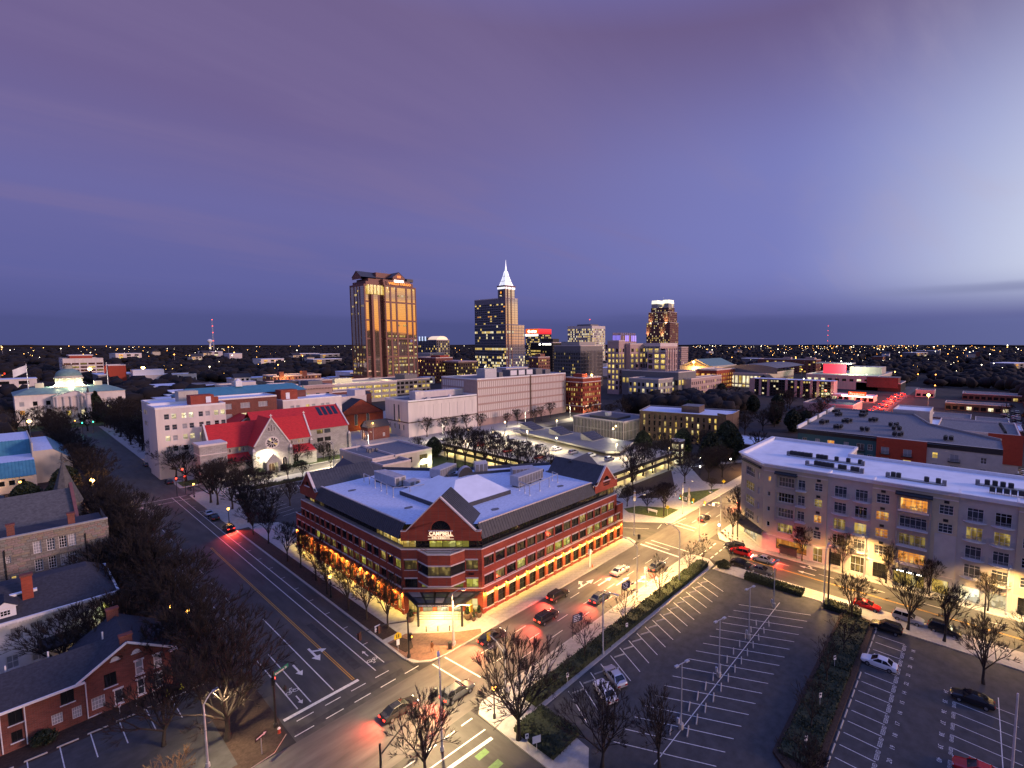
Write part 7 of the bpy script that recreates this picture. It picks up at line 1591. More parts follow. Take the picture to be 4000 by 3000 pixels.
u_ = (Vector(B)-Vector(A)).normalized()
for a in (2, 9.5, 17, 33, 41, 46, 54, 59.5, 71):
 p = Vector(A)+u_*a; m = MB(); m.obox((p.x, p.y, 0), 2.2 if a > 3 else 5, .5, 15.8, atan2(u_.y, u_.x), M_PINK); m.build('pink_pier', HT)
hlit = random.Random(77)
set_windows(HT, A, B, ops, lambda i, a, z: hlit.choice((L_YEL, L_PALE)) if hlit.random() < (.45 if z > 12 else .13) or 61 < a < 63.5 else G_DARK, 1, 1, None, depth=.3)
lamp('POINT', (449, 96, 4), 3000, (1, .92, .45), HT, .3); lamp('POINT', (447, 103, 4), 2000, (1, .92, .45), HT, .3)
simple('brick_apartment_pair', 'red brick apartment pair with pale end towers far right of downtown', 'building', 820, 850, 205, 300, 22, M_BRICKD, 6, 14, fh=3.8, h=2, ratio=.45, p=.35, seed=86, top=[(821, 830, 208, 222, 4, M_PINK), (821, 830, 245, 258, 4, M_PINK)])
# tyre shop and the low blocks along the red lit road
FS = thing('tyre_shop', 'long low white tyre shop with a glowing orange sign board', 'shop', (445, 70, 0)); block(FS, 446, 462, 66, 98, 0, 4.6, M_WHITE, dict(ops=grid_ops(16, 4, 3, [.4], 3), pick=lambda i, a, z: L_PALE, depth=.4), dict(ops=grid_ops(32, 7, 3.4, [.4], 3), pick=picker(.4, (L_PALE,), G_DARK, 87), depth=.4), M_ROOFW, .4)
m = MB(); m.box(437.6, 70.6, 5.4, 438, 83.6, 8.8, glow('orange sign board', (1.0, .13, .02), .8)); m.tube((437.8, 72.5, 0), (437.8, 72.5, 5.4), .2, .2, 6, M_STEEL); m.tube((437.8, 81.5, 0), (437.8, 81.5, 5.4), .2, .2, 6, M_STEEL); m.build('sign_board', FS)
put_text('Firestone', 2.9, E_SIGNW, (437.5, 77.1, 6.1), -pi/2, FS, 'sign_letters', .05, bold=.04)
m = MB(); m.box(445.7, 67, 4.0, 445.9, 90, 4.9, E_COOL); m.build('lit_fascia', FS)
simple('long_dark_warehouse', 'long dark flat roofed warehouse beyond the teal apartments', 'warehouse', 362, 396, 66, 98, 5.4, M_CONC, None, None, roof=M_DARKM)
simple('black_roofed_shed', 'wide black roofed shed beyond the tyre shop', 'warehouse', 560, 600, 60, 100, 8, M_BLACK, None, None, roof=M_ROOFG)
lamp('POINT', (441, 77, 8), 9000, (1, .12, .05), FS, .5)
for (nm, lab, x0, x1, y0, y1, z, m_, rf, k) in (
 ('flat_roofed_shop', 'low white roofed shop left of the pair nearest the teal complex', 300, 322, 14, 28, 6, M_BROWN, M_ROOFW, 1), ('flat_roofed_shop', 'low dark roofed shop next to the bright starry lamp', 330, 352, 2, 20, 6.5, M_BRICKD, M_ROOFG, 2),
 ('flat_roofed_shop', 'low dark blue roofed warehouse left of the lot of parked cars', 318, 340, -14, 0, 7, M_BRICKD, M_ROOFG, 3), ('flat_roofed_shop', 'low white roofed warehouse right beside the lot of parked cars', 300, 322, -18, -6, 6.5, M_BRICKD, M_ROOFW, 4),
 ('strip_mall', 'long pale strip of shops beyond the bright starry lamp', 520, 545, -60, 10, 5, M_BROWN, M_ROOFG, 5), ('strip_mall', 'lit restaurant strip right of the bright starry lamp', 430, 446, -18, 18, 5, M_BROWN, M_ROOFG, 6), ('flat_roofed_shop', 'white roofed warehouse at the far right edge', 420, 450, -60, -35, 7, M_CONC, M_ROOFW, 7),
 ('flat_roofed_shop', 'yellow lit cube shop right of the red lit road', 520, 536, 30, 44, 6, M_CREAM, M_ROOFG, 8), ('depot', 'grey flat depot beyond the strip of shops', 640, 700, -140, -60, 8, M_GREY, M_ROOFB, 9)):
 simple(nm, lab, 'shop' if 'shop' in nm or 'strip' in nm else 'depot', x0, x1, y0, y1, z, m_, 6, max(3, int((y1-y0)/4)), fh=9, h=2.4, z0=.8, ratio=.7, lits=(L_YEL, L_PALE), p=.3 if k in (6, 8) else .12, seed=90+k, roof=rf, ph=.5)
# ------------------------------------------------------------------ bare winter trees
def bare_tree(seed, H=10, fork=.28, spread=.55, limbs=5, lev=4, tw=5, r0=.2, twigmat=M_TWIG, trm=M_BARK, lead=False, tr=.018):
 rd = random.Random(seed); tk = MB(); cr = MB()
 def rot(d, ang, az):
  a = d.orthogonal().normalized(); return (Quaternion(d, az) @ (Quaternion(a, ang) @ d)).normalized()
 def grow(p, d, L, r, lv):
  n = 2 if lv > 1 else 1; q = p
  for i in range(n):
   d = (d+Vector((rd.gauss(0, .10), rd.gauss(0, .10), .10))).normalized(); q2 = q+d*(L/n); ra = r*(1-.35*i/n); rb = r*(1-.35*(i+1)/n)
   cr.tube(q, q2, ra, rb, 5 if lv >= 3 else (4 if lv == 2 else 3), twigmat if lv < 3 else trm, False); q = q2
   if lv >= 1 and i < n-1 and lv < lev: grow(q, rot(d, rd.uniform(.5, .9), rd.uniform(0, 6.28)), L*.55, rb*.5, lv-1)
  if lv == 0:
   for k in range(tw):
    e = rot(d, rd.uniform(.15, .75), rd.uniform(0, 6.28)); e.z += .15; l = rd.uniform(.5, 1.0)*H*.055
    s = q-d*rd.uniform(0, L*.8)
    m = s+e*l*.5+Vector((0, 0, .03*l)); cr.tube(s, m, tr, tr*.8, 3, twigmat, False); cr.tube(m, m+(e+Vector((rd.gauss(0, .2), rd.gauss(0, .2), .15))).normalized()*l*.6, tr*.8, tr*.35, 3, twigmat, False)
   return
  k = rd.choice((2, 3, 3))
  for i in range(k):
   grow(q, rot(d, rd.uniform(.22, .55)*(1.25 if i else .7), i*6.28/k+rd.uniform(-.6, .6)), L*rd.uniform(.62, .80), r*.58, lv-1)
 th = H*fork; a = Vector((0, 0, 0))
 for i in range(3):
  b = a+Vector((rd.gauss(0, .05), rd.gauss(0, .05), th/3)); tk.tube(a, b, r0*(1.35 if i == 0 else 1-.08*i), r0*(1-.08*(i+1)), 8, trm, False); a = b
 for i in range(limbs):
  d = rot(Vector((0, 0, 1)), spread*rd.uniform(.55, 1.15), i*6.28/limbs+rd.uniform(-.4, .4)); grow(a-Vector((0, 0, rd.uniform(0, th*.15))), d, H*(1-fork)*.36, r0*.55, lev-1)
 if lead:
  p = a
  for i in range(6):
   q = p+Vector((rd.gauss(0, .1), rd.gauss(0, .1), H*(1-fork)/6.5)); tk.tube(p, q, r0*.8*(1-i/7), r0*.8*(1-(i+1)/7), 6, trm, False)
   for k in range(3): grow(q, rot(Vector((0, 0, 1)), rd.uniform(.8, 1.2), rd.uniform(0, 6.28)), H*.16*(1-i/9), r0*.3*(1-i/8), max(1, lev-3))
   p = q
 else: grow(a, Vector((0, 0, 1)), H*(1-fork)*.36, r0*.6, lev-1)
 return tk.mesh('trunk', True), cr.mesh('branches', True)
def tree_proto(nm, *a, **k):
 t = thing(nm, 'x', 'tree', (0, 0, 0), None, True); tk, cr = bare_tree(*a, **k)
 link('trunk', tk, t); link('crown', cr, t); return t
T_VASE = [tree_proto('bare_tree', s, 10, .25, .50, 6, 4, 9, .20, tr=.022) for s in (1, 2, 3)]
T_OAK = [tree_proto('bare_tree', s, 14, .22, .80, 7, 4, 10, .30, tr=.028) for s in (4, 5)]
T_YNG = [tree_proto('young_bare_tree', s, 8, .25, .6, 4, 3, 8, .11, lead=True) for s in (6, 7)]
T_FAR = [tree_proto('bare_tree', s, 12, .22, .75, 7, 3, 12, .28, tr=.06) for s in (8, 9)]
T_GOLD = tree_proto('bare_shrub_tree', 10, 5, .06, .75, 8, 3, 7, .09, twigmat=M_TWIGLIT, trm=M_TWIGLIT)
PT = T_VASE+T_OAK+T_YNG+T_FAR+[T_GOLD]
def leafy(seed, R, Hh, n, m, base=.0, cone=False, leaf=.35):
 rd = random.Random(seed); b = MB()
 cl = [(rd.uniform(-1, 1), rd.uniform(-1, 1), rd.random()) for _ in range(60)]
 k = 0
 while k < n:
  c = rd.choice(cl); z = min(.99, max(.01, c[2]+rd.gauss(0, .07))); lim = (1-z) if cone else sin(pi*min(1, .12+.88*z))**.6
  x = c[0]+rd.gauss(0, .18); y = c[1]+rd.gauss(0, .18); r = hypot(x, y)
  if r > 1: continue
  p = Vector((x*R*lim, y*R*lim, base+z*Hh)); a = Vector((rd.gauss(0, 1), rd.gauss(0, 1), rd.gauss(0, 1))).normalized(); u = a.orthogonal().normalized(); v = a.cross(u); l = leaf*rd.uniform(.6, 1.3)
  b.face([p-u*l-v*l*.5, p+u*l-v*l*.4, p+u*l*.7+v*l*.6, p-u*l*.6+v*l*.5], m); k += 1
 return b.mesh('foliage')
def ever_proto(nm, seed, R, Hh, n, cone, leaf=.35, base=.8):
 t = thing(nm, 'x', 'tree', (0, 0, 0), None, True); b = MB(); b.tube((0, 0, 0), (0, 0, base+Hh*.7), .25, .08, 7, M_BARK, False); b.build('trunk', t); link('crown', leafy(seed, R, Hh, n, M_LEAF, base, cone, leaf), t); return t
E_BIG = ever_proto('evergreen_tree', 1, 5.5, 14, 7000, False, .42); E_CONE = ever_proto('conical_evergreen', 2, 3.0, 9, 4500, True, .28, .3); E_BUSH = ever_proto('round_shrub', 3, 1.0, 1.3, 1500, False, .10, .02)
PT += [E_BIG, E_CONE, E_BUSH]
rt = random.Random(17)
def plant(proto, x, y, h, label, group=None, z=.13, wide=1.):
 base = {id(p): hh for p, hh in [(q, 10) for q in T_VASE]+[(q, 14) for q in T_OAK]+[(q, 8) for q in T_YNG]+[(q, 12) for q in T_FAR]+[(T_GOLD, 5), (E_BIG, 15), (E_CONE, 9.3), (E_BUSH, 1.3)]}
 s = h/base[id(proto)]
 return inst(proto, (x, y, z), rt.uniform(0, 6.28), label, group, (s*wide, s*wide, s))
# street trees along the arcade of the law building (counted from the corner)
for i, (x, y, h) in enumerate(((38.6, 76.1, 9.5), (37.5, 81.3, 8.8), (36.9, 86.8, 9.6), (37.0, 95.8, 9.2), (37.9, 103.3, 9.6), (38.2, 111.9, 9.0), (37.6, 117.5, 9.4), (38.4, 131.9, 9.6), (38.0, 141, 9.0))):
 plant(T_VASE[i % 3], x, y, h, 'slender bare street tree along the lit brick arcade, %s from the corner' % ORD[i], 'street trees along the arcade', wide=.8)
# between the busy road and the big car park (counted from the near corner)
plant(T_OAK[0], 36.7, 41.5, 13.0, 'large spreading bare tree on the corner nearest the camera by the amber lantern', wide=.95)
for i, (x, y, h) in enumerate(((52.8, 44.5, 7.6), (63.1, 44.4, 8.0), (74.6, 44.5, 8.4), (87.1, 45.1, 6.6), (93.2, 45.0, 6.8), (97.0, 40.2, 5.2))):
 plant(T_YNG[i % 2], x, y, h, 'thin young bare tree in the long hedge strip, %s from the near corner' % ORD[i], 'young trees in the hedge strip')
plant(T_VASE[1], 26.6, 45.2, 10.0, 'dense bare tree rising before the crossing at the bottom of the picture', wide=1.0, z=.0)
plant(T_OAK[1], 40.0, 31.2, 9.5, 'dark bare tree over the near corner of the big car park'); plant(T_VASE[2], 44.0, 26.1, 9.0, 'dark narrow bare tree in the near end of the big car park'); plant(T_YNG[0], 60, 14, 7.5, 'sparse bare tree on the planted bank, nearer one'); plant(T_YNG[1], 70, 14.5, 7.5, 'sparse bare tree on the planted bank, middle one'); plant(T_YNG[0], 79, 14.2, 7.0, 'sparse bare tree on the planted bank, third one'); plant(T_VASE[0], 50, 12, 7, 'bare tree at the bottom end of the planted bank')
plant(T_VASE[1], 90.5, 15.2, 8, 'bushy bare tree at the head of the planted bank beside the parked red car')
# in front of the apartments
for i, (x, y, h) in enumerate(((108.4, 28.5, 8.2), (107.9, 20.2, 8.8), (108.4, 12.4, 8.6), (107.9, 5.2, 7.6), (108.2, -3.5, 7.5))):
 plant(T_VASE[i % 3], x, y, h, 'bare tree on the pavement below the apartment windows, %s from the cafe corner' % ORD[i], 'trees on the apartment pavement', wide=.85)
plant(T_VASE[2], 113.0, 46.5, 7.5, 'bare tree beside the dark cafe awning'); plant(T_VASE[0], 125.0, 49.6, 9, 'bare tree tinged red at the street corner left of the apartments')
for i, (x, y, h) in enumerate(((92.6, 7.1, 10.5), (92.5, 2.1, 10.0), (83.9, -2.8, 9.8), (91.5, -9.5, 10))):
 plant(T_VASE[(i+1) % 3], x, y, h, 'tall bare tree between the near pavement and the reserved car park, %s from the left' % ORD[i], 'tall trees by the reserved car park')
# the park corner and the deck
for i, (x, y, h) in enumerate(((134.8, 92.4, 14), (144.2, 93.8, 13), (149.6, 93, 12.5), (156.6, 90.4, 13), (128, 87, 11))): plant(T_VASE[i % 3], x, y, h, 'tall bare park tree against the lit parking deck edge, %s from the left' % ORD[i], 'park trees along the deck')
for i, (x, y, h) in enumerate(((114.0, 72.6, 7.5), (117.7, 69.2, 8.5), (120.3, 70.2, 7.8), (113.7, 79.4, 7))): plant(T_OAK[i % 2], x, y, h, 'low spreading bare tree on the corner lawn of the park, %s from the left' % ORD[(3, 1, 2, 0).index(i)], 'spreading trees on the corner lawn')
for i, (x, y, h) in enumerate(((145.3, 77.4, 12), (153.8, 72.5, 12.5), (160.5, 70.5, 12), (143.2, 66.5, 4.5))): plant(T_OAK[i % 2], x, y, h, ('tall bare tree in the middle of the park', 'tall bare tree right of the middle of the park', 'tall bare tree at the right edge of the park', 'small bare tree near the yellow diamond sign')[i])
for i, (x, y, h) in enumerate(((172, 80, 14), (178, 86, 15), (186, 78, 14), (190, 92, 13), (196, 84, 15), (200, 72, 13), (182, 98, 12), (176, 105, 12), (172, 112, 11))): plant(E_BIG if i % 2 == 0 else T_FAR[0], x, y, h, 'dark tree in the thicket before the brown office' if i % 2 else 'dark evergreen tree in the thicket before the brown office', 'thicket before the brown office', z=0)
for i, (x, y, h) in enumerate(((112.8, 163, 16), (113.2, 157, 16.5), (113.6, 151.5, 16), (114.2, 146, 16.5), (114.4, 140, 15.5), (114.5, 134, 15), (114.8, 127, 14.5), (114.5, 120, 14), (115, 113, 12), (114, 170, 10))): plant(T_VASE[i % 3], x, y, h, 'tall vase shaped bare tree in the row before the parking deck, %s from the right' % ORD[i], 'row of trees before the deck', wide=.95)
for i, (x, y, h) in enumerate(((137, 222, 11), (146, 220, 10), (153, 222, 9), (160, 220, 10), (167, 217, 10), (182, 212, 9), (192, 214, 10), (200, 208, 9), (210, 212, 10), (222, 216, 11), (134, 231, 9))): plant(T_VASE[i % 3], x, y, h, 'bare tree at the foot of the pale archive walls, %s along the row' % ORD[i], 'trees at the foot of the archive', z=0)
plant(E_BIG, 113, 178, 9, 'leafy evergreen by the end of the lit deck'); plant(T_VASE[0], 110, 186, 9, 'bare tree on the corner across from the cream office')
# church street
for i, (x, y, h) in enumerate(((53, 191.2, 6.5), (55.2, 187, 5.5), (62.5, 190.3, 6), (66.2, 187.5, 6.2), (78.7, 194.4, 7.5))): plant(T_VASE[i % 3], x, y, h, 'small bare tree by the kerb opposite the red roofed church, %s from the left' % ORD[i], 'kerb trees opposite the church')
for i, (x, y, h) in enumerate(((57.3, 208.2, 8), (52, 209, 7.5), (71.4, 208.2, 9.5), (76, 210, 6), (83, 212, 8), (47, 205.5, 9))): plant(T_OAK[i % 2], x, y, h, 'bare tree on the lawn before the red roofed church, ' + ('left of the porch', 'well left of the porch', 'right of the rose window', 'by the right aisle', 'below the hall windows', 'under the stump tower')[i], 'trees on the church lawn')
for i, (x, y, h) in enumerate(((38.3, 180.1, 13), (39, 176.1, 12.5), (41, 190, 11), (40.5, 168, 12), (42, 160, 11.5), (40, 152, 11), (46, 178, 10), (50, 172, 9), (44, 150, 9), (52, 158, 8))): plant(T_VASE[i % 3] if i % 2 else T_OAK[i % 2], x, y, h, 'dark bare tree round the small car park, %s counted from the kerb' % ORD[i], 'trees round the small car park')
# both sides of the tree lined side road, up to the capitol
k = 0
for j, y in enumerate([70+i*6.8 for i in range(18)]):
 h = rt.uniform(12, 15); plant((T_OAK+T_VASE)[k % 5], 15.8+rt.uniform(-1.2, 1.0), y+rt.uniform(-1, 1), h, 'dark bare tree lining the left side of the side road, %s from the near end' % ORD[j], 'trees lining the left of the side road', wide=1.05); k += 1
 if k % 2: plant((T_OAK+T_VASE)[k % 5], 10.5+rt.uniform(-1.5, 1.5), y+4+rt.uniform(-1, 1), rt.uniform(9, 12), 'dark bare tree in the gardens left of the side road, %s from the near end' % ORD[j//2], 'garden trees left of the side road')
for j, y in enumerate([210+i*10 for i in range(19)]):
 plant((T_OAK+T_FAR)[k % 4], 17.5+rt.uniform(-1.5, 1.5), y, rt.uniform(11, 14), 'bare tree on the far left stretch of the side road, %s from the crossing' % ORD[j], 'far trees left of the side road', z=0); k += 1
 plant((T_OAK+T_FAR)[k % 4], 39+rt.uniform(-1, 1.5), y+5, rt.uniform(11, 14), 'bare tree on the far right stretch of the side road, %s from the crossing' % ORD[j], 'far trees right of the side road', z=0); k += 1
for x, y, h in ((3.5, 102, 9.5), (7.4, 101.5, 10.5), (11.5, 122, 13), (13, 134, 13.5), (9.8, 127.5, 6)): plant(T_OAK[k % 2], x, y, h, ('tall bare tree in front of the white house porch' if y < 103 else ('dark bare tree by the right end of the stone hall', 'taller dark bare tree behind the stone hall corner', 'small bare tree before the stone hall windows')[k % 3]), 'bare trees between the left hand houses', wide=1.1); k += 1
plant(T_GOLD, 9.0, 66.5, 4.2, 'bare shrub tree lit golden by the corner lamp', wide=1.3); plant(T_GOLD, 6.2, 67.0, 3.0, 'low golden lit shrub beside the lit shrub tree', wide=1.4)
plant(E_CONE, 13.6, 152, 8, 'dark conical evergreen below the bright starry lamp'); plant(E_BIG, 9.5, 205, 9, 'dark evergreen left of the bright starry lamp'); plant(E_BIG, 3.5, 208, 9.5, 'wide dark evergreen in front of the teal roofs'); plant(E_BIG, 12, 222, 10, 'dark evergreen behind the slate spire')
plant(E_CONE, 37.8, 424, 19, 'tall dark evergreen beside the stone column before the capitol', wide=1.3, z=0)
for i in range(22): plant((T_OAK+T_FAR)[i % 4], rt.uniform(-25, 58), rt.uniform(398, 428) if i < 12 else rt.uniform(340, 398), rt.uniform(13, 18), 'bare tree in the grounds before the capitol', 'trees in the capitol grounds', z=0)
for i in range(26): plant((T_OAK+T_FAR)[i % 4], rt.uniform(40, 78), rt.uniform(285, 420), rt.uniform(11, 16), 'bare tree in the blocks behind the white stone office', 'trees behind the white office', z=0)
for i in range(46):
 x = rt.uniform(222, 400); y = rt.uniform(60, 190)
 if x*.0+abs(y-140) < 18 and x < 240: continue
 plant(E_BIG if i % 6 == 0 else (T_OAK+T_FAR)[i % 4], x, y, rt.uniform(10, 15), 'tree in the wooded blocks between the brown office and the dark hotel', 'trees before the dark hotel', z=0)
for i in range(30): plant((T_OAK+T_FAR)[i % 4], rt.uniform(275, 420), rt.uniform(90, 230) if i % 2 else rt.uniform(-40, -14), rt.uniform(9, 14), 'bare tree in the far blocks right of the courthouse', 'trees in the far blocks', z=0)
# hedges and shrubs
def hedge(name, label, x0, x1, y0, y1, h, n, cat='hedge', group=None, ang=0):
 rd = random.Random(int(x0*7+y0)); b = MB(); b.box(x0+.15, y0+.15, .1, x1-.15, y1-.15, h*.85, M_HEDGE)
 for k in range(n):
  x = rd.uniform(x0, x1); y = rd.uniform(y0, y1); z = h*(.15+.85*rd.random()**.5)+.1*sin(x*1.7)*h
  l = rd.uniform(.10, .2); a = Vector((rd.gauss(0, 1), rd.gauss(0, 1), rd.gauss(0, 1))).normalized(); u = a.orthogonal().normalized(); v = a.cross(u); p = Vector((x, y, max(.1, z)))
  b.face([p-u*l, p+v*l*.6, p+u*l, p-v*l*.6], M_HEDGE)
 tag(b.build(name), label, cat, group)
hedge('clipped_hedge', 'long dark clipped hedge between the big car park and the pavement', 41.5, 93.0, 43.4, 46.1, 1.2, 14000)
hedge('clipped_hedge', 'short dark hedge at the head of the big car park by the crossing street', 92.2, 94.2, 24, 35.5, 1.2, 3000)
hedge('clipped_hedge', 'low dark shrub bed at the head of the planted bank', 90.6, 93, 14, 20, 1.2, 2500); hedge('clipped_hedge', 'clipped hedge along the church street car park', 50, 66, 184.6, 186.4, 1.2, 2500)
hedge('shrub_bed', 'scrubby ground cover on the near end of the planted bank', 54, 74, 12.2, 16.2, .9, 5000, 'shrub bed'); hedge('shrub_bed', 'scrubby ground cover on the far end of the planted bank', 74, 90, 12.3, 16.4, .9, 4000, 'shrub bed'); hedge('shrub_bed', 'dark shrubs below the corner tree by the amber lantern', 37, 42, 36, 43, .8, 2500, 'shrub bed')
for i, (x, y) in enumerate(((95.3, 41.0), (94.6, 40.2), (94.2, 41.4))): plant(E_BUSH, x, y, 1.4, 'round clipped shrub in the clump at the street end of the long hedge', 'round shrubs by the hedge')
for i, (x, y) in enumerate(((56, 209), (58.5, 206.3), (66.8, 206.4), (70.5, 207.2), (73.2, 208))): plant(E_BUSH, x, y, 2.0, 'dark round shrub at the foot of the church wall', 'shrubs at the church wall', wide=1.3)
plant(E_BUSH, 0.9, 85.8, 1.6, 'round dark shrub against the gabled brick house wall')
# planters by the law school door
for i, (x, y, r, h, lab) in enumerate(((48.6, 67.6, .75, 1.1, 'big round brown planter right of the law school steps'), (50.2, 66.6, .5, .9, 'middle sized planter with a bushy plant by the arcade corner'), (48.9, 66.4, .38, .75, 'smallest planter right of the law school steps'), (42.0, 74.8, .7, 1.0, 'round dark planter left of the law school steps'))):
 t = thing('planter', lab, 'planter', (x, y, .15), 'planters by the law school door'); m = MB(); m.lathe((x, y, .15), [(r*.6, 0), (r*.95, h*.5), (r, h*.9), (r*.9, h), (r*.8, h*.9)], 12, M_BROWN); m.build('pot', t); o = link('plant', leafy(30+i, r*.7, 1.3, 260, M_LEAF, h*.9, False, .13), t, (x, y, .15))
for p in PT: kill(p)
# ------------------------------------------------------------------ vehicles
GLS = glass('car glass', (.01, .012, .015), .04, 0, .6); M_TYRE = mat('tyre rubber', (.02, .02, .02), .9); M_RIM = mat('alloy rim', (.4, .4, .42), .3, metal=.8)
TAILOFF = mat('red lens', (.30, .01, .01), .25); HEADOFF = mat('clear lens', (.6, .6, .62), .15)
def paint(n, c, met=.3): return mat('car paint '+n, c, .25, metal=met, var=.03, spec=.7)
PAINTS = dict(silver=paint('silver', (.50, .51, .54), .5), white=paint('white', (.74, .74, .76), 0), black=paint('black', (.012, .012, .014), .2), red=paint('red', (.42, .012, .015), .1), grey=paint('grey', (.11, .115, .125), .4), blue=paint('blue', (.03, .06, .16), .3), dark=paint('dark', (.03, .03, .034), .3))
PROF = {'sedan': ([(-2.35, .42, .72, .78), (-2.2, .25, .92, .86), (-1.5, .22, .98, .90), (-.6, .2, .98, .91), (.7, .2, .95, .91), (1.5, .22, .86, .88), (2.15, .27, .74, .82), (2.38, .4, .62, .70)], [(-1.75, .97), (-1.05, 1.40), (.15, 1.44), (1.05, .94)], .62),
  'suv': ([(-2.3, .5, .95, .80), (-2.2, .32, 1.08, .90), (-1.4, .3, 1.1, .93), (0, .28, 1.1, .94), (1.0, .3, 1.06, .93), (1.7, .32, 1.0, .90), (2.2, .38, .86, .84), (2.35, .5, .7, .74)], [(-2.2, 1.06), (-1.85, 1.66), (.2, 1.70), (1.05, 1.06)], .70),
  'coupe': ([(-2.2, .42, .8, .76), (-2.05, .25, .95, .85), (-1.4, .2, .97, .9), (-.4, .2, .93, .91), (.7, .2, .9, .9), (1.4, .22, .84, .88), (2.0, .27, .72, .82), (2.2, .4, .6, .7)], [(-1.9, .95), (-.8, 1.30), (.0, 1.33), (.95, .90)], .60)}
def car(kind, col, lights=0):
 t = thing('car', 'x', 'car', (0, 0, 0), None, True); t.name = 'car'
 low, cab, cw = PROF[kind]; pm = PAINTS[col]; b = MB()
 def ring(s): x, z0, z1, w = s; return [(x, -w, z0+.1), (x, -w*1.0, (z0+z1)/2+.05), (x, -w*.93, z1-.02), (x, -w*.6, z1+.03), (x, w*.6, z1+.03), (x, w*.93, z1-.02), (x, w, (z0+z1)/2+.05), (x, w, z0+.1), (x, w*.8, z0), (x, -w*.8, z0)]
 R = [ring(s) for s in low]; n = 10
 for p, q in zip(R, R[1:]):
  for j in range(n): k = (j+1) % n; b.face([p[j], p[k], q[k], q[j]], pm)
 b.face(R[0], pm); b.face(R[-1][::-1], pm)
 link('body', b.mesh('body', True), t)
 g = MB(); wb = low[3][3]*.86; r = [(cab[0][0], wb, cab[0][1]), (cab[1][0], cw, cab[1][1]), (cab[2][0], cw, cab[2][1]), (cab[3][0], wb, cab[3][1])]
 for s in (-1, 1): g.face([(x, s*w, z) for x, w, z in r], GLS)
 g.face([(r[0][0], -wb, r[0][2]), (r[0][0], wb, r[0][2]), (r[1][0], cw, r[1][2]), (r[1][0], -cw, r[1][2])], GLS); g.face([(r[3][0], -wb, r[3][2]), (r[3][0], wb, r[3][2]), (r[2][0], cw, r[2][2]), (r[2][0], -cw, r[2][2])], GLS)
 link('cabin_glass', g.mesh('cabin_glass'), t)
 f = MB(); f.hexa([(r[1][0]-.05, -cw, r[1][2]-.02), (r[2][0]+.05, -cw, r[2][2]-.02), (r[2][0]+.05, cw, r[2][2]-.02), (r[1][0]-.05, cw, r[1][2]-.02)], [(r[1][0]+.1, -cw*.85, r[1][2]+.05), (r[2][0]-.1, -cw*.85, r[2][2]+.05), (r[2][0]-.1, cw*.85, r[2][2]+.05), (r[1][0]+.1, cw*.85, r[1][2]+.05)], pm)
 for s in (-1, 1):
  for a, c in ((0, 1), (3, 2)): f.bar((r[a][0], s*wb, r[a][2]), (r[c][0], s*cw, r[c][2]), .09, .07, pm)
  xm = (r[1][0]+r[2][0])/2; f.bar((xm, s*wb*1.0, 1.0), (xm, s*cw, r[1][2]), .08, .06, pm)
 link('roof', f.mesh('roof'), t)
 wm = MB();
 wm.tube((0, -.11, 0), (0, .11, 0), .33, .33, 14, M_TYRE); wmm = wm.mesh('tyre'); rm = MB(); rm.tube((0, -.12, 0), (0, .12, 0), .20, .20, 10, M_RIM); rmm = rm.mesh('rim')
 for x in (-1.42, 1.42):
  for s in (-1, 1):
   w = link('wheel', wmm, t, (x, s*(low[3][3]-.07), .33)); o = bpy.data.objects.new('rim', rmm); COL.objects.link(o); o.parent = w
 for s in (-1, 1):
  m = MB(); m.box(-.16, -.2, -.07, .05, .2, .07, E_TAIL if lights else TAILOFF); link('tail_light', m.mesh('tail_light'), t, (low[0][0]+.10, s*low[0][3]*.72, low[0][2]-.02))
  m = MB(); m.box(-.2, -.22, -.06, .08, .22, .06, E_HEAD if lights else HEADOFF); link('headlight', m.mesh('headlight'), t, (low[-1][0]-.12, s*low[-1][3]*.72, low[-1][2]-.0))
  m = MB(); m.box(-.1, -.1, -.07, .08, .1, .07, pm); link('wing_mirror', m.mesh('wing_mirror'), t, (.78, s*(low[3][3]+.06), 1.02))
 return t
_cp = {}
def put_car(kind, col, x, y, rz, label, group=None, lights=0, z=.012):
 if (kind, col, lights) not in _cp: _cp[(kind, col, lights)] = car(kind, col, lights)
 o = inst(_cp[(kind, col, lights)], (x, y, z), rz, label, group)
 if lights:
  c, s = cos(rz), sin(rz)
  for d in (-.6, .6): lamp('SPOT', (x-c*2.5-s*d, y-s*2.5+c*d, z+.85), 2200, (1, .06, .03), None, .08, 150, 1., (-c, -s, -.28), 'tail_lamp_glow')
  lamp('SPOT', (x+c*2.5, y+s*2.5, z+.65), 350, (1, .86, .62), None, .1, 75, 1., (c, s, -.10), 'headlamp_beam')
 return o
D_ = radians
put_car('sedan', 'silver', 52.4, 38.6, D_(64.5), 'silver sedan with a dark glass roof in a slanted stall by the hedge')
put_car('sedan', 'white', 49.2, 37.9, D_(64.5), 'pale dappled sedan in the stall nearest the corner tree')
put_car('sedan', 'white', 79.3, 9.4, D_(90), 'white sedan parked alone at the foot of the planted bank')
put_car('sedan', 'black', 78.7, -1.6, D_(92), 'black sedan parked beside the planted island in the reserved car park')
put_car('suv', 'black', 90.2, 9.9, D_(90), 'black estate car at the top of the reserved car park under the trees')
put_car('sedan', 'red', 65.2, -2.3, D_(92), 'red car partly cut off at the bottom right corner')
put_car('coupe', 'red', 96.0, 13.7, D_(-92), 'red coupe parked at the near kerb opposite the apartments')
put_car('suv', 'silver', 95.7, 7.4, D_(-92), 'silver small crossover parked behind a bare tree on the near kerb')
put_car('suv', 'black', 95.5, 2.2, D_(-92), 'black pickup sized car parked at the right end of the near kerb')
put_car('sedan', 'black', 97.9, 38.2, D_(-91), 'black sedan parked at the kerb beside the street end of the hedge')
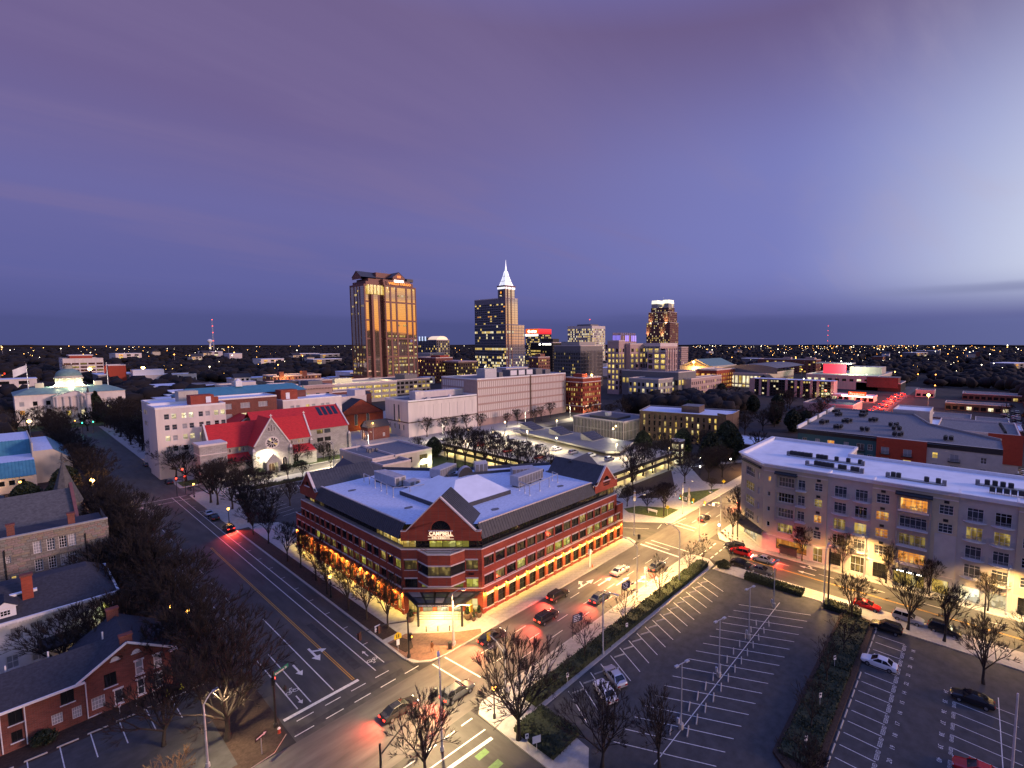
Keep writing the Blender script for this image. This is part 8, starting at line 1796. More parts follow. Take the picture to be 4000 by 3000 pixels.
put_car('sedan', 'grey', 97.6, 33.6, D_(-91), 'dark grey sedan parked behind the black one beside the short hedge')
put_car('suv', 'dark', 105.4, 42.8, D_(92), 'dark crossover with red tail lights waiting at the signal by the cafe', None, 1)
put_car('suv', 'red', 103.3, 40.6, D_(92), 'dark red car with glowing tail lights behind the waiting crossover', None, 1)
put_car('sedan', 'silver', 103.0, 35.4, D_(92), 'silver sedan with its headlights on approaching the signal', None, 1)
put_car('suv', 'dark', 35.1, 149.8, D_(90), 'dark hatchback with glowing tail lights in the parking lane left of the arcade', None, 1)
put_car('sedan', 'silver', 34.9, 168.0, D_(90), 'silver sedan, nearer of two parked on the right of the side road'); put_car('sedan', 'black', 35.0, 162.8, D_(90), 'black sedan behind the silver one on the right of the side road')
put_car('sedan', 'black', 35.1, 216.8, D_(90), 'black sedan parked beyond the crossing under the trees'); put_car('sedan', 'grey', 35.2, 255.3, D_(90), 'grey sedan farthest up the right of the side road')
# traffic on the busy road, all heading away with tail lights lit
k = 0
for x, y, kd, col in ((47.5, 59.9, 'sedan', 'dark'), (57.0, 56.8, 'suv', 'dark'), (68.0, 53.6, 'sedan', 'grey'), (63.5, 60.2, 'suv', 'dark'), (79.0, 56.9, 'sedan', 'silver'), (85.5, 51.9, 'sedan', 'grey'), (30.0, 57.0, 'sedan', 'dark'), (36.5, 53.6, 'suv', 'grey'), (118, 56.8, 'sedan', 'dark'), (137, 53.4, 'suv', 'grey')):
 put_car(kd, col, x, y, 0, 'car driving away on the busy road, tail lights lit, %s from the near end' % ORD[(2, 3, 5, 4, 6, 7, 0, 1, 8, 9)[k]], 'cars driving away on the busy road', 1); k += 1
lab = 'car in the queue of red tail lights on the far end of the busy road'
for i in range(26):
 x = 352+i*7.5; put_car(('sedan', 'suv')[i % 2], ('dark', 'silver', 'grey')[i % 3], x, 53.5+(i % 3)*3.2, 0, lab, 'queue of tail lights far down the busy road', 0)
for i in range(14): put_car(('sedan', 'suv')[i % 2], ('white', 'silver', 'dark')[i % 3], 356+i*6.5, -13.5-(i % 2)*5.5-i*.2, D_(80), 'car in the far lot of parked cars at the right edge', 'cars in the far right lot', z=.02)
for i in range(5): put_car('suv', ('dark', 'silver', 'dark', 'white', 'dark')[i], 222+i*3.2, -14.5, D_(95), 'car parked beside the grey end of the teal complex', 'cars beside the teal complex', z=.02)
for i in range(16): put_car(('sedan', 'suv')[i % 2], ('dark', 'silver', 'red', 'white')[i % 4], 124+(i % 2)*14, 100+i*4.4, D_(0), 'car parked on the open upper level of the parking deck', 'cars on the parking deck', z=5.42)
for i in range(5): put_car(('sedan', 'suv')[i % 2], ('dark', 'white', 'dark', 'dark', 'silver')[i], -7+i*2.9, 234.5, D_(90), 'car parked below the teal roofs', 'cars below the teal roofs', z=.14)
put_car('suv', 'silver', 8.3, 63.4, D_(10), 'pale car roof just showing at the bottom left edge', z=.15)
put_car('sedan', 'red', 207, 63.5, D_(150), 'red lit car on the drive behind the park')
for c in _cp.values(): kill(c)
for i in range(26):    # their brake lights, as lamps on each car
 m = MB(); x = 352+i*7.5; y = 53.5+(i % 3)*3.2
 for s in (-.62, .62): m.box(x-2.5, y+s-.28, .7, x-2.38, y+s+.28, 1.1, E_TAIL)
 tag(m.build('brake_light_pair'), 'pair of glowing red brake lights in the queue far down the busy road', 'tail lights', 'brake lights far down the busy road')
for i in range(7): lamp('POINT', (352+i*29, 56.5, 3), 14000, (1, .08, .03), None, .5, name='brake_light_glow')
# ------------------------------------------------------------------ street lamps, signals, signs
def cobra(x, y, rz, label, h=9.3, arm=2.6, power=3600, col=WARM, z=.13, group='cobra head street lamps'):
 t = thing('street_lamp', label, 'street lamp', (x, y, z), group); c, s = cos(rz), sin(rz)
 m = MB(); m.tube((x, y, z), (x, y, z+h), .13, .08, 8, M_STEEL); m.build('pole', t); m = MB(); m.tube((x, y, z), (x, y, z+.5), .24, .2, 8, M_STEEL); m.build('base', t)
 m = MB(); p = [(x+c*arm*q, y+s*arm*q, z+h-.1+1.0*sin(pi/2*q)) for q in (0, .33, .66, 1)]
 for a, b in zip(p, p[1:]): m.tube(a, b, .06, .05, 6, M_STEEL)
 m.build('arm', t); m = MB(); e = p[-1]; m.obox((e[0]+c*.3, e[1]+s*.3, e[2]-.12), .85, .32, .16, rz, M_STEEL); m.obox((e[0]+c*.35, e[1]+s*.35, e[2]-.17), .5, .24, .05, rz, E_WARM); m.build('lamp_head', t)
 if power: lamp('SPOT', (e[0]+c*.35, e[1]+s*.35, e[2]-.25), power*SLP, col, t, .25, 156, .9, (c*.12, s*.12, -1))
SLP = 9.0
cobra(74.3, 49.5, D_(90), 'grey street lamp leaning over the busy road beside the dark wayfinding sign'); cobra(82.0, 43.4+1.2, D_(85), 'grey street lamp in the long hedge at the right', 11, 2.8, 5200)
cobra(111.9, 49.3, D_(90), 'grey street lamp on the corner by the cafe awning'); cobra(97.0, 65.6, D_(-25), 'grey street lamp at the south end of the law building'); cobra(42.6, 63.3, D_(-60), 'grey signal and lamp pole before the law school door', 8.6, 1.6, 3000)
cobra(55.8, 43.4, D_(-90), 'pale blue lamp pole with a side lamp in the near hedge', 9.5, 2.2, 0); cobra(140, 50.5, D_(90), 'street lamp farther down the busy road', 9.3, 2.6, 5200); cobra(172, 63.2, D_(-90), 'street lamp at the far end of the park pavement', 9.3, 2.6, 5200); cobra(61.2, 204.3+2.6, D_(-90), 'tall thin lamp pole before the church porch', 9, 1.6, 2600, NEUT)
cobra(118, 63.4, D_(-90), 'street lamp on the park side of the busy road', 9.3, 2.6, 4200)
cobra(30, 47.4, D_(60), 'street lamp at the near corner out of the bottom edge', 9.3, 2.6, 3800, (1, .70, .34)); cobra(103.5, 51, D_(-90), 'lamp on the crossing street corner', 9, 2.2, 2600); cobra(108.6, 16.4, D_(180), 'lamp over the crossing street before the apartments', 9, 2.6, 2800); cobra(108.6, -6, D_(180), 'right hand lamp over the crossing street', 9, 2.6, 2800)
cobra(93.2, 20.4, D_(0), 'black lamp post at the gap between the two car parks', 9.5, 2.0, 2400); cobra(12.2, 66.3, D_(20), 'white lamp post with a blue shade in the left car park', 7.5, 1.1, 900, (1, .72, .4)); cobra(100, 208, D_(-90), 'street lamp on the church street before the cream office', 9, 2.2, 3600, NEUT); cobra(80, 195, D_(90), 'street lamp on the church street behind the law building', 9, 2.2, 3200, NEUT)
cobra(136, 206, D_(-90), 'street lamp at the corner of the pale archive', 9, 2.2, 3600, NEUT); cobra(190, 205, D_(-90), 'street lamp along the big archive block', 9, 2.2, 4200, NEUT); cobra(230, 206, D_(-90), 'street lamp at the far end of the archive street', 9, 2.2, 5200, NEUT); cobra(252, 200, D_(90), 'street lamp by the brick corner block', 9, 2.2, 5200, NEUT)
def twin_pole(x, y, label, z=.012):
 t = thing('lamp_pole', label, 'lamp pole', (x, y, z), 'unlit car park lamp poles'); m = MB(); m.lathe((x, y, z), [(.32, 0), (.32, .7), (.22, .75)], 10, M_CONC); m.build('base', t); m = MB(); m.tube((x, y, z+.7), (x, y, z+8.6), .09, .07, 8, M_STEEL); m.build('pole', t)
 m = MB(); m.bar((x-1.0, y+.3, z+8.6), (x+1.0, y-.3, z+8.6), .08, .08, M_STEEL); m.build('cross_arm', t)
 for s in (-1, 1): m = MB(); m.obox((x+s*.85, y-s*.26, z+8.5), .55, .35, .16, D_(-16), M_STEEL); m.build('lamp_head', t)
 m = MB(); m.box(x-.45, y+.1, z+.8, x-.2, y+.4, z+1.5, M_STEEL); m.build('meter_box', t)
for x, y, l in ((50.5, 26.9, 'nearest grey twin lamp pole on the centre line of the big car park'), (62.3, 27.2, 'middle grey twin lamp pole on the centre line of the big car park'), (73.8, 27.2, 'farthest grey twin lamp pole on the centre line of the big car park'), (85.9, 27.2, 'blue grey lamp pole at the street end of the centre line')): twin_pole(x, y, l)
def lantern(x, y, label, h=4.2, col=SOD, power=220, z=.13, group='globe street lanterns', em=E_LAMP):
 t = thing('street_lantern', label, 'street lantern', (x, y, z), group); m = MB(); m.lathe((x, y, z), [(.2, 0), (.2, .5), (.09, .7), (.07, h-.5), (.12, h-.4)], 8, M_BLACK); m.build('post', t); m = MB(); m.lathe((x, y, z+h-.4), [(.10, 0), (.28, .2), (.30, .45), (.18, .65)], 8, em); m.build('globe', t); m = MB(); m.lathe((x, y, z+h+.24), [(.22, 0), (.06, .22), (.02, .4)], 8, M_BLACK); m.build('cap', t)
 lamp('POINT', (x, y, z+h-.05), power, col, t, .32)
for x, y, l in ((36.4, 154.6, 'amber lantern at the kerb near the north gable of the law building'), (36.5, 190.5, 'amber lantern on the corner before the church street'), (38.1, 239.8, 'amber lantern under the trees by the white office'), (38.1, 268.5, 'farthest amber lantern under the trees on the right of the side road'), (37.0, 46.4, 'amber lantern hanging by the large tree on the near corner'), (36.9, 94, 'black lantern post in the mulch strip by the arcade'), (38.2, 226, 'amber lantern beside the black parked sedan'), (17.2, 100, 'dim amber lantern among the dark trees on the left, nearer one'), (15.6, 104, 'dim amber lantern among the dark trees on the left, farther one'), (3.0, 237, 'amber lantern by the parked cars below the teal roofs'), (27, 402, 'amber lantern at the head of the side road'), (3, 372, 'amber lantern left of the capitol lawn'), (56, 222, 'amber lantern by the church tower')):
 lantern(x, y, l, power=120 if 'dim' in l or 'black' in l else 700)
def flood(x, y, h, label, col, power, em, z=0, group='bright tall street lamps', r=.5):
 t = thing('street_lamp', label, 'street lamp', (x, y, z), group); m = MB(); m.tube((x, y, z), (x, y, z+h), .14, .09, 8, M_STEEL); m.build('pole', t); m = MB(); m.lathe((x, y, z+h-.3), [(r*.5, 0), (r, r*.6), (r*.9, r*1.3), (.1, r*1.7)], 10, em); m.build('lamp_head', t); lamp('POINT', (x, y, z+h+.1), power, col, t, r+.1)
E_STAR = glow('bright sodium lamp', (1.0, .55, .12), 40.0)
flood(15.7, 199.7, 8.5, 'very bright sodium street lamp glaring like a star left of the side road', SOD, 14000, E_STAR, r=.55)
flood(403.9, 26.5, 12, 'very bright sodium street lamp glaring like a star far on the right', SOD, 30000, E_STAR, r=.9)
flood(116, 236, 8.5, 'tall sodium lamp by the small brick house', SOD, 2600, E_LAMP, r=.4); flood(9.5, 372, 9, 'bright sodium lamp on the lawn left of the capitol axis', SOD, 4000, E_STAR, r=.7); flood(-10, 330, 9, 'sodium lamp at the left edge before the capitol', SOD, 4000, E_LAMP, r=.7)
flood(262, 214, 26, 'bright lamp on the roof corner of the brick block', (1, .7, .35), 5000, E_STAR, r=.6); flood(486, 250, 27, 'glaring orange lamp above the orange garage', SOD, 9000, E_STAR, r=1.3)
flood(78, 905, 14, 'left of two glaring sodium lamps on the far left', SOD, 30000, E_STAR, r=1.9); flood(128, 900, 14, 'right of two glaring sodium lamps on the far left', SOD, 30000, E_STAR, r=1.9); flood(420, 97, 10, 'red glaring lamp left of the tyre shop', (1, .1, .05), 6000, glow('red flood lamp', (1, .10, .05), 14), r=.7)
for i, (x, y, z) in enumerate(((126, 172, 5.4), (130, 160, 5.4), (142, 104, 5.4), (137, 130, 5.4), (150, 176, 5.4), (169, 160, 5.4), (168, 125, 5.4), (140, 150, 5.4), (170, 98, 0), (174, 128, 5.4))):
 t = thing('deck_lamp', 'white lamp post on the parking deck' , 'lamp post', (x, y, z), 'white lamp posts on the parking deck'); m = MB(); m.tube((x, y, z), (x, y, z+5.2), .09, .07, 8, M_STEEL); m.build('pole', t); m = MB(); m.box(x-.22, y-.22, z+5.0, x+.22, y+.22, z+5.6, E_WARM); m.build('lamp_head', t); lamp('POINT', (x, y, z+4.8), 6500, (1, .84, .50), t, .2)
for x, y, l in ((101, 178, 'low white globe lamp on the path behind the law building'), (104, 172, 'second low white globe lamp on the path behind the law building'), (158, 78, 'low park lamp by the path right of the middle tree'), (170, 84, 'low park lamp at the end of the path'), (176, 74, 'low park lamp in front of the thicket')): lantern(x, y, l, 3.2, NEUT, 520, .15, 'low park lamps', E_COOL)
for i, (x, y) in enumerate(((-22, 425), (-4, 430), (24, 424), (33, 423.5), (58, 428), (40, 395), (-30, 405))): lantern(x, y, 'white globe lamp in the capitol grounds', 4.5, NEUT, 500, 0, 'white lamps in the capitol grounds', E_COOL)
# traffic signals
sigm = {}
def sig_head(par, p, ang, on, body=M_BLACK):
 key = (on, body.name)
 if key not in sigm:
  m = MB(); m.box(-.18, -.14, 0, .18, .14, 1.05, body); m.box(-.28, .14, -.1, .28, .17, 1.15, body); sigm[key] = m.mesh('signal_head');
  for i, c in enumerate(('g', 'y', 'r')):
   l = MB(); l.lathe((0, 0, 0), [(.13, 0), (.12, .04)], 10, {'g': E_GRN, 'y': glow('amber signal', (1, .55, .05), 6), 'r': E_RED}[c] if c == on else M_BLACK); sigm[key+(i,)] = l.mesh('signal_lens')
 o = link('signal_head', sigm[key], par, p, ang)
 for i in range(3):
  q = Vector((sin(ang)*.15, -cos(ang)*.15, .18+i*.34)); l = link('signal_lens', sigm[key+(i,)], par, Vector(p)+q); l.rotation_euler = (pi/2, 0, ang)
def mast_signal(x, y, rz, label, heads, h=6.2, arm=5, m_=M_BLACK, face=0, lampc=None, body=M_BLACK, z=.13):
 t = thing('traffic_signal', label, 'traffic signal', (x, y, z)); c, s = cos(rz), sin(rz); m = MB(); m.tube((x, y, z), (x, y, z+h+.8), .15, .11, 8, m_); m.lathe((x, y, z), [(.28, 0), (.28, .4), (.16, .6)], 8, m_); m.build('pole', t); m = MB(); m.tube((x, y, z+h-.5), (x+c*arm*.5, y+s*arm*.5, z+h+.25), .09, .08, 6, m_); m.tube((x+c*arm*.5, y+s*arm*.5, z+h+.25), (x+c*arm, y+s*arm, z+h+.2), .08, .06, 6, m_); m.build('mast_arm', t)
 for f, on in heads: sig_head(t, (x+c*arm*f, y+s*arm*f, z+h-.95+(.25 if f > .4 else 0)), face, on, body)
 return t
t = mast_signal(36.7, 66.2, D_(168), 'black corner traffic signal with two red lights over the side road and a crossing sign', [(1.0, 'r'), (.62, 'r')], 6.3, 6.8, face=D_(-150)); sig_head(t, (36.9, 65.9, 2.9), D_(40), 'y')
m = MB(); m.box(32.1, 67.1, 6.0, 32.9, 67.2, 6.9, M_PAINTW); m.lathe((32.5, 67.05, 6.45), [(.01, 0)], 3, M_REDW); m.build('no_turn_plate', t); m = MB(); m.bar((32.2, 67.05, 6.15), (32.8, 67.05, 6.75), .04, .07, M_REDW); m.bar((32.5, 67.06, 6.2), (32.5, 67.06, 6.6), .05, .08, M_BLACK); m.build('no_turn_symbol', t)
yb = mat('signal yellow', (.55, .36, .03), .5)
mast_signal(42.9, 63.5, D_(-62), 'grey corner pole with a yellow traffic signal on a curved arm', [(1.0, 'g')], 6.5, 3.0, M_STEEL, D_(180), body=yb)
mast_signal(41.0, 49.0, D_(80), 'pale curved arm with a yellow traffic signal over the busy road', [(1.0, 'g')], 6.0, 4.5, M_STEEL, D_(200), body=yb)
t = mast_signal(19.1, 66.8, D_(-100), 'black corner signal post with a green street name plate and lantern', [(.12, 'r')], 6.6, 1.5, face=D_(60)); m = MB(); m.obox((20.1, 67.3, 6.6), 2.1, .05, .5, D_(22), mat('sign green', (.01, .18, .10), .5)); m.build('street_name_plate', t); put_text('Dawson St', .36, M_PAINTW, (20.12, 67.24, 6.72), D_(22), t, 'street_name', .01, bold=.006)
mast_signal(22.5, 47.0, D_(20), 'black mast arm with two traffic signals at the bottom of the picture', [(1.0, None), (.62, None)], 5.6, 9.2, face=D_(20), z=0)
t = thing('street_lantern', 'hanging black lantern on the green street name post', 'street lantern', (20.3, 66.4, 4.4)); m = MB(); m.lathe((20.2, 66.5, 4.4), [(.1, 0), (.2, .3), (.22, .5), (.05, .8)], 8, M_BLACK); m.build('lantern', t)
# span wire signals over the busy road beyond the crossing
t = thing('span_wire_signals', 'traffic signals and lane signs hung on a wire across the busy road', 'traffic signals', (113, 66, 0)); P0, P1 = Vector((113.2, 66.6, 8.2)), Vector((112.2, 45.2, 8.6)); m = MB(); n = 12
for i in range(n):
 f = lambda q: P0.lerp(P1, q)-Vector((0, 0, 1.3*sin(pi*q))); m.tube(f(i/n), f((i+1)/n), .03, .03, 4, M_BLACK)
m.build('span_wire', t)
for q, on in ((.24, 'g'), (.42, 'g'), (.58, 'g')): p = f(q); sig_head(t, (p.x, p.y, p.z-1.1), D_(-90), on, yb)
for q in (.16, .32, .70): p = f(q); m = MB(); m.box(p.x-.04, p.y-.32, p.z-.95, p.x+.04, p.y+.32, p.z-.15, M_PAINTW); m.bar((p.x-.06, p.y+.02, p.z-.85), (p.x-.06, p.y+.02, p.z-.35), .09, .09, M_BLACK); m.bar((p.x-.06, p.y+.02, p.z-.45), (p.x-.06, p.y+.2, p.z-.3), .09, .09, M_BLACK); m.build('lane_sign', t)
def pole(x, y, h, label, r=.16, m_=M_BARK, name='utility_pole', z=.13):
 m = MB(); m.tube((x, y, z), (x, y, z+h), r, r*.75, 8, m_); return tag(m.build(name), label, 'utility pole')
pole(113.3, 66.7, 8.6, 'brown wooden utility pole on the park corner'); pole(112.4, 45.0, 11.5, 'tall dark utility pole at the cafe corner, right one'); pole(113.8, 45.6, 8.2, 'shorter dark utility pole at the cafe corner, left one'); pole(92.9, 19.6, 10.5, 'leaning black pole between the car parks', .17, M_BLACK); pole(68.6, -5.3, 9.0, 'yellow lit pole at the bottom right edge', .13, M_TRIM); pole(104.5, -3, 7, 'short dark pole at the right before the apartments', .12)
t = thing('walk_signal_pole', 'grey pole with a lit white walk signal and yellow diamond plate by the cafe', 'signal pole', (110.6, 49.4, .13)); m = MB(); m.tube((110.6, 49.4, .13), (110.6, 49.4, 3.6), .07, .07, 6, M_STEEL); m.build('pole', t); m = MB(); m.box(110.5, 48.9, 2.4, 110.7, 49.3, 2.9, E_COOL); m.build('walk_signal', t)
def sign(x, y, label, draw, h=2.4, z=.13, cat='sign', name='road_sign', rz=0, m_=M_STEEL):
 t = thing(name, label, cat, (x, y, z)); m = MB(); m.tube((x, y, z), (x, y, z+h), .04, .04, 6, m_); m.build('post', t); m = MB(); draw(m); o = link('plate', m.mesh('plate'), t, (x, y, z+h), rz); return t
YS = mat('sign yellow', (.62, .50, .02), .5); NVY = mat('sign navy', (.015, .025, .075), .5)
def dia(m): m.hexa([(0, -.05, -.6), (.6, -.05, 0), (0, -.05, .6), (-.6, -.05, 0)], [(0, -.08, -.6), (.6, -.08, 0), (0, -.08, .6), (-.6, -.08, 0)], YS); m.bar((-.15, -.1, -.15), (.05, -.1, .25), .06, .09, M_BLACK)
def school(m): m.hexa([(-.55, -.05, -.5), (.55, -.05, -.5), (.55, -.05, .15), (0, -.05, .62), (-.55, -.05, .15)], [(-.55, -.08, -.5), (.55, -.08, -.5), (.55, -.08, .15), (0, -.08, .62), (-.55, -.08, .15)], YS); [m.box(-.22+i*.28, -.11, -.35, -.08+i*.28, -.085, .1, M_BLACK) for i in range(2)]; [m.box(-.2+i*.28, -.11, .12, -.1+i*.28, -.085, .24, M_BLACK) for i in range(2)]; m.box(-.22, -.08, -1.55, .22, -.05, -.65, M_PAINTW)
sign(36.5, 69.0, 'yellow school crossing sign in the round mulch bed on the brick corner', school, 2.5, rz=D_(-15)); sign(147.5, 64.2, 'yellow diamond warning sign on the park pavement', dia, 2.6, rz=D_(-60)); sign(114.5, 66.2, 'yellow diamond warning sign on the park corner', dia, 2.4, rz=D_(-50))
def way(m): m.box(.05, -.05, -.75, 1.85, .02, .55, NVY); [m.box(.2, -.07, -.6+i*.3, 1.2+.12*(i % 3), -.05, -.48+i*.3, M_PAINTW) for i in range(4)]
sign(55.7, 50.0-.4, 'navy wayfinding sign board on a black post, nearer one', way, 3.4, name='wayfinding_sign', rz=D_(-20), m_=M_BLACK); sign(69.3, 49.5, 'navy wayfinding sign board on a black post, farther one', way, 3.4, name='wayfinding_sign', rz=D_(-20), m_=M_BLACK)
def wht(m): m.box(-.2, -.05, -.5, .2, -.03, .15, M_PAINTW); m.box(-.12, -.06, -.2, .12, -.05, .0, NVY)
sign(47.3, 43.1, 'small white parking sign by the shrubs under the corner tree', wht, 1.7, rz=D_(-20)); sign(36.3, 39.6, 'small white sign on a wooden stake on the near corner', wht, 1.9, rz=D_(-30), m_=M_TRIM); sign(62.5, 43.6, 'small white sign in front of the long hedge', wht, 1.6, rz=D_(-30))
def wide_(m): m.box(-.5, -.05, -.5, .5, -.03, .4, M_PAINTW)
sign(36.9, 38.6, 'larger white sign board on a wooden stake on the near corner', wide_, 1.5, rz=D_(-30), m_=M_TRIM)
for y, l in ((8.0, 'leaning white sign on the planted bank, farther one'), (0, '')): pass
for x, y, l in ((74.0, 14.4, 'white sign on the planted bank level with the white sedan'), (64.6, 14.1, 'white sign on the planted bank, middle one'), (56.2, 13.6, 'white sign on the planted bank, nearest one')): sign(x, y, l, wht, 1.9, .35, rz=D_(-40))
def oneway(m): m.box(-.75, -.05, -.25, .75, -.03, .25, M_BLACK); m.bar((-.6, -.07, 0), (.35, -.07, 0), .02, .13, M_PAINTW); m.hexa([(.3, -.06, -.2), (.65, -.06, 0), (.3, -.06, .2)], [(.3, -.08, -.2), (.65, -.08, 0), (.3, -.08, .2)], M_PAINTW)
t = sign(16.6, 63.5, 'black and white one way arrow sign on the left corner', oneway, 2.3, rz=D_(25)); put_text('ONE WAY', .20, M_BLACK, (16.5, 63.37, 2.36), D_(25), t, 'sign_letters', 0, bold=.003)
# ticket machines, bins, bollards, hydrant, people
def white_box_pole(x, y, label):
 t = thing('ticket_post', label, 'ticket post', (x, y, .13)); m = MB(); m.tube((x, y, .13), (x, y, 3.0), .14, .13, 8, M_PAINTW); m.build('post', t); m = MB(); m.box(x-.28, y-.25, 3.0, x+.28, y+.25, 4.1, M_PAINTW, M_GREY); m.build('cabinet', t)
white_box_pole(77.3, 49.4, 'white post with a grey box beside the turn arrows on the near pavement'); white_box_pole(76.9, 63.4, 'white post with a box on the pavement along the arcade')
for x, y, l in ((41.9, 63.1, 'black litter bin beside the grey corner lamp pole'), (96.3, 63.6, 'dark litter bin at the south end of the law building')): m = MB(); m.lathe((x, y, .14), [(.3, 0), (.36, .9), (.38, 1.0), (.25, 1.1)], 10, M_BLACK); tag(m.build('litter_bin'), l, 'litter bin', 'litter bins')
for i, (x, y) in enumerate(((42.0, 70.0), (43.3, 68.6), (44.6, 67.2))): m = MB(); m.tube((x, y, .15), (x, y, 1.05), .09, .09, 8, M_BLACK); tag(m.build('bollard'), '%s black bollard before the law school steps' % ('left', 'middle', 'right')[i], 'bollard', 'bollards before the steps')
t = thing('fire_hydrant', 'red fire hydrant with a white cap on the left corner', 'fire hydrant', (19.0, 65.4, .13)); m = MB(); m.lathe((19, 65.4, .13), [(.2, 0), (.15, .1), (.14, .5), (.18, .55)], 8, M_REDW); m.build('barrel', t); m = MB(); m.lathe((19, 65.4, .68), [(.18, 0), (.12, .15), (.04, .2)], 8, M_PAINTW); m.build('cap', t)
for i, (x, y) in enumerate(((11.9, 84.6), (13.4, 84.8))): m = MB(); m.lathe((x, y, .15), [(.28, 0), (.28, .04), (.16, .06), (.03, .9)], 8, mat('lime plastic', (.55, .60, .03), .5)); tag(m.build('safety_cone'), '%s lime yellow cone by the gabled brick house' % ('left', 'right')[i], 'cone', 'lime cones by the brick house')
for i, (x, y) in enumerate(((10.6, 85.3), (8.9, 85.2), (7.3, 85.1))): sign(x, y, 'small red and white permit sign along the brick house wall, %s from the right' % ORD[i], lambda m: (m.box(-.15, -.05, -.35, .15, -.03, .1, M_PAINTW), m.box(-.1, -.06, -.1, .1, -.05, .06, M_REDW)), 1.3)
m = MB(); m.box(77.0, 61.6, .02, 77.35, 61.95, .08, glow('x', (0, 0, 0), 0) if False else M_BLACK); m.lathe((77.2, 62.9, .15), [(.2, 0), (.2, .04), (.03, .7)], 8, mat('orange plastic', (.7, .13, .02), .5)); tag(m.build('traffic_cone'), 'orange traffic cone on the kerb along the arcade', 'traffic cone')
SC_ = thing('carved_sculpture', 'tall pale twisting sculpture on the park lawn beside the path', 'sculpture', (126.3, 65.8, .15)); m = MB()
m.lathe((126.3, 65.8, .15), [(.75, 0), (.6, .6), (.3, 1.3), (.42, 2.0), (.55, 2.6), (.3, 3.3), (.22, 3.8), (.42, 4.4), (.2, 5.0), (.05, 5.6)], 7, M_CHURCH); m.build('figure', SC_)
CRT = thing('park_name_sign', 'low white name board on the corner lawn of the park', 'name board', (113.4, 71.0, .15)); m = MB(); m.box(112.8, 68.6, .9, 112.95, 71.6, 1.5, M_PAINTW); m.build('board', CRT); m = MB(); m.tube((112.9, 68.8, .15), (112.9, 68.8, 1.0), .06, .06, 6, M_PAINTW); m.tube((112.9, 71.4, .15), (112.9, 71.4, 1.0), .06, .06, 6, M_PAINTW); m.build('post', CRT)
# banners on the park corner arm
FL = thing('banner_arm', 'string of white and orange signs and signals on an arm by the park corner', 'banner arm', (97, 65.6, .13)); m = MB(); m.tube((97.2, 65.8, 7.0), (108.2, 73.0, 7.7), .05, .04, 6, M_STEEL); m.build('arm', FL)
for i, (q, c) in enumerate(((.55, M_PAINTW), (.62, yb), (.70, M_PAINTW), (.78, M_PAINTW), (.86, yb), (.93, M_PAINTW))): p = Vector((97.2, 65.8, 7.0)).lerp(Vector((108.2, 73, 7.7)), q); m = MB(); m.obox((p.x, p.y, p.z-(1.1 if c is yb else .75)), .5, .12, 1.1 if c is yb else .7, D_(-50), c); m.build('hung_sign' if c is not yb else 'hung_signal', FL)
def person(x, y, rz, label, coat, z=.15):
 t = thing('person', label, 'person', (x, y, z)); me = bpy.data.meshes.new('body')
 V = [(0, 0, .92), (0, 0, 1.15), (0, .01, 1.38), (0, 0, 1.5), (0, .02, 1.62), (0, .03, 1.74), (.10, 0, .88), (.13, .14, .48), (.12, .02, .08), (.12, .16, .04), (-.10, 0, .88), (-.12, -.06, .48), (-.12, -.22, .10), (-.12, -.10, .04), (.19, 0, 1.40), (.25, -.10, 1.15), (.24, .02, .90), (.24, .05, .80), (-.19, 0, 1.40), (-.25, .08, 1.15), (-.24, .20, .92), (-.24, .24, .83)]
 Ed = [(0, 1), (1, 2), (2, 3), (3, 4), (4, 5), (0, 6), (6, 7), (7, 8), (8, 9), (0, 10), (10, 11), (11, 12), (12, 13), (2, 14), (14, 15), (15, 16), (16, 17), (2, 18), (18, 19), (19, 20), (20, 21)]
 R = [.15, .145, .15, .06, .10, .085, .09, .065, .045, .035, .09, .065, .045, .035, .07, .052, .04, .03, .07, .052, .04, .03]
 me.from_pydata(V, Ed, []); o = bpy.data.objects.new('body', me); COL.objects.link(o); sk_ = o.modifiers.new('s', 'SKIN'); o.modifiers.new('u', 'SUBSURF').levels = 1; o.modifiers['u'].render_levels = 1
 for i, r in enumerate(R): me.skin_vertices[0].data[i].radius = (r, r*.8 if i < 3 else r)
 me.skin_vertices[0].data[0].use_root = True; me.materials.append(coat); o.parent = t; o.rotation_euler = (0, 0, rz)
 m = MB(); m.lathe((0, .0, 1.66), [(.11, 0), (.12, .06), (.09, .13), (.03, .16)], 8, M_BLACK); h = m.build('hair'); h.parent = t; h.rotation_euler = (0, 0, rz)
 m = MB(); m.lathe((0, 0, .80), [(.20, 0), (.18, .2), (.19, .5), (.17, .62)], 10, coat); c = m.build('coat'); c.parent = t; c.rotation_euler = (0, 0, rz)
person(39.6, 64.5, D_(120), 'person in a rust coloured coat walking on the brick corner', mat('rust cloth', (.22, .085, .03), .9))
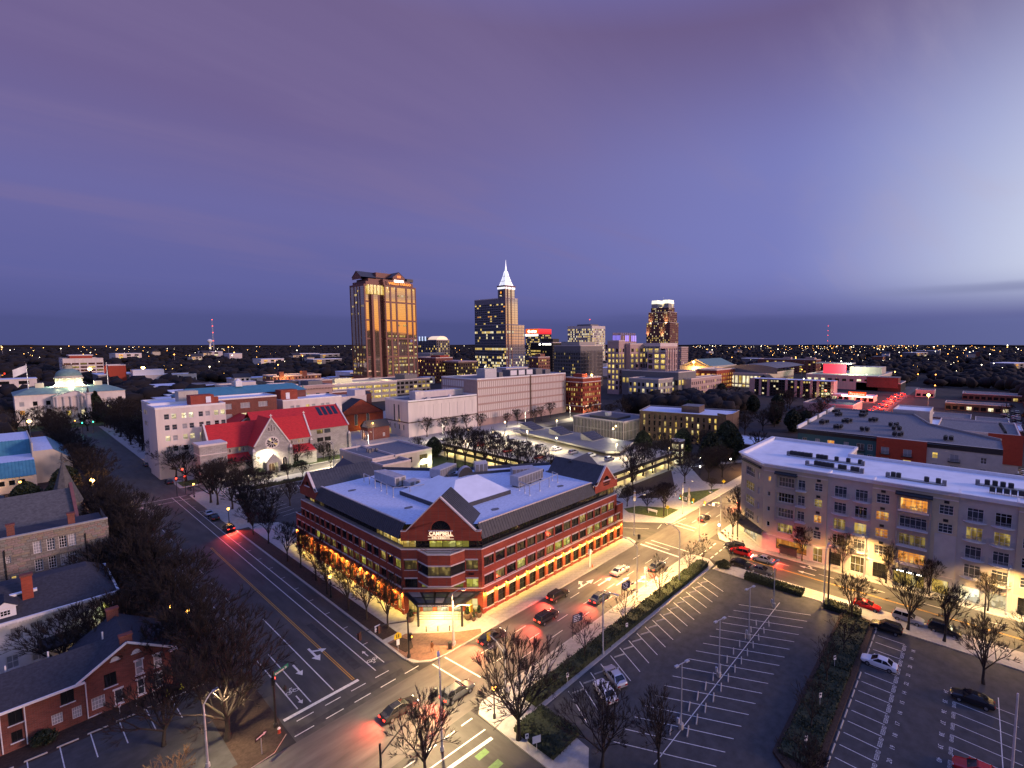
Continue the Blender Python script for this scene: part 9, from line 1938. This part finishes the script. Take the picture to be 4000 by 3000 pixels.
# cafe seating and bicycles
for i, (x, y) in enumerate(((110.2, 44.2), (111.6, 45.8), (109.6, 42.6), (108.9, 41.0), (112.8, 47.2))):
 t = thing('cafe_table', 'small round cafe table under the dark corner awning', 'table', (x-1.0, y+1.2, .13), 'cafe tables at the corner'); m = MB(); m.lathe((x-1, y+1.2, .83), [(.4, 0), (.4, .04)], 10, M_STEEL); m.build('top', t); m = MB(); m.tube((x-1, y+1.2, .13), (x-1, y+1.2, .83), .04, .04, 6, M_BLACK); m.build('leg', t)
 for s in (-1, 1):
  t = thing('cafe_chair', 'metal cafe chair under the dark corner awning', 'chair', (x-1+s*.7, y+1.2, .13), 'cafe chairs at the corner'); m = MB(); m.box(x-1+s*.7-.2, y+1.0, .55, x-1+s*.7+.2, y+1.4, .6, M_BROWN); m.build('seat', t); m = MB(); m.box(x-1+s*.9-.03, y+1.0, .6, x-1+s*.9+.03, y+1.4, 1.05, M_BROWN); m.build('backrest', t); m = MB(); [m.tube((x-1+s*.7+a, y+1.2+b, .13), (x-1+s*.7+a, y+1.2+b, .55), .02, .02, 4, M_BLACK) for a in (-.17, .17) for b in (-.17, .17)]; m.build('legs', t)
BS = thing('bus_shelter', 'small dark shelter on the pavement before the lit shop window', 'shelter', (107.9, 31.5, .15)); m = MB(); m.box(107.5, 29.6, 2.4, 108.8, 33.6, 2.55, M_BLACK); m.build('roof', BS)
for y in (29.7, 31.6, 33.5): m = MB(); m.box(108.6, y-.04, .15, 108.7, y+.04, 2.4, M_BLACK); m.build('post', BS)
m = MB(); m.box(108.64, 29.8, .5, 108.66, 33.4, 2.2, G_BLUE); m.build('pane', BS)
# signal lights at the crossing by the church and by the capitol, seen small
for x, y, on, lab, an in ((33.5, 196.5, 'r', 'left red signal hung over the church street crossing', 180), (35.8, 197.5, 'r', 'right red signal hung over the church street crossing', 180), (37.4, 209.5, 'r', 'red signal on the church corner post', 180), (27.5, 372, 'g', 'left green signal before the capitol', 0), (31.5, 372, 'g', 'right green signal before the capitol', 0), (17.8, 190, 'r', 'small red signal beside the bright starry lamp', 0)):
 t = thing('traffic_signal', lab, 'traffic signal', (x, y, 0)); z = 5.0 if on == 'r' else 6.0; m = MB(); m.tube((x, y, 0), (x, y, z), .08, .08, 6, M_BLACK); m.build('pole', t); sc = 1.0; sig_head(t, (x, y-.1, z), 0, on)
 m = MB(); m.lathe((x, y-.42, z+(.86 if on == 'r' else .18)), [(.05, -.2), (.24, -.1), (.24, .1), (.05, .2)], 8, E_RED if on == 'r' else E_GRN); m.build('glowing_lens', t)
 lamp('POINT', (x, y-.9, z+.5), 160, (1, .06, .03) if on == 'r' else (.1, 1, .55), t, .15)
# ------------------------------------------------------------------ far woods, far lights, masts
import numpy as np
def blobs(name, pts, m, seed=0, **tags):
 """far tree crowns as lumpy low clusters, merged: (x, y, radius, height)"""
 rg = np.random.default_rng(seed); ph = (1+5**.5)/2
 bv = np.array([(-1, ph, 0), (1, ph, 0), (-1, -ph, 0), (1, -ph, 0), (0, -1, ph), (0, 1, ph), (0, -1, -ph), (0, 1, -ph), (ph, 0, -1), (ph, 0, 1), (-ph, 0, -1), (-ph, 0, 1)])/1.9
 bf = np.array([(0, 11, 5), (0, 5, 1), (0, 1, 7), (0, 7, 10), (0, 10, 11), (1, 5, 9), (5, 11, 4), (11, 10, 2), (10, 7, 6), (7, 1, 8), (3, 9, 4), (3, 4, 2), (3, 2, 6), (3, 6, 8), (3, 8, 9), (4, 9, 5), (2, 4, 11), (6, 2, 10), (8, 6, 7), (9, 8, 1)])
 P = np.array(pts); n = len(P); a = rg.uniform(0, 6.28, n); V = np.repeat(bv[None], n, 0)*rg.uniform(.75, 1.3, (n, 12, 1))
 x = V[..., 0]*np.cos(a)[:, None]-V[..., 1]*np.sin(a)[:, None]; y = V[..., 0]*np.sin(a)[:, None]+V[..., 1]*np.cos(a)[:, None]
 X = x*P[:, 2:3]+P[:, 0:1]; Y = y*P[:, 2:3]+P[:, 1:2]; Z = (V[..., 2]*.5+.5)*P[:, 3:4]
 co = np.stack([X, Y, Z], -1).reshape(-1, 3); F = (bf[None]+12*np.arange(n)[:, None, None]).reshape(-1, 3)
 me = bpy.data.meshes.new(name); me.vertices.add(len(co)); me.vertices.foreach_set('co', co.ravel()); me.loops.add(F.size); me.loops.foreach_set('vertex_index', F.ravel().astype(np.int32)); me.polygons.add(len(F)); me.polygons.foreach_set('loop_start', np.arange(0, F.size, 3, dtype=np.int32)); me.materials.append(m); me.update(calc_edges=True); me.validate()
 return link(name, me, None, **tags)
rf_ = random.Random(5); FW = Vector((.784, .62))
def in_city(x, y):
 d = hypot(x, y)
 if d < 330: return True
 if 0 < x < 130 and 190 < y < 520: return True
 if 130 < x < 700 and 190 < y < 720 : return True
 if 350 < x < 900 and 130 < y < 720 and y > x*.2: return True
 if -30 < y < 130 and 230 < x < 640: return True
 return False
pts = []
while len(pts) < 15000:
 d = 330+(rf_.random()**1.9)*6200; a = radians(rf_.uniform(-16, 98)); x, y = d*cos(a), d*sin(a)
 if in_city(x, y): continue
 if 46 < y < 68 and x < 900 or (40 < x < 125 and 860 < y < 1100): continue
 k = 1+d/2600
 pts.append((x, y, rf_.uniform(4, 7.5)*k, rf_.uniform(7, 14)*(1+d/9000)))
blobs('distant_wood', pts, M_WOOD, 3, kind='stuff')
for i, (d, h, s) in enumerate(((5200, 18, 1), (7500, 24, 2), (11000, 34, 3))):
 b = MB(); rd_ = random.Random(s); n = 160; prev = None
 for j in range(n+1):
  a = radians(-22+126*j/n); hh = h*(.6+.4*sin(j*.13*s+s)+rd_.uniform(-.12, .12)); p = (d*cos(a), d*sin(a)); q = ((d+900)*cos(a), (d+900)*sin(a))
  if prev: b.face([(*prev[0], 0), (*p, 0), (*p, hh), (*prev[0], prev[2])], M_WOOD); b.face([(*prev[0], prev[2]), (*p, hh), (*q, hh*.8), (*prev[1], prev[2]*.8)], M_WOOD)
  prev = (p, q, hh)
 b.build('hills', None, kind='structure')
b = MB(); rd_ = random.Random(8); prev = None  # unseen western ridge, added to darken the low part of tower reflections
for j in range(61):
 a = radians(-112+76*j/60); hh = 92+rd_.uniform(-5, 5)+10*sin(j*.4); p = (1500*cos(a), 1500*sin(a)); q = (2200*cos(a), 2200*sin(a))
 if prev: b.face([(*prev[0], 0), (*p, 0), (*p, hh), (*prev[0], prev[2])], M_WOOD); b.face([(*prev[0], prev[2]), (*p, hh), (*q, hh*.9), (*prev[1], prev[2]*.9)], M_WOOD)
 prev = (p, q, hh)
b.build('hills', None, kind='structure')
# scattered small buildings among the trees
def small_house_proto(m_, rf, w, l, h, flat):
 t = thing('far_building', 'x', 'building', (0, 0, 0), None, True); m = MB(); m.box(-w/2, -l/2, 0, w/2, l/2, h, m_); m.build('wall', t); m = MB()
 if flat: m.box(-w/2-.3, -l/2-.3, h, w/2+.3, l/2+.3, h+.5, rf)
 else: m.hexa([(-w/2-.5, -l/2-.5, h), (w/2+.5, -l/2-.5, h), (w/2+.5, l/2+.5, h), (-w/2-.5, l/2+.5, h)], [(-w/2-.5, -.05, h+w*.3), (w/2+.5, -.05, h+w*.3), (w/2+.5, .05, h+w*.3), (-w/2-.5, .05, h+w*.3)], rf)
 m.build('roof', t)
 for i in range(3):
  for s in (0, 1): link('window', win_mesh(w*.16, h*.3, 1, 1, (L_YEL, G_DARK, L_PALE, L_ORG, G_DARK, G_DARK)[(i+s*3) % 6]), t, (-w/2+w*(.12+.3*i), -l/2-.1, h*(.15+.42*s)))
 return t
FP = [small_house_proto(*a) for a in ((M_PAINTW, M_SHING, 11, 9, 6, False), (M_BRICKD, M_ROOFG, 22, 14, 8, True), (M_WHITE, M_ROOFB, 30, 16, 8, True), (M_CREAM, M_SHING, 13, 10, 6, False), (M_GREY, M_ROOFW, 36, 22, 7, True))]
FPL = ('white pitched roof house among the far trees', 'flat roofed brick block among the far trees', 'white flat roofed block among the far trees', 'cream pitched roof house among the far trees', 'long grey flat roofed building among the far trees')
for i in range(70):
 d = 420+rf_.random()**1.4*1900; a = radians(rf_.uniform(-12, 96)); x, y = d*cos(a), d*sin(a)
 if in_city(x, y) and d < 520: continue
 if 40 < y < 74: continue
 k = rf_.randrange(5); inst(FP[k], (x, y, 2+d*.003), rf_.choice((0, pi/2, .3, -.4)), FPL[k], FPL[k].replace('house', 'houses').replace('block', 'blocks').replace('building', 'buildings'), 1+d/2200)
for i in range(38):
 x = rf_.uniform(58, 330); y = rf_.uniform(300, 690)
 if x > 130 and y > x*2.6: pass
 if (212 < x < 290 and y < 520) or (100 < x < 132 and y < 430) or (140 < x < 218 and y < 560): continue
 k = rf_.choice((1, 2, 4)); inst(FP[k], (x, y, 0), rf_.choice((0, pi/2)), FPL[k].replace('among the far trees', 'in the blocks left of the bronze tower'), 'small blocks left of the bronze tower', rf_.uniform(.8, 1.3))
for p in FP: kill(p)
# distant street and house lights: the larger ones one by one, the rest as one mass
def far_light_proto(em, r, h):
 t = thing('far_lamp', 'x', 'lamp', (0, 0, 0), None, True); m = MB(); m.tube((0, 0, 0), (0, 0, h), .12, .1, 5, M_STEEL); m.build('pole', t); m = MB(); m.lathe((0, 0, h), [(r*.4, -r), (r, -r*.4), (r, r*.4), (r*.4, r)], 7, em); m.build('lamp_head', t); return t
E_F = [glow('far amber lamp', (1.0, .50, .12), 9), glow('far white lamp', (1.0, .86, .60), 8), glow('far orange lamp', (1.0, .36, .06), 9)]
FLP = [far_light_proto(e, .62, 9) for e in E_F]
for i in range(120):
 right = i % 3 == 0
 d = 420+rf_.random()**1.3*2600; a = radians(rf_.uniform(-8, 34) if right else rf_.uniform(-8, 95)); x, y = d*cos(a), d*sin(a)
 inst(FLP[rf_.choice((0, 0, 1, 2, 1))], (x, y, 3+d*.004), 0, 'lit street lamp among the far trees', 'lit lamps among the far trees', .55+d/1250*rf_.uniform(.5, 1.1))
for p in FLP: kill(p)
for nm, em, n, seed in (('distant_lights', E_F[0], 190, 1), ('distant_lights', E_F[1], 190, 2), ('distant_lights', E_F[2], 70, 3)):
 rr_ = random.Random(seed); P_ = []
 for i in range(n):
  d = 700+rr_.random()**1.1*4800; c = rr_.choice((None, None, (14, 5), (20, 6), (86, 7), (5, 4))); a = radians(rr_.uniform(-14, 96) if not c else rr_.gauss(*c)); r = d/2500*rr_.uniform(.4, 1.1)
  P_.append((d*cos(a), d*sin(a), r, 0, 10+d*.0042*rr_.uniform(.6, 1)))
 o = blobs(nm, [(p[0], p[1], p[2], p[2]*1.9) for p in P_], em, seed, kind='stuff')
 z = np.repeat(np.array([p[4] for p in P_]), 12); co = np.empty(len(o.data.vertices)*3); o.data.vertices.foreach_get('co', co); co = co.reshape(-1, 3); co[:, 2] += z; o.data.vertices.foreach_set('co', co.ravel())
# radio masts with red lights
for (x, y, h, lab) in ((820, 3560, 190, 'tall thin radio mast with red lights on the left horizon'), (4900, 1130, 215, 'tall thin radio mast with red lights on the right horizon')):
 t = thing('radio_mast', lab, 'radio mast', (x, y, 0)); m = MB()
 for k in range(3): m.tube((x+3*cos(k*2.1), y+3*sin(k*2.1), 0), (x+2*cos(k*2.1), y+2*sin(k*2.1), h), .8, .5, 4, M_STEEL)
 m.build('lattice', t); m = MB()
 for q in (.35, .6, .8, 1.0): m.lathe((x, y, h*q), [(1, -2), (2.6, 0), (1, 2)], 6, E_RED)
 m.build('warning_light', t)
t = thing('water_tower', 'pale mushroom water tower on the far left horizon', 'water tower', (1180, 5050, 0)); m = MB(); m.lathe((880, 3900, 0), [(7, 0), (5, 50), (14, 62), (15, 70), (6, 78)], 12, M_PAINTW); m.build('tank', t)
# red lit traffic glow far left, put into glowing red and amber blocks
for x, y, w in ((-12, 905, 26), (4, 880, 10)):
 t = thing('red_glow_cluster', 'cluster of red and amber glow blocks at the far left edge' if w > 20 else 'small row of red glow blocks below the cluster at the far left edge', 'sign', (x, y, 0)); m = MB()
 for i in range(6): m.box(x-w/2+i*w/6, y, 8+(i % 3)*2.4, x-w/2+(i+.7)*w/6, y+1, 10+(i % 3)*2.4, E_REDGLOW if i % 2 else E_SIGNO)
 m.build('letter', t); m = MB(); m.tube((x, y+.5, 0), (x, y+.5, 8), .5, .5, 6, M_STEEL); m.build('post', t)
for o in bpy.data.objects:
 for k_ in ('_local', '_nw'):
  if k_ in o: del o[k_]
